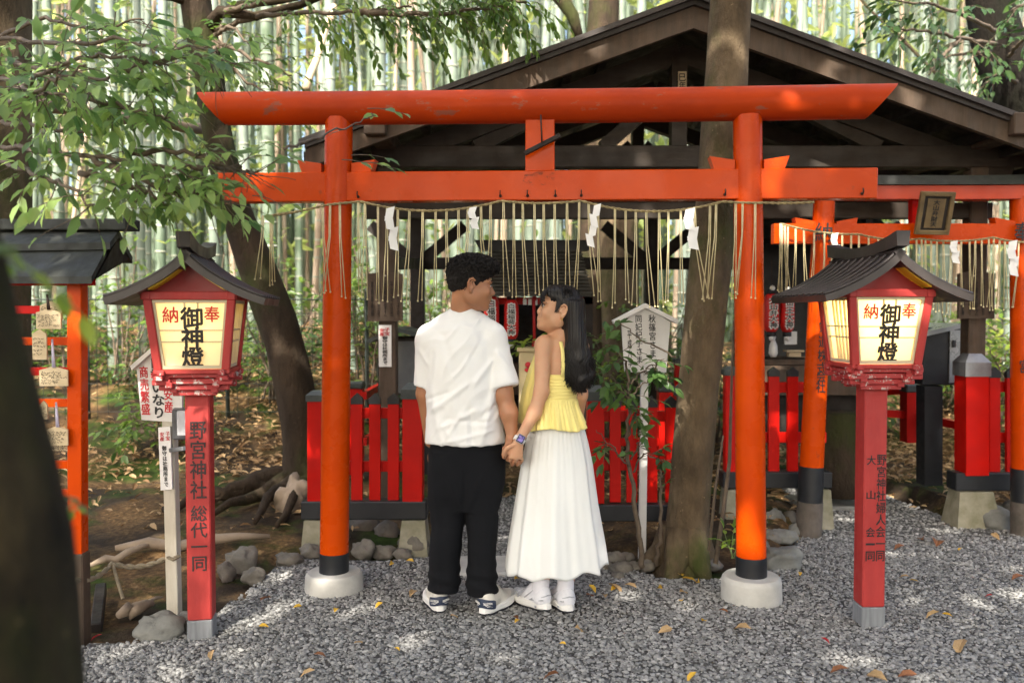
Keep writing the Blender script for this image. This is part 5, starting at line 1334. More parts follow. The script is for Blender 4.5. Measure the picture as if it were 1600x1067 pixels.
# ================================================================== OPEN SHELTER
DF, DB = 5.75, 7.6
sh = thing('shelter', 'open dark timber shelter with a wide gabled roof behind the torii', 'shelter', tuple(W(1088, 800, 6.2)))
XR = W(1088, 0, DF - .55).x
def zat(py, D): return W(800, py, D).z
Dg = DF - .5                                                    # gable overhang plane
zr_, slope = zat(-6, Dg), .366
xe = XR - W(474, 0, Dg).x
for s in (-1, 1):
    # roof deck
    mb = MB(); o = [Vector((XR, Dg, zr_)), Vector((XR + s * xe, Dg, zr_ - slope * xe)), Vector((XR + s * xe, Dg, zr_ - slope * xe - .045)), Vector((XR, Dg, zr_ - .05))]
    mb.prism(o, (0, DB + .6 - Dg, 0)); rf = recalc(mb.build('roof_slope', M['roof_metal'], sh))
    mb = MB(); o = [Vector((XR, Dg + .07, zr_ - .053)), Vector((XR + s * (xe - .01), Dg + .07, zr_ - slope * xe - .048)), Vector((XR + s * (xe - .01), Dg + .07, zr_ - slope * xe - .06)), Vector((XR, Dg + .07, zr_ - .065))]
    mb.prism(o, (0, DB + .5 - Dg, 0)); recalc(mb.build('roof_shade_sheet', M['wood_dark'], sh))  # dark sheet added under the deck, standing in for deep roof shade
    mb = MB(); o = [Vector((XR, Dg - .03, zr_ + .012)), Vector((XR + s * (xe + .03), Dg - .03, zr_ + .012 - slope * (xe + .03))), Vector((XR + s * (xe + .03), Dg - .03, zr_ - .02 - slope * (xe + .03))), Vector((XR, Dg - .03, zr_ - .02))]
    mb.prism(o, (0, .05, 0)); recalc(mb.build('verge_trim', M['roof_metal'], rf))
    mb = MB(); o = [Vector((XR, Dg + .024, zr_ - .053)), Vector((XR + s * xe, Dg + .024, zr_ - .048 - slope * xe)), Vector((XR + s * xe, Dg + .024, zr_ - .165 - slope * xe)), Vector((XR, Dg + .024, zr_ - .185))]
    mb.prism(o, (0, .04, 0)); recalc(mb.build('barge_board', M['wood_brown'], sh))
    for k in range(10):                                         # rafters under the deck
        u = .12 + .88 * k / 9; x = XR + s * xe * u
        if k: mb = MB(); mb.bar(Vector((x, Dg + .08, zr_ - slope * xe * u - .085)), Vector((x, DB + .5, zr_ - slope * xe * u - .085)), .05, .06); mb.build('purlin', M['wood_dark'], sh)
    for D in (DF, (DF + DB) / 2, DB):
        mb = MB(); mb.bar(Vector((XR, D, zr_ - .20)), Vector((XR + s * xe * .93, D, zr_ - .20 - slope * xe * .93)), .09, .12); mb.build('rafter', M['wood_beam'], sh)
zt1 = zat(247, DF); zt2 = zat(330, DF)
pxL, pxR = W(606, 300, DF).x, W(1524, 300, DF).x
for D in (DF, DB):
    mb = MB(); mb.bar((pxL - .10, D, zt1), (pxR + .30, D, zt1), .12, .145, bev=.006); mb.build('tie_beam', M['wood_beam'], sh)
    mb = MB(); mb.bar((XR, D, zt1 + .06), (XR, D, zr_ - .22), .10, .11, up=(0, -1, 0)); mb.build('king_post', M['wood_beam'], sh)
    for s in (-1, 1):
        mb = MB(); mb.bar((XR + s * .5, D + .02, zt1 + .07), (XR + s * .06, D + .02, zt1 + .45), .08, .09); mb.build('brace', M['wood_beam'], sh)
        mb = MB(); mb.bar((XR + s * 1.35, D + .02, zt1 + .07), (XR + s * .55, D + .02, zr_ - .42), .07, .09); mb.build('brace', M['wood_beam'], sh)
mb = MB(); mb.bar((pxL - .15, DF, zt2), (pxR + .1, DF, zt2), .07, .105, bev=.004); mb.build('lintel', M['wood_beam'], sh)
for s, x in ((-1, pxL), (1, pxR)):
    mb = MB(); mb.bar((x, DF - .55, zt1 + .11), (x, DB + .5, zt1 + .11), .13, .13, bev=.006); mb.build('side_beam', M['wood_brown'], sh)
for px, D, w, mt in ((606, DF, .115, 'wood_brown'), (1524, DF, .115, 'wood_brown')):
    mb = MB(); x = W(px, 300, D).x; mb.bar((x, D, .12), (x, D, zt1 - .07), w, w, up=(0, -1, 0), bev=.006); mb.build('post', M[mt], sh)
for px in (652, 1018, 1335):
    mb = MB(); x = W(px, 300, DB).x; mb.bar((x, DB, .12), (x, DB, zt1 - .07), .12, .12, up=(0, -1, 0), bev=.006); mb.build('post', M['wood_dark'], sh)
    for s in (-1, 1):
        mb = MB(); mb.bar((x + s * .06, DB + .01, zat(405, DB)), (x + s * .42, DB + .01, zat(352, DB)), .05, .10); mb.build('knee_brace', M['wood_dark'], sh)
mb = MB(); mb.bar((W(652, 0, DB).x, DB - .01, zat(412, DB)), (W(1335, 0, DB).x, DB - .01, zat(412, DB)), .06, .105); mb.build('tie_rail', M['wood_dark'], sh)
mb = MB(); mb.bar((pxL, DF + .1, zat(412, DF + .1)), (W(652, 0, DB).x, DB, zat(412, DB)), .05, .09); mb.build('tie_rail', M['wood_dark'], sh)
cc = W(1066, 128, DF - .07); mb = MB(); mb.box(tuple(cc), (.055, .012, .13)); ft_ = mb.build('name_label', M['wood_pale'], sh)
lettering('巳年', (cc.x, cc.y - .0075, cc.z), .042, .105, M['ink'], ft_, bold=.03)
# boards on the posts
def post_board(label, px, D, x0, x1, y0, y1, peak):
    t = thing('wooden_board', label, 'board', tuple(W(px, y1, D)))
    mb = MB(); mb.prism([W(x, y, D) for x, y in ((x0, y1), (x1, y1), (x1, y0), (px, y0 - peak), (x0, y0))], (0, .022, 0)); bd = recalc(mb.build('board', M['wood_brown'], t))
    cols = np.linspace(x0 + 7, x1 - 7, 5)
    for i, cx_ in enumerate(cols): lettering(('奉納御神前', '家内安全守', '社殿修復之', '平成年吉日', '敬白氏子中')[i], W(float(cx_), (y0 + y1) / 2 + 2, D - .003), .018, .23, M['wood_dark'], bd, bold=.0)
    mb = MB(); mb.ball(W(px, y0 + 3, D - .004), .006, 6); mb.build('nail', M['white_old'], t, True)
post_board('dark weathered board with faint columns on the shelter\'s left post', 602, DF - .085, 574.5, 629, 428, 502, 4)
post_board('dark weathered board on the shelter\'s right post behind the fence cap', 1522, DF - .085, 1498, 1554, 428, 498, 6)
ns = thing('notice_strip', 'white paper notice with red and black brushwork on the shelter\'s left post', 'notice', tuple(W(601, 570, DF - .07)))
mb = MB(); a = W(592, 573, DF - .062); c = W(611.5, 508, DF - .062); mb.box(((a.x + c.x) / 2, a.y, (a.z + c.z) / 2), (c.x - a.x, .008, c.z - a.z)); bd = mb.build('sheet', M['paper'], ns)
yy = DF - .0675
lettering('安産', W(597, 519, yy), .032, .052, M['red_ink'], bd, bold=.03); lettering('子宝', W(605, 518, yy), .032, .052, M['red_ink'], bd, bold=.03); lettering('御守は社務所まで', W(601.5, 547, yy), .034, .185, M['ink'], bd, bold=.05)

# ================================================================== SMALL SHRINES UNDER THE SHELTER
def red_lantern(label, px, py, D, w, h, s, tail=True):
    c = W(px, py, D); t = thing('paper_lantern', label, 'paper lantern', tuple(c), 0, 'red paper lanterns'); sc_ = D / FPX; r, hh = w / 2 * sc_, h / 2 * sc_
    prof = []
    for k in range(25):
        u = -1 + 2 * k / 24; prof.append((r * (1 - .42 * abs(u) ** 5) * (1 + .012 * math.cos(k * math.pi)), u * hh))
    M.setdefault('lantern_paper', paint('red_lantern_paper', (.66, .018, .014), (.55, .014, .012), rough=.45, bmp=.1))
    mb = MB(); mb.lathe(c, prof, 20); sk = mb.build('paper_shade', M['lantern_paper'], t, True)
    mb = MB(); mb.lathe(c + Vector((0, 0, hh)), [(r * .62, -.004), (r * .62, .03), (r * .3, .034)], 16); mb.build('rim', M['black_paint'], t, True); mb = MB(); mb.lathe(c + Vector((0, 0, -hh)), [(r * .3, -.034), (r * .62, -.03), (r * .62, .004)], 16); mb.build('rim', M['black_paint'], t, True)
    mb = MB(); mb.ball(c + Vector((0, -r * .4, hh + .04)), .022, 8); mb.build('bead', M['white_paint'], t, True); mb = MB(); mb.ball(c + Vector((0, -r * .3, -hh - .045)), .022, 8); mb.build('bead', M['white_paint'], t, True)
    hh2 = hh * .80; col = M['ink']
    # brush letters with a white outline behind, wrapped on the front
    for mat, bold, d in (('white_paint', .16, .0045), ('ink', .035, .0075)):
        lettering(s, c + Vector((0, -r - d, 0)), r * (1.08 if bold > .1 else .95), hh2 * 2 * (1.02 if bold > .1 else .97), M[mat], sk, bold=bold)
    mb = MB(); mb.tube([c + Vector((0, 0, hh + .03)), c + Vector((0, 0, hh + .25))], .004, 5); mb.build('cord', M['iron'], t)
red_lantern('red paper lantern hanging between the man\'s chin and the next lantern', 768, 492, 6.2, 24, 60, '白福稲荷')
red_lantern('red paper lantern hanging between the two faces', 799, 499, 6.2, 23, 62, '白福稲荷大神')
red_lantern('red paper lantern right of the torii pillar, left one of two', 1205, 489, 6.35, 24, 60, '大山弁大神')
red_lantern('red paper lantern right of the torii pillar, half behind the rope straws', 1230, 490, 6.35, 22, 58, '山王大神')

s1 = thing('shrine', 'small shrine with a dark ribbed roof seen between the couple\'s heads', 'shrine', tuple(W(835, 700, 6.9)))
rs = []
for k in range(10):
    u = k / 9; D = 6.55 - .45 * u; y = 386 + (458 - 386) * u; rs.append([W(768 - 26 * u, y, D), W(906 + 18 * u, y, D), W(906 + 18 * u, y + 5, D), W(768 - 26 * u, y + 5, D)])
M['slat_roof'] = paint('dark_slatted_roof', (.060, .055, .040), (.035, .032, .024), rough=.6, scale=8)
mb = MB(); mb.rings(rs); recalc(mb.build('roof_slope', M['slat_roof'], s1))
mb = MB()
for k in range(14):
    u = k / 13; D = 6.55 - .45 * u - .012; y = 387 + 70 * u; mb.bar(W(766 - 26 * u, y, D), W(908 + 18 * u, y, D), .018, .014)
mb.build('roof_batten', M['slat_roof'], s1)
mb = MB(); mb.prism([W(741, 375, 6.5), W(928, 375, 6.5), W(920, 391, 6.5), W(750, 391, 6.5)], (0, .12, 0)); recalc(mb.build('ridge', M['black_paint'], s1))
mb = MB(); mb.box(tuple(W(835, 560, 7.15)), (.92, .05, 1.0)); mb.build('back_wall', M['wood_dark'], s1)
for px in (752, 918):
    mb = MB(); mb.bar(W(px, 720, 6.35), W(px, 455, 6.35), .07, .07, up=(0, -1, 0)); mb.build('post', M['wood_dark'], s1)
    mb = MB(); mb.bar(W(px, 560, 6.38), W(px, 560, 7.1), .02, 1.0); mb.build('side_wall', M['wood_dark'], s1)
mb = MB(); mb.box(tuple(W(835, 470, 6.34)), (.86, .05, .05)); mb.build('lintel', M['fence_red'], s1)
mb = MB(); mb.box(tuple(W(835, 640, 6.6)), (.9, .7, .06)); mb.build('floor_board', M['wood_brown'], s1)
mb = MB(); mb.box(tuple(W(835, 590, 6.85)), (.7, .25, .25)); mb.build('altar', M['wood_brown'], s1)
M['red_cord'] = paint('red_cord', (.5, .02, .02), rough=.6)
gl = thing('paper_garland', 'red string of small white papers across the dark shrine front', 'garland', tuple(W(835, 470, 6.25)))
RPG = sag_curve([(W(752, 455, 6.27), W(918, 456, 6.27), .05)], 16); mb = MB(); mb.tube(RPG, .005, 5); mb.build('string', M['red_cord'], gl)
for px in (795, 820, 828, 837, 852, 868, 890):
    p = rope_at(RPG, W(px, 460, 6.27).x); mb = MB(); mb.box((p.x, p.y - .006, p.z - .028), (.026, .004, .044), 0); o = mb.build('paper_slip', M['paper'], gl)
mb = MB(); mb.tube([W(834, 466, 6.24), W(835, 530, 6.24)], .011, 8); mb.ball(W(835, 466, 6.24), .02, 8); mb.tube([W(835, 530, 6.24), W(835, 545, 6.24)], [.014, .024], 8)
tag(mb.build('bell_rope', M['red_cord'], smooth=True), 'red bell rope hanging in the dark shrine between the faces', 'rope')
ob = thing('offering_box', 'cream coloured offering box with a red crest between the couple', 'offering box', tuple(W(828, 640, 6.0)))
M['cream'] = paint('cream_painted_wood', (.66, .54, .30), (.56, .45, .24), rough=.55)
a = W(811, 660, 6.0); c = W(862, 550, 6.0); mb = MB(); mb.box(((a.x + c.x) / 2, 6.12, (a.z + c.z) / 2), (c.x - a.x, .24, c.z - a.z), bev=.006); mb.build('box', M['cream'], ob)
mb = MB(); mb.box(((a.x + c.x) / 2, 6.12, c.z + .016), (c.x - a.x + .03, .27, .028), bev=.005); mb.build('lid', M['cream'], ob)
mb = MB(); mb.ball(W(825, 570, 5.995), .02, 10, (1, .2, 1.1)); mb.ball(W(825, 578, 5.995), .026, 10, (1, .2, .6)); mb.build('crest', M['red_ink'], ob, True)
sp_ = thing('offering_branch', 'fresh green offering branch on the shrine beside the cream box', 'plant', tuple(W(835, 545, 6.1)))
sp = Spray(71)
for k in range(7): sp.twig(W(836, 545, 6.1), (math.cos(k) * .9 - .3, -.2, .5 + .3 * math.sin(k * 2)), .14, .085, .03)
sp.build('leafy_stem', M['leaf_bright'], M['green_stem'], sp_)

s2 = thing('shrine', 'small dark shrine behind the right fence with offerings on a shelf', 'shrine', tuple(W(1270, 700, 7.0)))
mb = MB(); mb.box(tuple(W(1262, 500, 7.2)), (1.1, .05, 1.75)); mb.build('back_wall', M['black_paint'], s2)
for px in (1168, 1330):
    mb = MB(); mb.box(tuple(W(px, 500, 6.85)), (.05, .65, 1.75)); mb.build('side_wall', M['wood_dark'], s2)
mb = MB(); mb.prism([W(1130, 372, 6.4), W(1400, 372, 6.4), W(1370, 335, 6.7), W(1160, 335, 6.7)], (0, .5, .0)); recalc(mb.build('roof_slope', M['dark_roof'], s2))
mb = MB(); mb.box(tuple(W(1250, 563, 6.7)), (.95, .5, .04)); mb.build('shelf', M['wood_brown'], s2)
mb = MB(); mb.box(tuple(W(1250, 592, 6.55)), (.9, .3, .22)); mb.build('altar', M['wood_brown'], s2)
mb = MB(); mb.box(tuple(W(1250, 640, 6.75)), (.9, .4, .35)); mb.build('plinth', M['wood_dark'], s2)
mb = MB(); mb.box(tuple(W(1235, 528, 6.6)), (.095, .02, .10), 0); tag(mb.build('picture_card', M['white_paint']), 'small white card standing on the right shrine\'s shelf', 'card')
os_ = thing('offering_stand', 'small wooden offering stand on the right shrine\'s shelf', 'stand', tuple(W(1240, 552, 6.5)))
mb = MB(); mb.box(tuple(W(1240, 548, 6.5)), (.13, .1, .014), 0); mb.build('tray', M['wood_pale'], os_); mb = MB(); mb.box(tuple(W(1240, 554, 6.5)), (.09, .07, .03), 0); mb.build('stand_leg', M['wood_pale'], os_)
vs = MB(); vs.lathe(W(1208, 558, 6.5), [(.02, 0), (.035, .03), (.03, .09), (.014, .13), (.02, .16)], 14); tag(vs.build('vase', M['white_paint'], smooth=True), 'slim white vase on the right shrine\'s shelf below the lantern', 'vase')
# cabinets
cb = thing('metal_cabinet', 'grey metal cabinet on black legs between the right lantern and the shelter post', 'cabinet', tuple(W(1450, 760, 6.2)))
M['cab_front'] = paint('pale_cabinet_door', (.36, .38, .40), (.28, .30, .32), rough=.3, metal=.4, scale=3)
a, c = W(1444, 602, 6.1), W(1506, 512, 6.1)
mb = MB(); mb.box(((a.x + c.x) / 2, 6.3, (a.z + c.z) / 2), (c.x - a.x, .36, c.z - a.z), bev=.006); mb.build('body', M['black_paint'], cb)
a2, c2 = W(1484, 598, 6.1), W(1505, 516, 6.1); mb = MB(); mb.box(((a2.x + c2.x) / 2, 6.112, (a2.z + c2.z) / 2), (c2.x - a2.x, .012, c2.z - a2.z)); dr = mb.build('door', M['cab_front'], cb)
mb = MB(); mb.box(tuple(W(1491, 537, 6.098)), (.02, .012, .05)); mb.build('handle', M['black_paint'], dr)
mb = MB(); mb.prism([W(1440, 520, 6.0), W(1506, 505, 6.0), W(1506, 512, 6.0), W(1440, 527, 6.0)], (0, .5, 0)); recalc(mb.build('roof_sheet', M['cab_front'], cb))
for px in (1452,): mb = MB(); mb.bar(W(px, 756, 6.2), W(px, 602, 6.2), .13, .13, up=(0, -1, 0)); mb.build('leg', M['black_paint'], cb)
cb = thing('display_case', 'small roofed glass display case behind the shelter\'s left post', 'display case', tuple(W(620, 700, 6.4)))
M['glass'] = paint('dusty_glass', (.20, .21, .215), (.12, .125, .13), rough=.12, scale=3, bmp=0)
a, c = W(590, 618, 6.35), W(672, 527, 6.35)
mb = MB(); mb.box(((a.x + c.x) / 2, 6.55, (a.z + c.z) / 2), (c.x - a.x, .36, c.z - a.z), bev=.004); mb.build('cabinet', M['wood_dark'], cb)
a2, c2 = W(622, 614, 6.35), W(668, 533, 6.35); mb = MB(); mb.box(((a2.x + c2.x) / 2, 6.362, (a2.z + c2.z) / 2), (c2.x - a2.x, .012, c2.z - a2.z)); mb.build('pane', M['glass'], cb)
mb = MB(); mb.prism([W(574, 530, 6.2), W(618, 511, 6.2), W(690, 528, 6.2), W(690, 535, 6.2), W(618, 518, 6.2), W(574, 537, 6.2)], (0, .6, 0)); recalc(mb.build('roof', M['grey_cap'], cb))
for px in (594, 666): mb = MB(); mb.bar(W(px, 740, 6.5), W(px, 615, 6.5), .05, .05, up=(0, -1, 0)); mb.build('leg', M['black_paint'], cb)
stp = MB(); stp.lathe(tuple(W(1310, 752, 6.3)), [(.17, -.1), (.155, .1), (.15, .3), (.145, .5), (.13, .52)], 14); so = stp.build('tree_stump', M['bark_dark'], smooth=True)
tag(so, 'mossy upright stump behind the right lantern post', 'stump')
# ================================================================== PEOPLE: distance-field bodies meshed as one surface
def V3(p): return np.array(tuple(p), np.float32)
class SDF:
    """Smooth union of tapered capsules, ellipsoids and elliptic towers, meshed by surface nets."""
    def __init__(self, lo, hi, h):
        self.h = h; self.lo = np.array(lo, np.float32); self.n = np.ceil((np.array(hi) - self.lo) / h).astype(int) + 1
        self.d = np.full(self.n, .5, np.float32)
    def _win(self, lo, hi, pad):
        a = np.maximum(0, np.floor((np.array(lo) - pad - self.lo) / self.h).astype(int)); b = np.minimum(self.n, np.ceil((np.array(hi) + pad - self.lo) / self.h).astype(int) + 1)
        b = np.maximum(b, a + 1); sl = tuple(slice(i, j) for i, j in zip(a, b))
        ax = [self.lo[k] + self.h * np.arange(a[k], b[k], dtype=np.float32) for k in range(3)]
        return sl, ax[0][:, None, None], ax[1][None, :, None], ax[2][None, None, :]
    def _join(self, sl, e, k, sub=False):
        d = self.d[sl]
        if sub:
            e = -e; hh = np.clip(.5 - .5 * (d - e) / k, 0, 1); self.d[sl] = d * (1 - hh) + e * hh + k * hh * (1 - hh)
        else:
            hh = np.clip(.5 + .5 * (d - e) / k, 0, 1); self.d[sl] = d * (1 - hh) + e * hh - k * hh * (1 - hh)
    def cap(self, a, b, ra, rb=None, k=.012, flat=False, sub=False, flat0=False):
        a, b = V3(a), V3(b); rb = ra if rb is None else rb; r = max(ra, rb)
        sl, x, y, z = self._win(np.minimum(a, b), np.maximum(a, b), r + k + 2 * self.h + .01); d = b - a; L2 = float(d @ d) + 1e-9
        t0 = ((x - a[0]) * d[0] + (y - a[1]) * d[1] + (z - a[2]) * d[2]) / L2; t = np.clip(t0, 0, 1)
        e = np.sqrt((x - a[0] - t * d[0]) ** 2 + (y - a[1] - t * d[1]) ** 2 + (z - a[2] - t * d[2]) ** 2) - (ra + (rb - ra) * t)
        if flat: e = np.maximum(e, (t0 - 1) * L2 ** .5)
        if flat0: e = np.maximum(e, -t0 * L2 ** .5)
        self._join(sl, e, k, sub); return self
    def ell(self, c, r, rot=None, k=.012, sub=False):
        c = V3(c); r = np.array(r, np.float32); m = float(r.max())
        sl, x, y, z = self._win(c, c, m + k + 2 * self.h); p = [x - c[0], y - c[1], z - c[2]]
        if rot is not None: p = [rot[i][0] * p[0] + rot[i][1] * p[1] + rot[i][2] * p[2] for i in range(3)]   # rows = local axes
        q0 = np.sqrt((p[0] / r[0]) ** 2 + (p[1] / r[1]) ** 2 + (p[2] / r[2]) ** 2); q1 = np.sqrt((p[0] / r[0] ** 2) ** 2 + (p[1] / r[1] ** 2) ** 2 + (p[2] / r[2] ** 2) ** 2) + 1e-6
        self._join(sl, q0 * (q0 - 1) / q1, k, sub); return self
    def tower(self, rows, k=.012, sub=False, p=2.3):
        """rows: (z, cx, cy, a, b) - stacked ellipses cut flat at both ends."""
        rows = sorted(rows); A = np.array(rows, np.float32); zs = A[:, 0]
        lo = [(A[:, 1] - A[:, 3]).min(), (A[:, 2] - A[:, 4]).min(), zs[0]]; hi = [(A[:, 1] + A[:, 3]).max(), (A[:, 2] + A[:, 4]).max(), zs[-1]]
        sl, x, y, z = self._win(lo, hi, k + 2 * self.h + .01); zz = z.ravel()
        g = [np.interp(zz, zs, A[:, i])[None, None, :] for i in range(1, 5)]
        q = (np.abs((x - g[0]) / g[2]) ** p + np.abs((y - g[1]) / g[3]) ** p) ** (1 / p); e = (q - 1) * np.minimum(g[2], g[3])
        e = np.maximum(e, np.maximum(zs[0] - z, z - zs[-1])); self._join(sl, e, k, sub); return self
    def mesh(self, relax=2):
        d = self.d; s = d < 0; n = self.n; c8 = [(i, j, k) for i in (0, 1) for j in (0, 1) for k in (0, 1)]
        cs = lambda a, i, j, k: a[i:n[0] - 1 + i, j:n[1] - 1 + j, k:n[2] - 1 + k]
        cnt = sum(cs(s, *c).astype(np.int8) for c in c8); act = (cnt > 0) & (cnt < 8); idx = np.argwhere(act)
        ids = np.full(act.shape, -1, np.int64); ids[act] = np.arange(len(idx))
        P = np.zeros((len(idx), 3)); N = np.zeros(len(idx))
        val = {c: d[idx[:, 0] + c[0], idx[:, 1] + c[1], idx[:, 2] + c[2]] for c in c8}
        for a in c8:
            for k in range(3):
                if a[k] == 0:
                    b = list(a); b[k] = 1; b = tuple(b); va, vb = val[a], val[b]; m = (va < 0) != (vb < 0)
                    t = np.where(m, va / np.where(va == vb, 1, va - vb), 0)
                    for q in range(3): P[:, q] += np.where(m, a[q] + (t if q == k else 0), 0)
                    N += m
        P = P / N[:, None] + idx; F = []
        for k in range(3):
            u, v = (k + 1) % 3, (k + 2) % 3; sh = [0, 0, 0]; sh[k] = 1
            s0 = s[tuple(slice(0, n[i] - sh[i]) for i in range(3))]; s1 = s[tuple(slice(sh[i], n[i]) for i in range(3))]
            e = np.argwhere(s0 != s1); e = e[(e[:, u] > 0) & (e[:, v] > 0) & (e[:, u] < n[u] - 1) & (e[:, v] < n[v] - 1)]
            ins = s0[tuple(e.T)]; q = []
            for du, dv in ((1, 1), (0, 1), (0, 0), (1, 0)):
                o = e.copy(); o[:, u] -= du; o[:, v] -= dv; q.append(ids[tuple(o.T)])
            q = np.stack(q, 1); q[~ins] = q[~ins][:, ::-1]; F.append(q)
        F = np.concatenate(F); F = F[(F >= 0).all(1)]
        for _ in range(relax):                                   # light smoothing
            S = np.zeros_like(P); C = np.zeros(len(P))
            for a, b in ((0, 1), (1, 2), (2, 3), (3, 0)):
                np.add.at(S, F[:, a], P[F[:, b]]); np.add.at(C, F[:, a], 1); np.add.at(S, F[:, b], P[F[:, a]]); np.add.at(C, F[:, b], 1)
            P = P * .5 + .5 * S / np.maximum(C, 1)[:, None]
        return P * self.h + self.lo, F
def vnorm(P, F):
    n = np.cross(P[F[:, 2]] - P[F[:, 0]], P[F[:, 3]] - P[F[:, 1]]); N = np.zeros_like(P)
    for k in range(4): np.add.at(N, F[:, k], n)
    return N / (np.linalg.norm(N, axis=1, keepdims=True) + 1e-12)

def skin_mat(name, c1, c2):
    m, nt, b = newmat(name)
    c = ramp(nt, noise(nt, 9, 5, .6), [(.3, c2), (.7, c1)])
    nt.links.new(c, b.inputs['Base Color']); b.inputs['Roughness'].default_value = .48
    b.inputs['Subsurface Weight'].default_value = .12; b.inputs['Subsurface Radius'].default_value = (.012, .005, .003); b.inputs['Subsurface Scale'].default_value = 1.0
    c = mix(nt, ramp(nt, noise(nt, 34, 6, .65), [(.45, (0, 0, 0)), (.75, (.5, .5, .5))]), c, tuple(x * y for x, y in zip(c1, (1.02, .80, .74)))); nt.links.new(c, b.inputs['Base Color'])
    bump(nt, b, noise(nt, 220, 4), .14, .002)
    return m
M['skin_man'] = skin_mat('tan_skin', (.43, .205, .105), (.36, .165, .082))
M['skin_woman'] = skin_mat('light_tan_skin', (.58, .325, .19), (.50, .27, .15))
def cloth(name, c1, c2, wscale=500, rough=.85, sheen=.15, bs=.12):
    m, nt, b = newmat(name)
    c = ramp(nt, noise(nt, 5, 4), [(.3, c2), (.7, c1)]); nt.links.new(c, b.inputs['Base Color'])
    b.inputs['Roughness'].default_value = rough; b.inputs['Sheen Weight'].default_value = sheen; b.inputs['Specular IOR Level'].default_value = .25
    bump(nt, b, noise(nt, wscale, 2), bs, .001); return m
M['tee'] = cloth('white_cotton', (.82, .82, .80), (.80, .80, .78))
M['trousers'] = cloth('black_trousers', (.0065, .007, .009), (.004, .0045, .006), sheen=.0, rough=.95)
M['skirt'] = cloth('white_skirt_cotton', (.80, .81, .78), (.77, .78, .75))
M['yellow'] = cloth('pale_yellow_cotton', (.86, .74, .27), (.82, .69, .23))
M['sock'] = cloth('white_sock', (.80, .79, .82), (.74, .73, .77), 200)
m, nt, b = newmat('black_hair')
b.inputs['Base Color'].default_value = (.010, .0085, .008, 1); b.inputs['Roughness'].default_value = .42; b.inputs['Specular IOR Level'].default_value = .28
M['hair'] = m
m, nt, b = newmat('matte_black_hair'); b.inputs['Base Color'].default_value = (.012, .010, .009, 1); b.inputs['Roughness'].default_value = .6; b.inputs['Specular IOR Level'].default_value = .2; M['hair_man'] = m
M['lip_w'] = paint('rosy_lips', (.50, .13, .11), (.44, .10, .09), rough=.35, bmp=0)
M['lip_m'] = paint('brown_lips', (.30, .10, .075), (.26, .085, .065), rough=.45, bmp=0)
M['eye'] = paint('dark_eye', (.02, .014, .012), rough=.1, bmp=0); M['eye_white'] = paint('eye_white', (.50, .46, .42), rough=.2, bmp=0); M['tooth'] = paint('teeth', (.82, .80, .74), rough=.25, bmp=0)
M['shoe_white'] = paint('off_white_shoe_fabric', (.70, .67, .60), (.60, .57, .50), rough=.7, scale=30, bmp=.25, bscale=200); M['shoe_sole'] = paint('white_foam_sole', (.82, .81, .77), (.74, .73, .69), rough=.55, bmp=.1)
M['shoe_navy'] = paint('navy_shoe_heel', (.030, .045, .085), (.022, .032, .065), rough=.5); M['shoe_silver'] = paint('silver_overlay', (.50, .51, .54), (.40, .41, .44), rough=.35, metal=.4)
M['shoe_bright'] = paint('white_mesh_shoe', (.80, .80, .82), (.70, .70, .73), rough=.6, scale=40, bmp=.2, bscale=250)

def head_frame(C, f, tilt_up=None):
    f = Vector(f).normalized(); s = f.cross(Vector((0, 0, 1))).normalized(); u = s.cross(f).normalized()
    return C, f, s, u   # s = the head's right-hand side
def add_head(S, C, f, s, u, k=1.0, fem=False):
    rot = np.array([tuple(f), tuple(s), tuple(u)], np.float32)
    def p(a, b, c): return C + f * (a * k) + s * (b * k) + u * (c * k)
    def el(a, b, c, ra, rb, rc, kk=.02): S.ell(p(a, b, c), (ra * k, rb * k, rc * k), rot, kk)
    el(-.012, 0, .036, .093, .074, .082); el(-.03, 0, .0, .068, .066, .07); el(.030, 0, -.03, .058, .060, .088, .025); el(.042, 0, -.076, .042, .043 if not fem else .038, .038, .025)
    el(.076, 0, -.098, .017, .020, .018, .02)
    for q in (-1, 1):
        el(.0, q * .050, -.058, .034, .018, .034, .025); el(.061, q * .037, -.028, .027, .023, .026, .02); el(.076, q * .028, .022, .016, .024, .010, .015)
        S.ell(p(.079, q * .031, .003), (.012 * k, .017 * k, .009 * k), rot, .008, True)   # eye socket
        el(.077, q * .031, .003, .011, .013, .0095, .004)
    nz = -.007 if fem else 0
    S.cap(p(.084, 0, .010), p(.105 + nz, 0, -.028), .0070 * k, .0105 * k, .014); el(.099 + nz, 0, -.034, .013, .011, .009, .006)
    for q in (-1, 1): el(.093, q * .012, -.034, .010, .007, .0085, .005)
    el(.080, 0, -.062, .016, .027, .018, .014)                                           # mouth mound
    S.cap(p(.089, -.017, -.0625), p(.089, .017, -.0625), .0035 * k, .0035 * k, .004, sub=True)  # line of the mouth
    el(.093, 0, -.056, .006, .019, .0045, .006); el(.092, 0, -.069, .006, .017, .0055, .006)
    for q in (-1, 1):                                                                    # ears
        e = [(-.014, .078, -.038), (-.022, .083, -.02), (-.027, .088, .003), (-.022, .088, .020), (-.008, .084, .026), (.004, .079, .017)]
        for a, b in zip(e[:-1], e[1:]): S.cap(p(a[0], q * a[1], a[2]), p(b[0], q * b[1], b[2]), .0055 * k, .0055 * k, .004)
        S.cap(p(-.010, q * .077, -.036), p(-.012, q * .078, -.024), .0085 * k, .008 * k, .005); el(-.012, q * .076, -.006, .014, .006, .025, .006)
        S.ell(p(-.006, q * .086, -.006), (.0075 * k, .009 * k, .013 * k), rot, .004, True); el(.002, q * .077, -.010, .005, .007, .010, .005)
    return p, rot
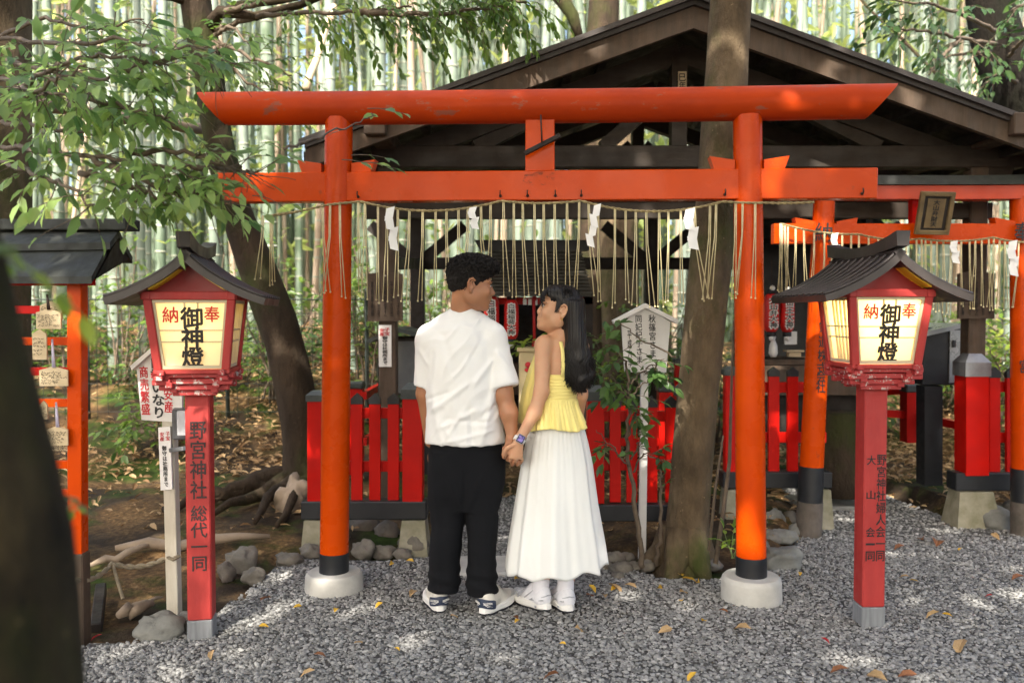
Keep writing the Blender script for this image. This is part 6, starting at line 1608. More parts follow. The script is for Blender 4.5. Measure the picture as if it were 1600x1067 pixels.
def blob(p, r, rot, n=12):
    """Small ellipsoid mesh with local axes rot."""
    mb = MB(); mb.ball((0, 0, 0), 1, n); Rm = np.array(rot)
    V = np.array(mb.v) * np.array(r); V = V @ Rm + np.array(tuple(p)); mb.v = [tuple(v) for v in V]; return mb
def face_bits(par, p, rot, k, lipm, fem):
    for q in (-1, 1):
        blob(p(.0835, q * .031, .003), (.0065 * k, .0105 * k, .006 * k), rot).build('eye', M['eye_white'], par, True); blob(p(.0885, q * .031, .003), (.003 * k, .005 * k, .0055 * k), rot).build('iris', M['eye'], par, True)
        mb = MB(); mb.tube([p(.080, q * .046, .008), p(.0905, q * .036, .0115), p(.0915, q * .026, .0105), p(.087, q * .017, .005)], .0021 * k, 6); mb.build('eyelash', M['hair'], par, True)
        mb = MB(); mb.tube([p(.074, q * .052, .020), p(.086, q * .042, .0275), p(.0935, q * .028, .0275), p(.0955, q * .014, .024)], [.0015 * k, .0028 * k, .0032 * k, .0025 * k], 6); mb.build('eyebrow', M['hair'], par, True)
    mb = MB(); mb.tube([p(.071, -.036, -.0480), p(.0895, -.014, -.0550), p(.0945, 0, -.0565), p(.0895, .014, -.0550), p(.071, .036, -.0480)], [.0015 * k, .0044 * k, .005 * k, .0044 * k, .0015 * k], 8)
    mb.tube([p(.071, -.036, -.0495), p(.0885, -.016, -.0700), p(.0925, 0, -.0745), p(.0885, .016, -.0700), p(.071, .036, -.0495)], [.0015 * k, .0046 * k, .0058 * k, .0046 * k, .0015 * k], 8); mb.build('lips', lipm, par, True)
    mb = MB(); mb.tube([p(.074, -.032, -.0510), p(.0893, -.014, -.0618), p(.0932, 0, -.0645), p(.0893, .014, -.0618), p(.074, .032, -.0510)], [.002 * k, .0050 * k, .0052 * k, .0050 * k, .002 * k], 6); mb.build('teeth', M['tooth'], par, True)

def finger(S, root, dirs, lens, r0):
    """A finger: unequal bent segments."""
    p = Vector(root); r = r0
    for d, L in zip(dirs, lens):
        q = p + Vector(d).normalized() * L; S.cap(p, q, r, r * .93, .005); p = q; r *= .93
    return p
def vm(px, py, D=4.0): return W(px, py, D)

# ------------------------------------------------------------------ THE MAN
man = thing('person', 'man in a white t-shirt and black trousers seen from behind, holding the woman\'s hand', 'person', (W(722, 960, 4.05).x, 4.05, 0))
h = .0045
S = SDF((-.62, 3.62, -.02), (.12, 4.42, 1.82), h)
fM = Vector((.975, .16, -.12)); _, f, s_, u = head_frame(None, fM)
ear = vm(736, 446, 3.95); CM = ear + f * .012 - s_ * .080 + u * .008
pm, rotm = add_head(S, CM, f, s_, u, 1.0)
neck = vm(721, 512, 4.06)
S.cap(CM - f * .036 - u * .03, neck, .053, .060, .010); S.cap(neck, vm(722, 540, 4.07), .07, .09, .05)
S.tower([(vm(0, 690, 4).z, vm(727, 0, 4.05).x, 4.06, .15, .095), (vm(0, 610, 4).z, vm(722, 0, 4.05).x, 4.06, .145, .095), (vm(0, 540, 4).z, vm(722, 0, 4.05).x, 4.06, .15, .09), (vm(0, 505, 4).z, vm(722, 0, 4.05).x, 4.06, .09, .06)], .03)
S.tower([(vm(0, 765, 4).z, vm(727, 0, 4.05).x, 4.06, .14, .09), (vm(0, 685, 4).z, vm(727, 0, 4.05).x, 4.06, .15, .095)], .03)
heelA, heelB = G(688, 960), G(754, 964)
for hx, kx, ank in ((700, 697, heelA + Vector((math.cos(R(104)) * .06, math.sin(R(104)) * .06, .09))), (752, 752, heelB + Vector((math.cos(R(62)) * .06, math.sin(R(62)) * .06, .09)))):
    S.cap(vm(hx, 750, 4.06), vm(kx, 840, 4.06), .07, .055, .03); S.cap(vm(kx, 840, 4.06), ank, .055, .030, .03)
for (a, b, c_), D in (((772, 528), (786, 612), (801, 683)), (4.02, 3.99, 3.955)),:
    sh_, el_, wr = vm(*a, D[0]), vm(*b, D[1]), vm(*c_, D[2])
    S.cap(sh_, el_, .052, .042, .03); S.cap(el_, vm(795, 645, 3.97), .042, .040, .03); S.cap(vm(795, 645, 3.97), wr, .039, .027, .025)
S.cap(vm(670, 530, 4.04), vm(664, 615, 4.08), .05, .041, .03); S.cap(vm(664, 615, 4.08), vm(672, 690, 4.02 + .13), .040, .027, .02); S.ell(vm(676, 715, 4.16), (.025, .035, .05), None, .02)
# his right hand: palm to the left of and behind hers, fingers wrapping under, tips towards the camera
palm0, palm1 = vm(799, 688, 3.955), vm(795, 708, 3.955)
S.cap(palm0, palm1, .028, .026, .015)
for i, (kx, ky, kd) in enumerate(((791, 708, 3.925), (797, 715, 3.945), (803, 717, 3.955), (809, 715, 3.965))):
    kn = vm(kx, ky, kd); S.cap(palm0, kn, .016, .0125, .012)
    tip = [(796.5, 720), (802.5, 723.5), (810.5, 723.5), (816.5, 722)][i]
    finger(S, kn, [vm(tip[0] - 2, tip[1] + 2.5, 3.935) - kn, vm(tip[0], tip[1] - 1, 3.90) - vm(tip[0] - 2, tip[1] + 2.5, 3.935), Vector((.05, -.25, .6))], [.034, .026, .013 + .002 * (i % 2)], .0088)
finger(S, vm(793, 694, 3.935), [vm(787, 702, 3.91) - vm(793, 694, 3.935), vm(786, 711, 3.90) - vm(787, 702, 3.91), (.05, -.1, -1)], [.032, .026, .014], .0105)
P, F = S.mesh(2)
link_mesh('body', P, [F], M['skin_man'], man, smooth=True)
face_bits(man, pm, rotm, 1.0, M['lip_m'], False)

# hair: a cap over the skull plus curly tufts
S = SDF(tuple(CM - Vector((.2, .2, .2))), tuple(CM + Vector((.2, .2, .25))), .004)
S.ell(pm(-.016, 0, .048), (.104, .084, .087), rotm, .01); S.ell(pm(-.04, 0, .012), (.077, .076, .072), rotm, .02); S.ell(pm(.02, 0, .085), (.078, .066, .046), rotm, .02); S.ell(pm(.062, 0, .092), (.040, .055, .030), rotm, .02)
S.ell(pm(.105, 0, -.005), (.060, .10, .083), rotm, .006, True); S.ell(pm(.06, .09, -.035), (.055, .05, .075), rotm, .006, True); S.ell(pm(.06, -.09, -.035), (.055, .05, .075), rotm, .006, True)
for q in (-1, 1): S.ell(pm(-.006, q * .095, -.012), (.030, .035, .036), rotm, .006, True)
S.ell(pm(-.03, 0, -.125), (.16, .13, .065), rotm, .01, True)
P, F = S.mesh(1); N = vnorm(P, F)
P = P + N * (.006 * (vnoise(P[:, 0] * 60 + P[:, 1] * 40, P[:, 2] * 60)) + .008 * vnoise(P[:, 0] * 28 + 4, P[:, 2] * 28 + P[:, 1] * 25))[:, None]
hairm = link_mesh('hair', P, [F], M['hair_man'], man, smooth=True)
g = np.random.default_rng(12); mb = MB()
rel = (P - np.array(tuple(CM))) @ rotm.T; up_ok = np.where((rel[:, 2] > .045) | ((rel[:, 0] < .0) & (rel[:, 2] > -.03)))[0]
fv, uv = np.array(tuple(f)), np.array(tuple(u))
for i in g.choice(up_ok, 1500):
    p0, nn, r_ = P[i], N[i], rel[i]; top_ = float(np.clip((r_[2] - .03) / .06, 0, 1)); fr_ = float(np.clip((r_[0] - .0) / .06, 0, 1)) * top_
    L = .014 + .012 * top_ + .010 * fr_ * g.random(); flow = fv * (.2 + .6 * fr_) * top_ - uv * (1 - top_) * 1.0 + g.normal(size=3) * (.55 * top_ + .18)
    flow -= nn * flow.dot(nn); flow /= np.linalg.norm(flow) + 1e-9; sd = np.cross(nn, flow); w0 = .0035 + .003 * top_; ph = g.random() * 6.28; pts = []
    for k in range(7):
        t_ = k / 6; pts.append(p0 - nn * .002 + flow * (L * t_) + nn * (L * (.10 + .38 * top_) * math.sin(t_ * 2.6) + .001) + sd * (w0 * (math.sin(t_ * 5 + ph) - math.sin(ph))))
    mb.tube(pts, [.0026, .0031, .0031, .0028, .0023, .0016, .0007], 4, False)
for i in g.choice(up_ok, 130):       # loose ends standing off the outline
    p0, nn = P[i], N[i]; d = nn * .7 + g.normal(size=3) * .5; sd = np.cross(nn, g.normal(size=3)); L = .014 + .012 * g.random()
    mb.tube([p0 + d * (L * t_) + sd * (.004 * math.sin(t_ * 5)) for t_ in (0, .25, .5, .75, 1)], [.0013, .0013, .0012, .0009, .0004], 4, False)
for k in range(70):      # curls falling over the forehead and temple
    q = (g.random() * 2 - 1); p0 = pm(.076 - .02 * q * q, q * .058, .082 + .014 * g.random()); pts = []; L = .022 + .026 * g.random()
    for j in range(8): t_ = j / 7; pts.append(p0 + f * (.020 * math.sin(t_ * 2.3)) - u * (L * t_ ** 1.3) + s_ * (.005 * math.sin(t_ * 6 + k)) + f * .003 * math.cos(t_ * 7 + k))
    mb.tube(pts, [.0028, .003, .003, .0027, .0024, .0019, .0013, .0006], 5, False)
mb.build('curls', M['hair_man'], hairm, True)

# t-shirt
S = SDF((-.60, 3.68, .75), (.14, 4.40, 1.60), .005)
def trow(py, xl, xr, cy, b): a = vm(xl, py, 4.0); c_ = vm(xr, py, 4.0); return (a.z, (a.x + c_.x) / 2, cy, (c_.x - a.x) / 2, b)
S.tower([trow(692, 665, 787, 4.04, .135), trow(650, 666, 784, 4.04, .132), trow(610, 665, 780, 4.04, .132), trow(570, 663, 780, 4.04, .128), trow(540, 661, 780, 4.045, .122), trow(515, 669, 772, 4.05, .108), trow(500, 682, 760, 4.055, .09), trow(489, 697, 749, 4.06, .075), trow(481, 701, 744, 4.062, .066)], .02, p=2.25)
S.cap(vm(697, 506, 4.06), vm(672, 528, 4.05), .055, .062, .03); S.cap(vm(748, 506, 4.06), vm(770, 528, 4.03), .055, .062, .03)
S.cap(vm(672, 526, 4.045), vm(665.5, 603, 4.06), .062, .060, .022, flat=True); S.cap(vm(769, 526, 4.03), vm(788, 604, 3.985), .064, .066, .022, flat=True)
S.cap(vm(666, 585, 4.06), vm(664.5, 612, 4.06), .045, .048, .004, flat=True, sub=True); S.cap(vm(784, 588, 3.99), vm(790, 614, 3.98), .047, .052, .004, flat=True, sub=True)
S.cap(vm(721, 505, 4.06), vm(722, 470, 4.058), .052, .060, .006, sub=True, flat=True)
P, F = S.mesh(3); N = vnorm(P, F)
x, y, z = P.T; wr_ = np.zeros(len(P))
def fold(x0, z0, x1, z1, amp, wdt):  # soft crease line drawn across the back (x, z in metres)
    dx, dz = x1 - x0, z1 - z0; L = math.hypot(dx, dz); t = ((x - x0) * dx + (z - z0) * dz) / L ** 2; dd = ((x - x0) * dz - (z - z0) * dx) / L
    return amp * np.exp(-(dd / wdt) ** 2) * np.exp(-(np.maximum(np.abs(t - .5) - .35, 0) / .2) ** 2)
def fpx(a, b, c_, d_, amp, wdt): A, B = vm(a, b, 3.93), vm(c_, d_, 3.93); return fold(A.x, A.z, B.x, B.z, amp, wdt)
for a in ((680, 640, 730, 600, .006, .012), (690, 668, 745, 640, .005, .012), (700, 655, 765, 660, -.004, .012), (772, 545, 768, 590, -.003, .010), (676, 550, 672, 590, -.003, .012), (770, 610, 752, 690, .007, .016), (740, 600, 772, 560, .005, .014), (676, 610, 690, 688, .005, .016), (712, 620, 708, 690, .003, .016), (735, 640, 738, 690, -.004, .014),
          (755, 520, 735, 560, -.003, .02), (690, 520, 705, 565, -.003, .02), (700, 690, 770, 672, .004, .010), (774, 550, 795, 575, .004, .012), (652, 545, 668, 570, .003, .012), (745, 655, 780, 630, -.005, .012), (668, 625, 700, 612, -.004, .010)): wr_ += fpx(*a)
rid = 1 - np.abs(2 * vnoise(x * 9 + z * 6, z * 4 - x * 2.5 + 3 + y * 3)); wr_ += .0030 * np.clip(rid - .55, 0, 1) / .45 * sstep(1.38, 1.15, z); rid = 1 - np.abs(2 * vnoise(x * 13 - z * 9 + 7, z * 7 + x * 4 + y * 4)); wr_ += .0025 * np.clip(rid - .6, 0, 1) / .4
wr_ += .006 * vnoise(x * 6 + 2, z * 5 + y * 4) + .003 * vnoise(x * 14 + z * 6, z * 9 + y * 8)
topm = sstep(1.48, 1.36, z); P = P + N * (wr_ * 1.7 * (.25 + .75 * topm))[:, None]
tee = link_mesh('t_shirt', P, [F], M['tee'], man, smooth=True)
mb = MB(); a_, cc = vm(722, 482, 4.06), []
for k in range(33):
    t_ = 2 * math.pi * k / 32; cc.append(vm(722.5, 486, 4.06) + Vector((math.cos(t_) * .0625, math.sin(t_) * .063, 0)))
mb.tube(cc, .0055, 8); mb.build('collar', M['tee'], tee, True)
def hem_ring(pts, r, name, mat, par): mb = MB(); mb.tube(pts + [pts[0]], r, 6, False); return mb.build(name, mat, par, True)

# trousers
S = SDF((-.46, 3.78, .04), (.04, 4.30, .92), .005)
def prow(py, xl, xr, cy, b): return trow(py, xl, xr, cy, b)
S.tower([prow(682, 671, 783, 4.05, .125), prow(720, 668.5, 787, 4.05, .128), prow(760, 669, 787, 4.05, .125), prow(797, 671, 779, 4.055, .10)], .03)
S.tower([prow(705, 669, 731, 4.055, .118), prow(755, 668.5, 729, 4.055, .115), prow(800, 671, 726, 4.055, .102), prow(850, 671, 721.5, 4.055, .092), prow(890, 669, 717.5, 4.055, .086), prow(926, 667, 717, 4.06, .088)], .02)
S.tower([prow(705, 724, 787, 4.055, .118), prow(755, 723, 787, 4.055, .115), prow(800, 726, 778, 4.055, .102), prow(850, 729, 776, 4.045, .092), prow(890, 729, 775, 4.04, .086), prow(929, 728.5, 777, 4.04, .088)], .02)
P, F = S.mesh(3); N = vnorm(P, F); x, y, z = P.T
w2 = .010 * vnoise(x * 9 + 3, z * 7 + y * 5) + .006 * vnoise(x * 16, z * 22 + y * 6)
low = sstep(.30, .08, z); w2 += low * (.006 * np.sin(z * 95 + x * 22 + 2 * np.sin(y * 14)) + .005 * vnoise(x * 20, z * 40))
for a in ((728, 735, 725, 790, -.006, .012), (700, 745, 722, 800, .006, .015), (752, 745, 730, 800, .006, .015), (676, 700, 682, 900, .004, .014), (771, 790, 765, 900, .004, .014), (690, 780, 693, 900, -.003, .02), (750, 790, 752, 900, -.003, .02)): w2 += fpx(*a)
link_mesh('trousers', P + N * w2[:, None], [F], M['trousers'], man, smooth=True)

def sneaker(par, heel, ang, L, style, label=None):
    """Running shoe: toe direction ang (from +X, radians); heel = back point on the ground."""
    ca, sa = math.cos(ang), math.sin(ang); Rm = Matrix(((-sa * -1, ca, 0), (-ca, sa, 0), (0, 0, 1)))  # local x right, y toe
    X, Y = Vector((sa, -ca, 0)), Vector((ca, sa, 0)); O = Vector((heel.x, heel.y, 0))
    def q(x, y, z): return O + X * x + Y * y + Vector((0, 0, z))
    ys = np.linspace(0, L, 15)
    def half(y): v = y / L; return .032 + .006 * math.sin(v * math.pi) + (.014 * math.sin(max(0, v - .35) / .65 * math.pi) if v > .35 else 0) - (.012 * max(0, v - .85) / .15) - (.010 * max(0, .08 - v) / .08)
    def sole(z0, z1, grow):
        rs = []
        for zz, gr in ((z0, -.004), (z0 + .3 * (z1 - z0), grow), (z0 + .75 * (z1 - z0), grow - .001), (z1, -.003)):
            ring = []; m = 30
            for j in range(m):
                a = 2 * math.pi * j / m; y = L / 2 - math.cos(a) * (L / 2 + gr); v = min(max(y / L, 0), 1); hw = half(v * L) + gr; k = abs(math.sin(a)) ** .45 * (1 if math.sin(a) > 0 else -1)
                toe = .018 * max(0, v - .72) ** 1.5 / .15; heelup = .012 * max(0, .12 - v) / .12
                ring.append(q(hw * k, y - (.006 * (1 if zz < z0 + .01 else 0) if v < .1 else 0) * -1, zz + toe * (1.2 if zz < z0 + .02 else .8) + (heelup if zz < z0 + .01 else 0)))
            rs.append(ring)
        mb = MB(); mb.rings(rs); return mb
    sh = sole(.006, .048, .008).build('shoe', M['shoe_sole'], par, 'auto'); recalc(sh)
    recalc(sole(.0, .014, .006).build('outsole', M['black_rubber'], sh, 'auto'))
    lo = O - Vector((.32, .32, .01)); hi = O + Vector((.32, .32, .18)); D = SDF(tuple(lo), tuple(hi), .004)
    D.cap(q(0, .045, .055), q(0, L * .55, .045), .036, .040, .02); D.cap(q(0, L * .5, .042), q(-.002, L - .052, .038), .041, .034, .02); D.cap(q(0, .042, .055), q(0, .036, .095), .034, .031, .02); D.cap(q(0, .05, .07), q(0, L * .45, .078), .033, .030, .03); D.cap(q(0, L * .3, .085), q(0, L * .42, .10), .026, .022, .02)
    D.cap(q(0, .052, .085), q(0, .058, .16), .026, .030, .006, sub=True)
    D.tower([(O.z - .01, O.x, O.y, .4, .4), (O.z + .034, O.x, O.y, .4, .4)], .004, sub=True)
    P, F = D.mesh(2); link_mesh('upper', P, [F], M['shoe_white' if style == 'm' else 'shoe_bright'], sh, smooth=True)
    mb = MB()
    if style == 'm':
        rs = []
        for zz, rr_, o in ((.046, .0440, .0), (.058, .0455, .0), (.080, .0440, .0), (.088, .0415, .0)):
            rs.append([q(math.sin(a) * rr_ * 1.0, .043 - math.cos(a) * (rr_ + .0035), zz - .012 * min(1, abs(a) / 1.5)) for a in np.linspace(-1.75, 1.75, 20)])
        mb.rings(rs, False, False, False); hp = mb.build('heel_panel', M['shoe_navy'], sh, True)
        for a0, dz in ((-.62, 0), (.62, 0)):
            p = q(math.sin(a0) * .0448, .043 - math.cos(a0) * .0485, .0735 - .006); lettering('SALOMON', p + (X * math.sin(a0) - Y * math.cos(a0)) * .003, .042, .0095, M['shoe_sole'], hp, X * math.cos(a0) + Y * math.sin(a0), (0, 0, 1), vertical=False, bold=.03)
            mm = MB(); c_ = [q(math.sin(a) * .0462, .043 - math.cos(a) * .0500, zz) for a, zz in ((a0 * .35, .063), (a0 * 1.0, .052), (a0 * 1.9, .048), (a0 * 1.2, .057), (a0 * .45, .0645))]; mm.tube(c_, .0014, 5); mm.build('loop_mark', M['shoe_sole'], hp, True)
    else:
        for s_ in (-1, 1):
            for z0, z1, y0, y1 in ((.062, .050, .006, .09), (.085, .052, .03, .085), (.095, .055, .075, .12), (.090, .048, .13, .165), (.075, .046, .17, .20)):
                pts = []
                for k in range(7): v = k / 6; y = y0 + (y1 - y0) * v; zz = z0 + (z1 - z0) * v; w_ = half(y) + .004 - max(0, zz - .055) * .25; pts.append(q(s_ * w_, y, zz))
                mb.tube(pts, .0032, 6)
        mb.tube([q(math.sin(a) * .037, .042 - math.cos(a) * .0385, .084 - .02 * abs(a) / 2) for a in np.linspace(-2, 2, 15)], .0034, 6)
        mb.build('silver_overlay', M['shoe_silver'], sh, True)
        mm = MB(); mm.ball(q(-half(.05) - .004, .05, .026), .011, 10, (.5, 1.0, .5)); mm.build('gel_pod', M['shoe_silver'], sh, True)
    return sh
sneaker(man, heelA, R(104), .285, 'm'); sneaker(man, heelB, R(62), .285, 'm')

# ------------------------------------------------------------------ THE WOMAN
wom = thing('person', 'smiling woman with long black hair in a yellow camisole and white skirt', 'person', (W(872, 955, 4.08).x, 4.08, 0))
def vw(px, py, D=4.03): return W(px, py, D)
S = SDF((-.10, 3.58, -.02), (.54, 4.45, 1.66), h)
fW = Vector((-.965, -.11, .19)); _, f, s_, u = head_frame(None, fW); u = (u + Vector((0, 0, 0))).normalized()
s_l = -s_                                     # her left side faces the camera
kW = .945; CW = vw(880, 487, 3.975) + f * .010 - s_l * .075 + u * .008
pw, rotw = add_head(S, CW, f, s_, u, kW, True)
nb_ = vw(876, 532, 4.06)
S.cap(CW - f * .036 - u * .04, nb_, .041, .044, .008); S.cap(nb_, vw(875, 552, 4.07), .050, .070, .03)
def wrow(py, xl, xr, cy, b): a = vw(xl, py, 4.03); c_ = vw(xr, py, 4.03); return (a.z, (a.x + c_.x) / 2, cy, (c_.x - a.x) / 2, b)
S.tower([wrow(665, 843, 912, 4.07, .10), wrow(624, 852, 900, 4.07, .085), wrow(585, 848, 903, 4.07, .09), wrow(555, 848, 904, 4.07, .085), wrow(535, 856, 897, 4.07, .06)], .03)
S.cap(vw(874, 545, 4.07), vw(851, 537, 4.02), .05, .040, .03); S.cap(vw(874, 545, 4.08), vw(905, 541, 4.12), .05, .042, .03)
S.cap(vw(849, 540, 4.01), vw(846, 612, 3.955), .041, .034, .02); S.cap(vw(846, 612, 3.955), vw(835, 645, 3.935), .034, .032, .02); S.cap(vw(835, 645, 3.935), vw(813, 684, 3.895), .031, .0225, .02)
S.cap(vw(907, 543, 4.12), vw(907, 617, 4.08), .04, .033, .02); S.cap(vw(907, 617, 4.08), vw(902, 655, 4.17), .033, .028, .02); S.cap(vw(902, 655, 4.17), vw(893, 690, 4.26), .028, .022, .02); S.ell(vw(890, 702, 4.28), (.022, .03, .045), None, .02)
S.tower([wrow(760, 838, 916, 4.07, .10), wrow(664, 846, 909, 4.07, .10)], .03)
heelL, heelR = G(857, 957), G(890, 960)
ankL = heelL + Vector((math.cos(R(128)) * .056, math.sin(R(128)) * .056, .105)); ankR = heelR + Vector((math.cos(R(106)) * .056, math.sin(R(106)) * .056, .105))
for hx, an, D in ((855, ankL, 4.09), (893, ankR, 4.09)):
    knee = vw(850 if an is ankL else 890, 820, D); S.cap(vw(hx, 745, D), knee, .07, .05, .03); S.cap(knee, an.lerp(knee, .6), .048, .052, .03); S.cap(an.lerp(knee, .6), an.lerp(knee, .18), .05, .036, .03); S.cap(an.lerp(knee, .18), an, .036, .033, .02)
# her left hand hangs over his, back of the hand towards the camera
wr0 = vw(811, 688, 3.885); S.cap(vw(813, 684, 3.895), wr0, .0225, .021, .01)
for i, (kx, ky, kd, tx, ty) in enumerate(((793, 706, 3.90, 789, 712), (798.5, 713.5, 3.885, 797, 719), (806, 715.5, 3.88, 806, 721), (813.5, 713.5, 3.885, 816, 719))):
    kn = vw(kx, ky, kd); S.cap(wr0, kn, .0175, .0115, .012)
    finger(S, kn, [vw(tx, ty, 3.905) - kn, Vector((.0, 1, -.35)), Vector((.05, .8, .5))], [.028 - .002 * (i == 3), .024, .016], .0088 - .0006 * (i == 3))
finger(S, vw(803, 694, 3.875), [vw(794, 699, 3.875) - vw(803, 694, 3.875), vw(789, 706, 3.885) - vw(794, 699, 3.875), (-.1, .4, -.9)], [.036, .026, .014], .0098)
P, F = S.mesh(2); link_mesh('body', P, [F], M['skin_woman'], wom, smooth=True)
face_bits(wom, pw, rotw, kW, M['lip_w'], True)
mb = MB(); mb.ball(pw(-.012, -.083, -.047), .0045, 10); mb.build('earring', M['gold'], wom, True)
wt = MB(); ax_ = (vw(835, 645, 3.935) - wr0).normalized(); cw = vw(811.5, 687, 3.89); e1 = ax_.cross(Vector((0, 1, 0))).normalized(); e2 = e1.cross(ax_).normalized(); ring = []
for k in range(29): t_ = 2 * math.pi * k / 28; ring.append(cw + e1 * (math.cos(t_) * .0255) + e2 * (math.sin(t_) * .0235))
rs = [[p - ax_ * .010, p + ax_ * .010, p + ax_ * .010 + (p - cw).normalized() * .003, p - ax_ * .010 + (p - cw).normalized() * .003] for p in ring]
wt.rings(rs, False, False); band = wt.build('watch_band', M['white_paint'], wom, True); tn = (Vector((.12, -1, .15)) - ax_ * Vector((.12, -1, .15)).dot(ax_)).normalized(); te = ax_.cross(tn)
mb = MB(); mb.frame_box(cw + tn * .028, te, ax_, tn, .0185, .0205, .0052, .004); cs_ = mb.build('watch_case', M['shoe_silver'], band)
M['screen'] = paint('watch_face', (.32, .26, .62), (.12, .10, .30), rough=.1, scale=60, lo=.45, hi=.55, bmp=0); mb = MB(); mb.frame_box(cw + tn * .0325, te, ax_, tn, .0160, .0178, .0016, .001); mb.build('watch_bezel', M['black_rubber'], cs_); mb = MB(); mb.frame_box(cw + tn * .034, te, ax_, tn, .0125, .0140, .0009, .0005); mb.build('watch_screen', M['screen'], cs_)

# camisole: gathered bodice, peplum and straps
def garment(rows, nang, zfun=None, pleat=None, th=.003, nz=40):
    """Open tube with thickness; rows: (z, cx, cy, a, b) from bottom to top."""
    A = np.array(sorted(rows)); zz = np.linspace(A[0, 0], A[-1, 0], nz); th_ = np.linspace(0, 2 * np.pi, nang, endpoint=False)
    Z, T = np.meshgrid(zz, th_, indexing='ij'); v = (Z - zz[0]) / (zz[-1] - zz[0])
    if zfun is not None: Z = zfun(Z, T, v)
    g_ = [np.interp(Z, A[:, 0], A[:, i]) for i in range(1, 5)]; d = pleat(T, v, Z) if pleat is not None else 0
    X = g_[0] + (g_[2] + d) * np.cos(T); Y = g_[1] + (g_[3] + d) * np.sin(T); Po = np.stack([X, Y, Z], -1); Xi = g_[0] + (g_[2] + d - th) * np.cos(T); Yi = g_[1] + (g_[3] + d - th) * np.sin(T); Pi = np.stack([Xi, Yi, Z], -1)
    n_, m_ = Z.shape; V = np.concatenate([Po.reshape(-1, 3), Pi.reshape(-1, 3)]); i = np.arange(n_ - 1)[:, None] * m_; j = np.arange(m_)[None]; j2 = (j + 1) % m_
    Fo = np.stack([i + j, i + j2, i + m_ + j2, i + m_ + j], -1).reshape(-1, 4); Fi = Fo[:, ::-1] + n_ * m_; q = np.arange(m_); q2 = (q + 1) % m_; o = n_ * m_
    Fb = np.stack([q, q + o, q2 + o, q2], -1); t_ = (n_ - 1) * m_; Ft = np.stack([t_ + q, t_ + q2, t_ + q2 + o, t_ + q + o], -1)
    return V, [np.concatenate([Fo, Fi, Fb, Ft])]
topz = lambda py: vw(0, py, 4.03).z
def bod_z(Z, T, v):       # neckline: low across the back (camera side), higher in front
    bt = np.sin(T); left = np.clip(-np.cos(T) * .7 + np.clip(bt, -.2, 1) * .6, 0, 1); zt_ = topz(584) + (topz(548) - topz(584)) * sstep(.25, .75, left); z0 = topz(630)
    return z0 + (zt_ - z0) * v
def bod_p(T, v, Z):
    back = sstep(.35, -.15, np.sin(T)) * sstep(-.75, -.45, np.cos(T)); return back * (.0017 * np.sin(v * 2 * math.pi * 9.5) + .0012 * np.sin(T * 90 + v * 8)) + (1 - back) * (.004 * np.sin(T * 9) * (1 - v))
V, F = garment([wrow(632, 829, 903, 4.055, .112), wrow(622, 833, 901.5, 4.055, .107), wrow(605, 838, 902, 4.06, .104), wrow(584, 843, 903, 4.065, .103), wrow(545, 843, 906, 4.065, .10)], 240, bod_z, bod_p, nz=70)
top = link_mesh('camisole', V, F, M['yellow'], wom, smooth=True)
ph = np.random.default_rng(4).random(12) * 6.28
def pep_p(T, v, Z):
    k = 1 - v; return k * (.008 * np.sin(T * 11 + ph[0]) + .006 * np.sin(T * 17 + ph[1]) + .003 * np.sin(T * 31 + ph[2])) + .0022 * np.sin(T * 46 + ph[3]) * (1 - .5 * k)
def pep_z(Z, T, v): return Z + (1 - v) * (.010 * np.sin(T * 3 + 1) + .006 * np.cos(T))
V, F = garment([wrow(668, 824, 917, 4.045, .150), wrow(650, 826, 911, 4.05, .135), wrow(634, 829.5, 905, 4.055, .118), wrow(624, 832, 902.5, 4.055, .110)], 300, pep_z, pep_p, nz=26)
link_mesh('peplum', V, F, M['yellow'], top, smooth=True)
# loose front panel, seen at the left of her arm
V, F = garment([wrow(662, 810, 866, 4.10, .08), wrow(640, 811, 866, 4.10, .085), wrow(610, 817, 868, 4.10, .09), wrow(580, 826, 868, 4.10, .085), wrow(552, 837, 868, 4.10, .07), wrow(545, 841, 866, 4.10, .06)], 120, None, lambda T, v, Z: (1 - v) * .006 * np.sin(T * 7 + 1) + .002 * np.sin(T * 15), nz=30)
link_mesh('front_panel', V, F, M['yellow'], top, smooth=True)
for pts in ([(879, 588, 3.955), (880, 570, 3.957), (879, 548, 3.975), (875, 530, 4.01), (871, 522, 4.05), (866, 528, 4.10), (860, 545, 4.14)], [(897, 588, 3.96), (898, 560, 3.98), (897, 535, 4.03), (893, 526, 4.08), (888, 545, 4.14)]):
    Q = [vw(*p) for p in pts]; mb = MB(); rs = []
    for i, p in enumerate(Q):
        t_ = (Q[min(i + 1, len(Q) - 1)] - Q[max(i - 1, 0)]).normalized(); o = (p - vw(876, 560, 4.07)); o = (o - t_ * o.dot(t_)).normalized(); w_ = t_.cross(o); rs.append([p + w_ * .008 + o * .003, p - w_ * .008 + o * .003, p - w_ * .008 - o * .003, p + w_ * .008 - o * .003])
    mb.rings(rs); recalc(mb.build('strap', M['yellow'], top, True))
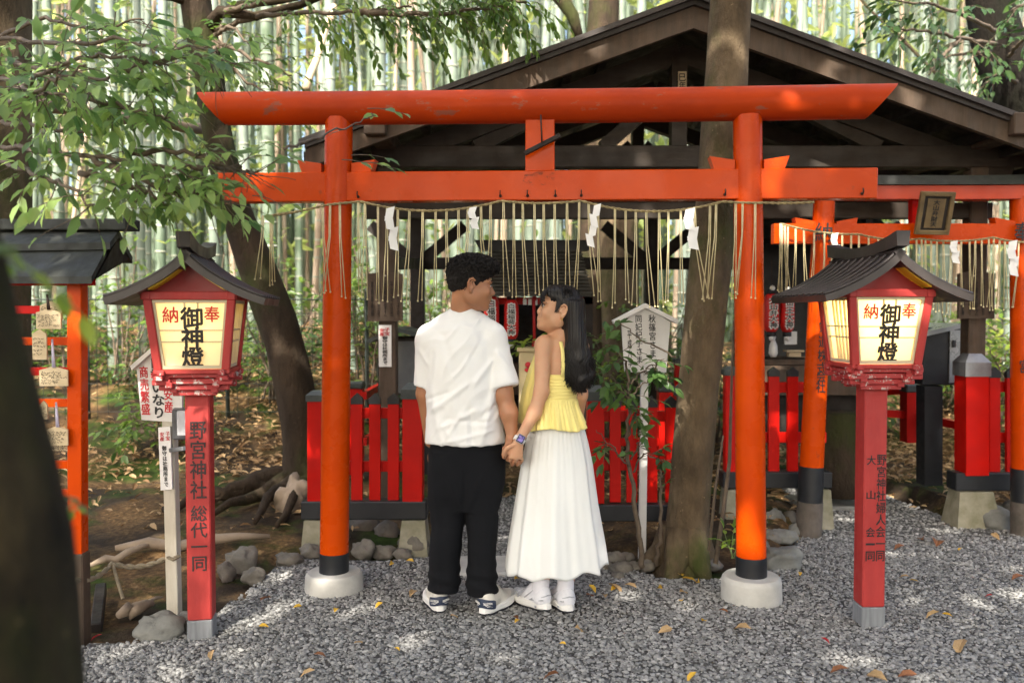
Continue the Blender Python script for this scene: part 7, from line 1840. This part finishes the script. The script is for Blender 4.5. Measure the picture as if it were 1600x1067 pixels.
# skirt
kk = np.random.default_rng(6).random(20) * 6.28
def sk_p(T, v, Z):
    k = (1 - v) ** 1.05; T2 = T + .10 * np.sin(T * 3 + 1)
    s = np.sin(T2 * 9 + kk[0]); s2 = np.sin(T2 * 16 + kk[1]); return k * (.012 * s + .0045 * s2 + .0015 * np.sin(T * 27 + kk[2])) + .0012 * np.sin(T * 44 + kk[3]) * v ** 3
def sk_z(Z, T, v): return Z + (1 - v) ** 2 * (.012 * np.sin(T * 9 + kk[0] + 1.2) + .016 * np.cos(T) - .004 * np.sin(T))
V, F = garment([wrow(886, 791, 950, 4.06, .235), wrow(850, 795, 945, 4.06, .222), wrow(787, 805, 934, 4.06, .19), wrow(724, 815, 926, 4.06, .155), wrow(690, 822, 919, 4.06, .135), wrow(660, 830, 911, 4.06, .115), wrow(640, 838, 901, 4.06, .09)], 420, sk_z, sk_p, nz=60)
link_mesh('skirt', V, F, M['skirt'], wom, smooth=True)
# socks and shoes
for an, toe in ((ankL, Vector((-.3, .9, 0))), (ankR, Vector((.02, 1, 0)))):
    D = SDF(tuple(an - Vector((.1, .1, .13))), tuple(an + Vector((.1, .12, .12))), .004); D.cap(an + Vector((0, 0, .052)), an - Vector((0, 0, .06)), .040, .038, .01, flat0=True); P, F = D.mesh(1); N = vnorm(P, F)
    aa = np.arctan2(P[:, 1] - an.y, P[:, 0] - an.x); link_mesh('sock', P + N * (.0008 * np.sin(aa * 40))[:, None], [F], M['sock'], wom, smooth=True)
sneaker(wom, heelL, R(128), .25, 'w'); sneaker(wom, heelR, R(106), .25, 'w')

# long hair: cap, falling mass and locks
S = SDF(tuple(CW - Vector((.16, .2, .52))), tuple(CW + Vector((.26, .26, .2))), .0045)
k = kW
S.ell(pw(-.018, 0, .040), (.100 * k, .080 * k, .089 * k), rotw, .01); S.ell(pw(-.05, 0, -.01), (.080 * k, .080 * k, .10 * k), rotw, .03); S.ell(pw(.03, 0, .065), (.066 * k, .070 * k, .052 * k), rotw, .02)
S.ell(pw(.100, 0, -.025), (.068 * k, .11 * k, .098 * k), rotw, .006, True)
for q in (-1, 1): S.ell(pw(.060, q * .095, -.030), (.066 * k, .06 * k, .078 * k), rotw, .012, True); S.ell(pw(-.006, q * .096, -.006), (.024 * k, .036 * k, .034 * k), rotw, .004, True)
HP = [(896, 478, 4.02), (898, 520, 4.0), (900, 555, 3.985), (903, 580, 3.985)]
HR = [(.060, .075), (.048, .07), (.050, .06), (.052, .05)]
prev = None
rows = []
for px, py, xl, xr, cy, b in ((0, 470, 879, 911, 4.03, .078), (0, 500, 881, 913, 4.02, .072), (0, 530, 882, 917, 4.0, .058), (0, 560, 884, 923, 3.99, .050), (0, 585, 887, 926, 3.985, .046), (0, 600, 892, 922, 3.985, .040), (0, 612, 897, 912, 3.985, .028)): rows.append(wrow(py, xl, xr, cy, b))
S.tower(rows, .02, p=2.0)
P, F = S.mesh(2); N = vnorm(P, F)
low = sstep(1.30, 1.12, P[:, 2]); hx = P[:, 0] + .010 * low * np.sin(P[:, 2] * 60)
P = P + N * (.0028 * np.sin(hx * 520 + 3 * vnoise(P[:, 0] * 30, P[:, 2] * 4)) * .6 + .006 * vnoise(hx * 60 + P[:, 1] * 40, P[:, 2] * (3 + 0)))[:, None] + np.stack([.014 * low * np.sin(P[:, 2] * 62), .008 * low * np.cos(P[:, 2] * 62 + P[:, 0] * 30), 0 * low], 1)
hw_ = link_mesh('hair', P, [F], M['hair'], wom, smooth=True)
g = np.random.default_rng(15); mb = MB()
for kx in range(620):      # locks running from the crown over the back and down
    q = g.random(); az = -.2 + 2.0 * g.random(); xs_ = 879 + 49 * g.random(); c0 = pw(.01 - .05 * g.random(), -.02 - .055 * g.random(), .112 - .05 * g.random())
    side = (xs_ - 903) / 21; yy = 3.985 - .040 * math.sqrt(max(0, 1 - side * side)); end = 586 + 34 * g.random() - 14 * abs(side)
    A = [c0, pw(-.085 + .03 * g.random(), -.055 + .03 * g.random(), .01), vw(xs_ * .6 + 895 * .4 - 1, 525, yy + .01), vw(xs_ * .85 + 903 * .15, 560, yy + .002), vw(xs_ + 3 * math.sin(kx), end - 14, yy - .002), vw(xs_ - 3 + 6 * g.random(), end, yy + .006)]
    Q = []
    for i in range(len(A) - 1):
        for t_ in (0, .33, .66): Q.append(A[i].lerp(A[i + 1], t_))
    Q.append(A[-1]); n_ = len(Q); Q = [Q[0]] + [(Q[i - 1] + Q[i] * 2 + Q[i + 1]) / 4 for i in range(1, n_ - 1)] + [Q[-1]]
    Q = [p + Vector((.013 * math.sin(i * .95 + (kx % 7) * .5), -.006 * math.cos(i * .95 + (kx % 7) * .5), 0)) * max(0, (i - n_ * .5) / n_ * 2) + Vector((.003 * math.sin(i * .7 + kx * 2.1), 0, 0)) for i, p in enumerate(Q)]
    if kx % 2 == 0: Q = Q[4:]
    hr = .0011 + .0011 * g.random(); lift = .004 * g.random(); Q = [p + Vector((.004 * g.normal() * i / len(Q), -lift * min(1, i / 5), 0)) for i, p in enumerate(Q)]
    mb.tube(Q, [hr if i < len(Q) * .8 else hr * (1 - (i / len(Q) - .8) * 4) for i in range(len(Q))], 4, False)
for kx in range(34):       # wispy fringe over the forehead
    q = -.95 + 1.5 * g.random(); p0 = pw(.066, q * .045, .088); L = .045 + .05 * g.random(); pts = []
    for j in range(8): t_ = j / 7; pts.append(p0 + f * (.030 * math.sin(t_ * 2.2) * k) - u * (L * t_ ** 1.4) + s_ * (q * .028 * t_) + f * .003 * math.sin(kx + t_ * 4))
    mb.tube(pts, [.0018] * 5 + [.0015, .001, .0005], 4, False)
for kx in range(26):       # strands in front of the ear
    p0 = pw(.035 - .03 * g.random(), -.072, .06); mb.tube([p0, pw(.030 - .02 * g.random(), -.080, .02), pw(.012 + .02 * g.random(), -.078, -.012 - .01 * g.random())], [.0018, .0015, .0006], 4, False)
mb.build('lock', M['hair'], hw_, True)
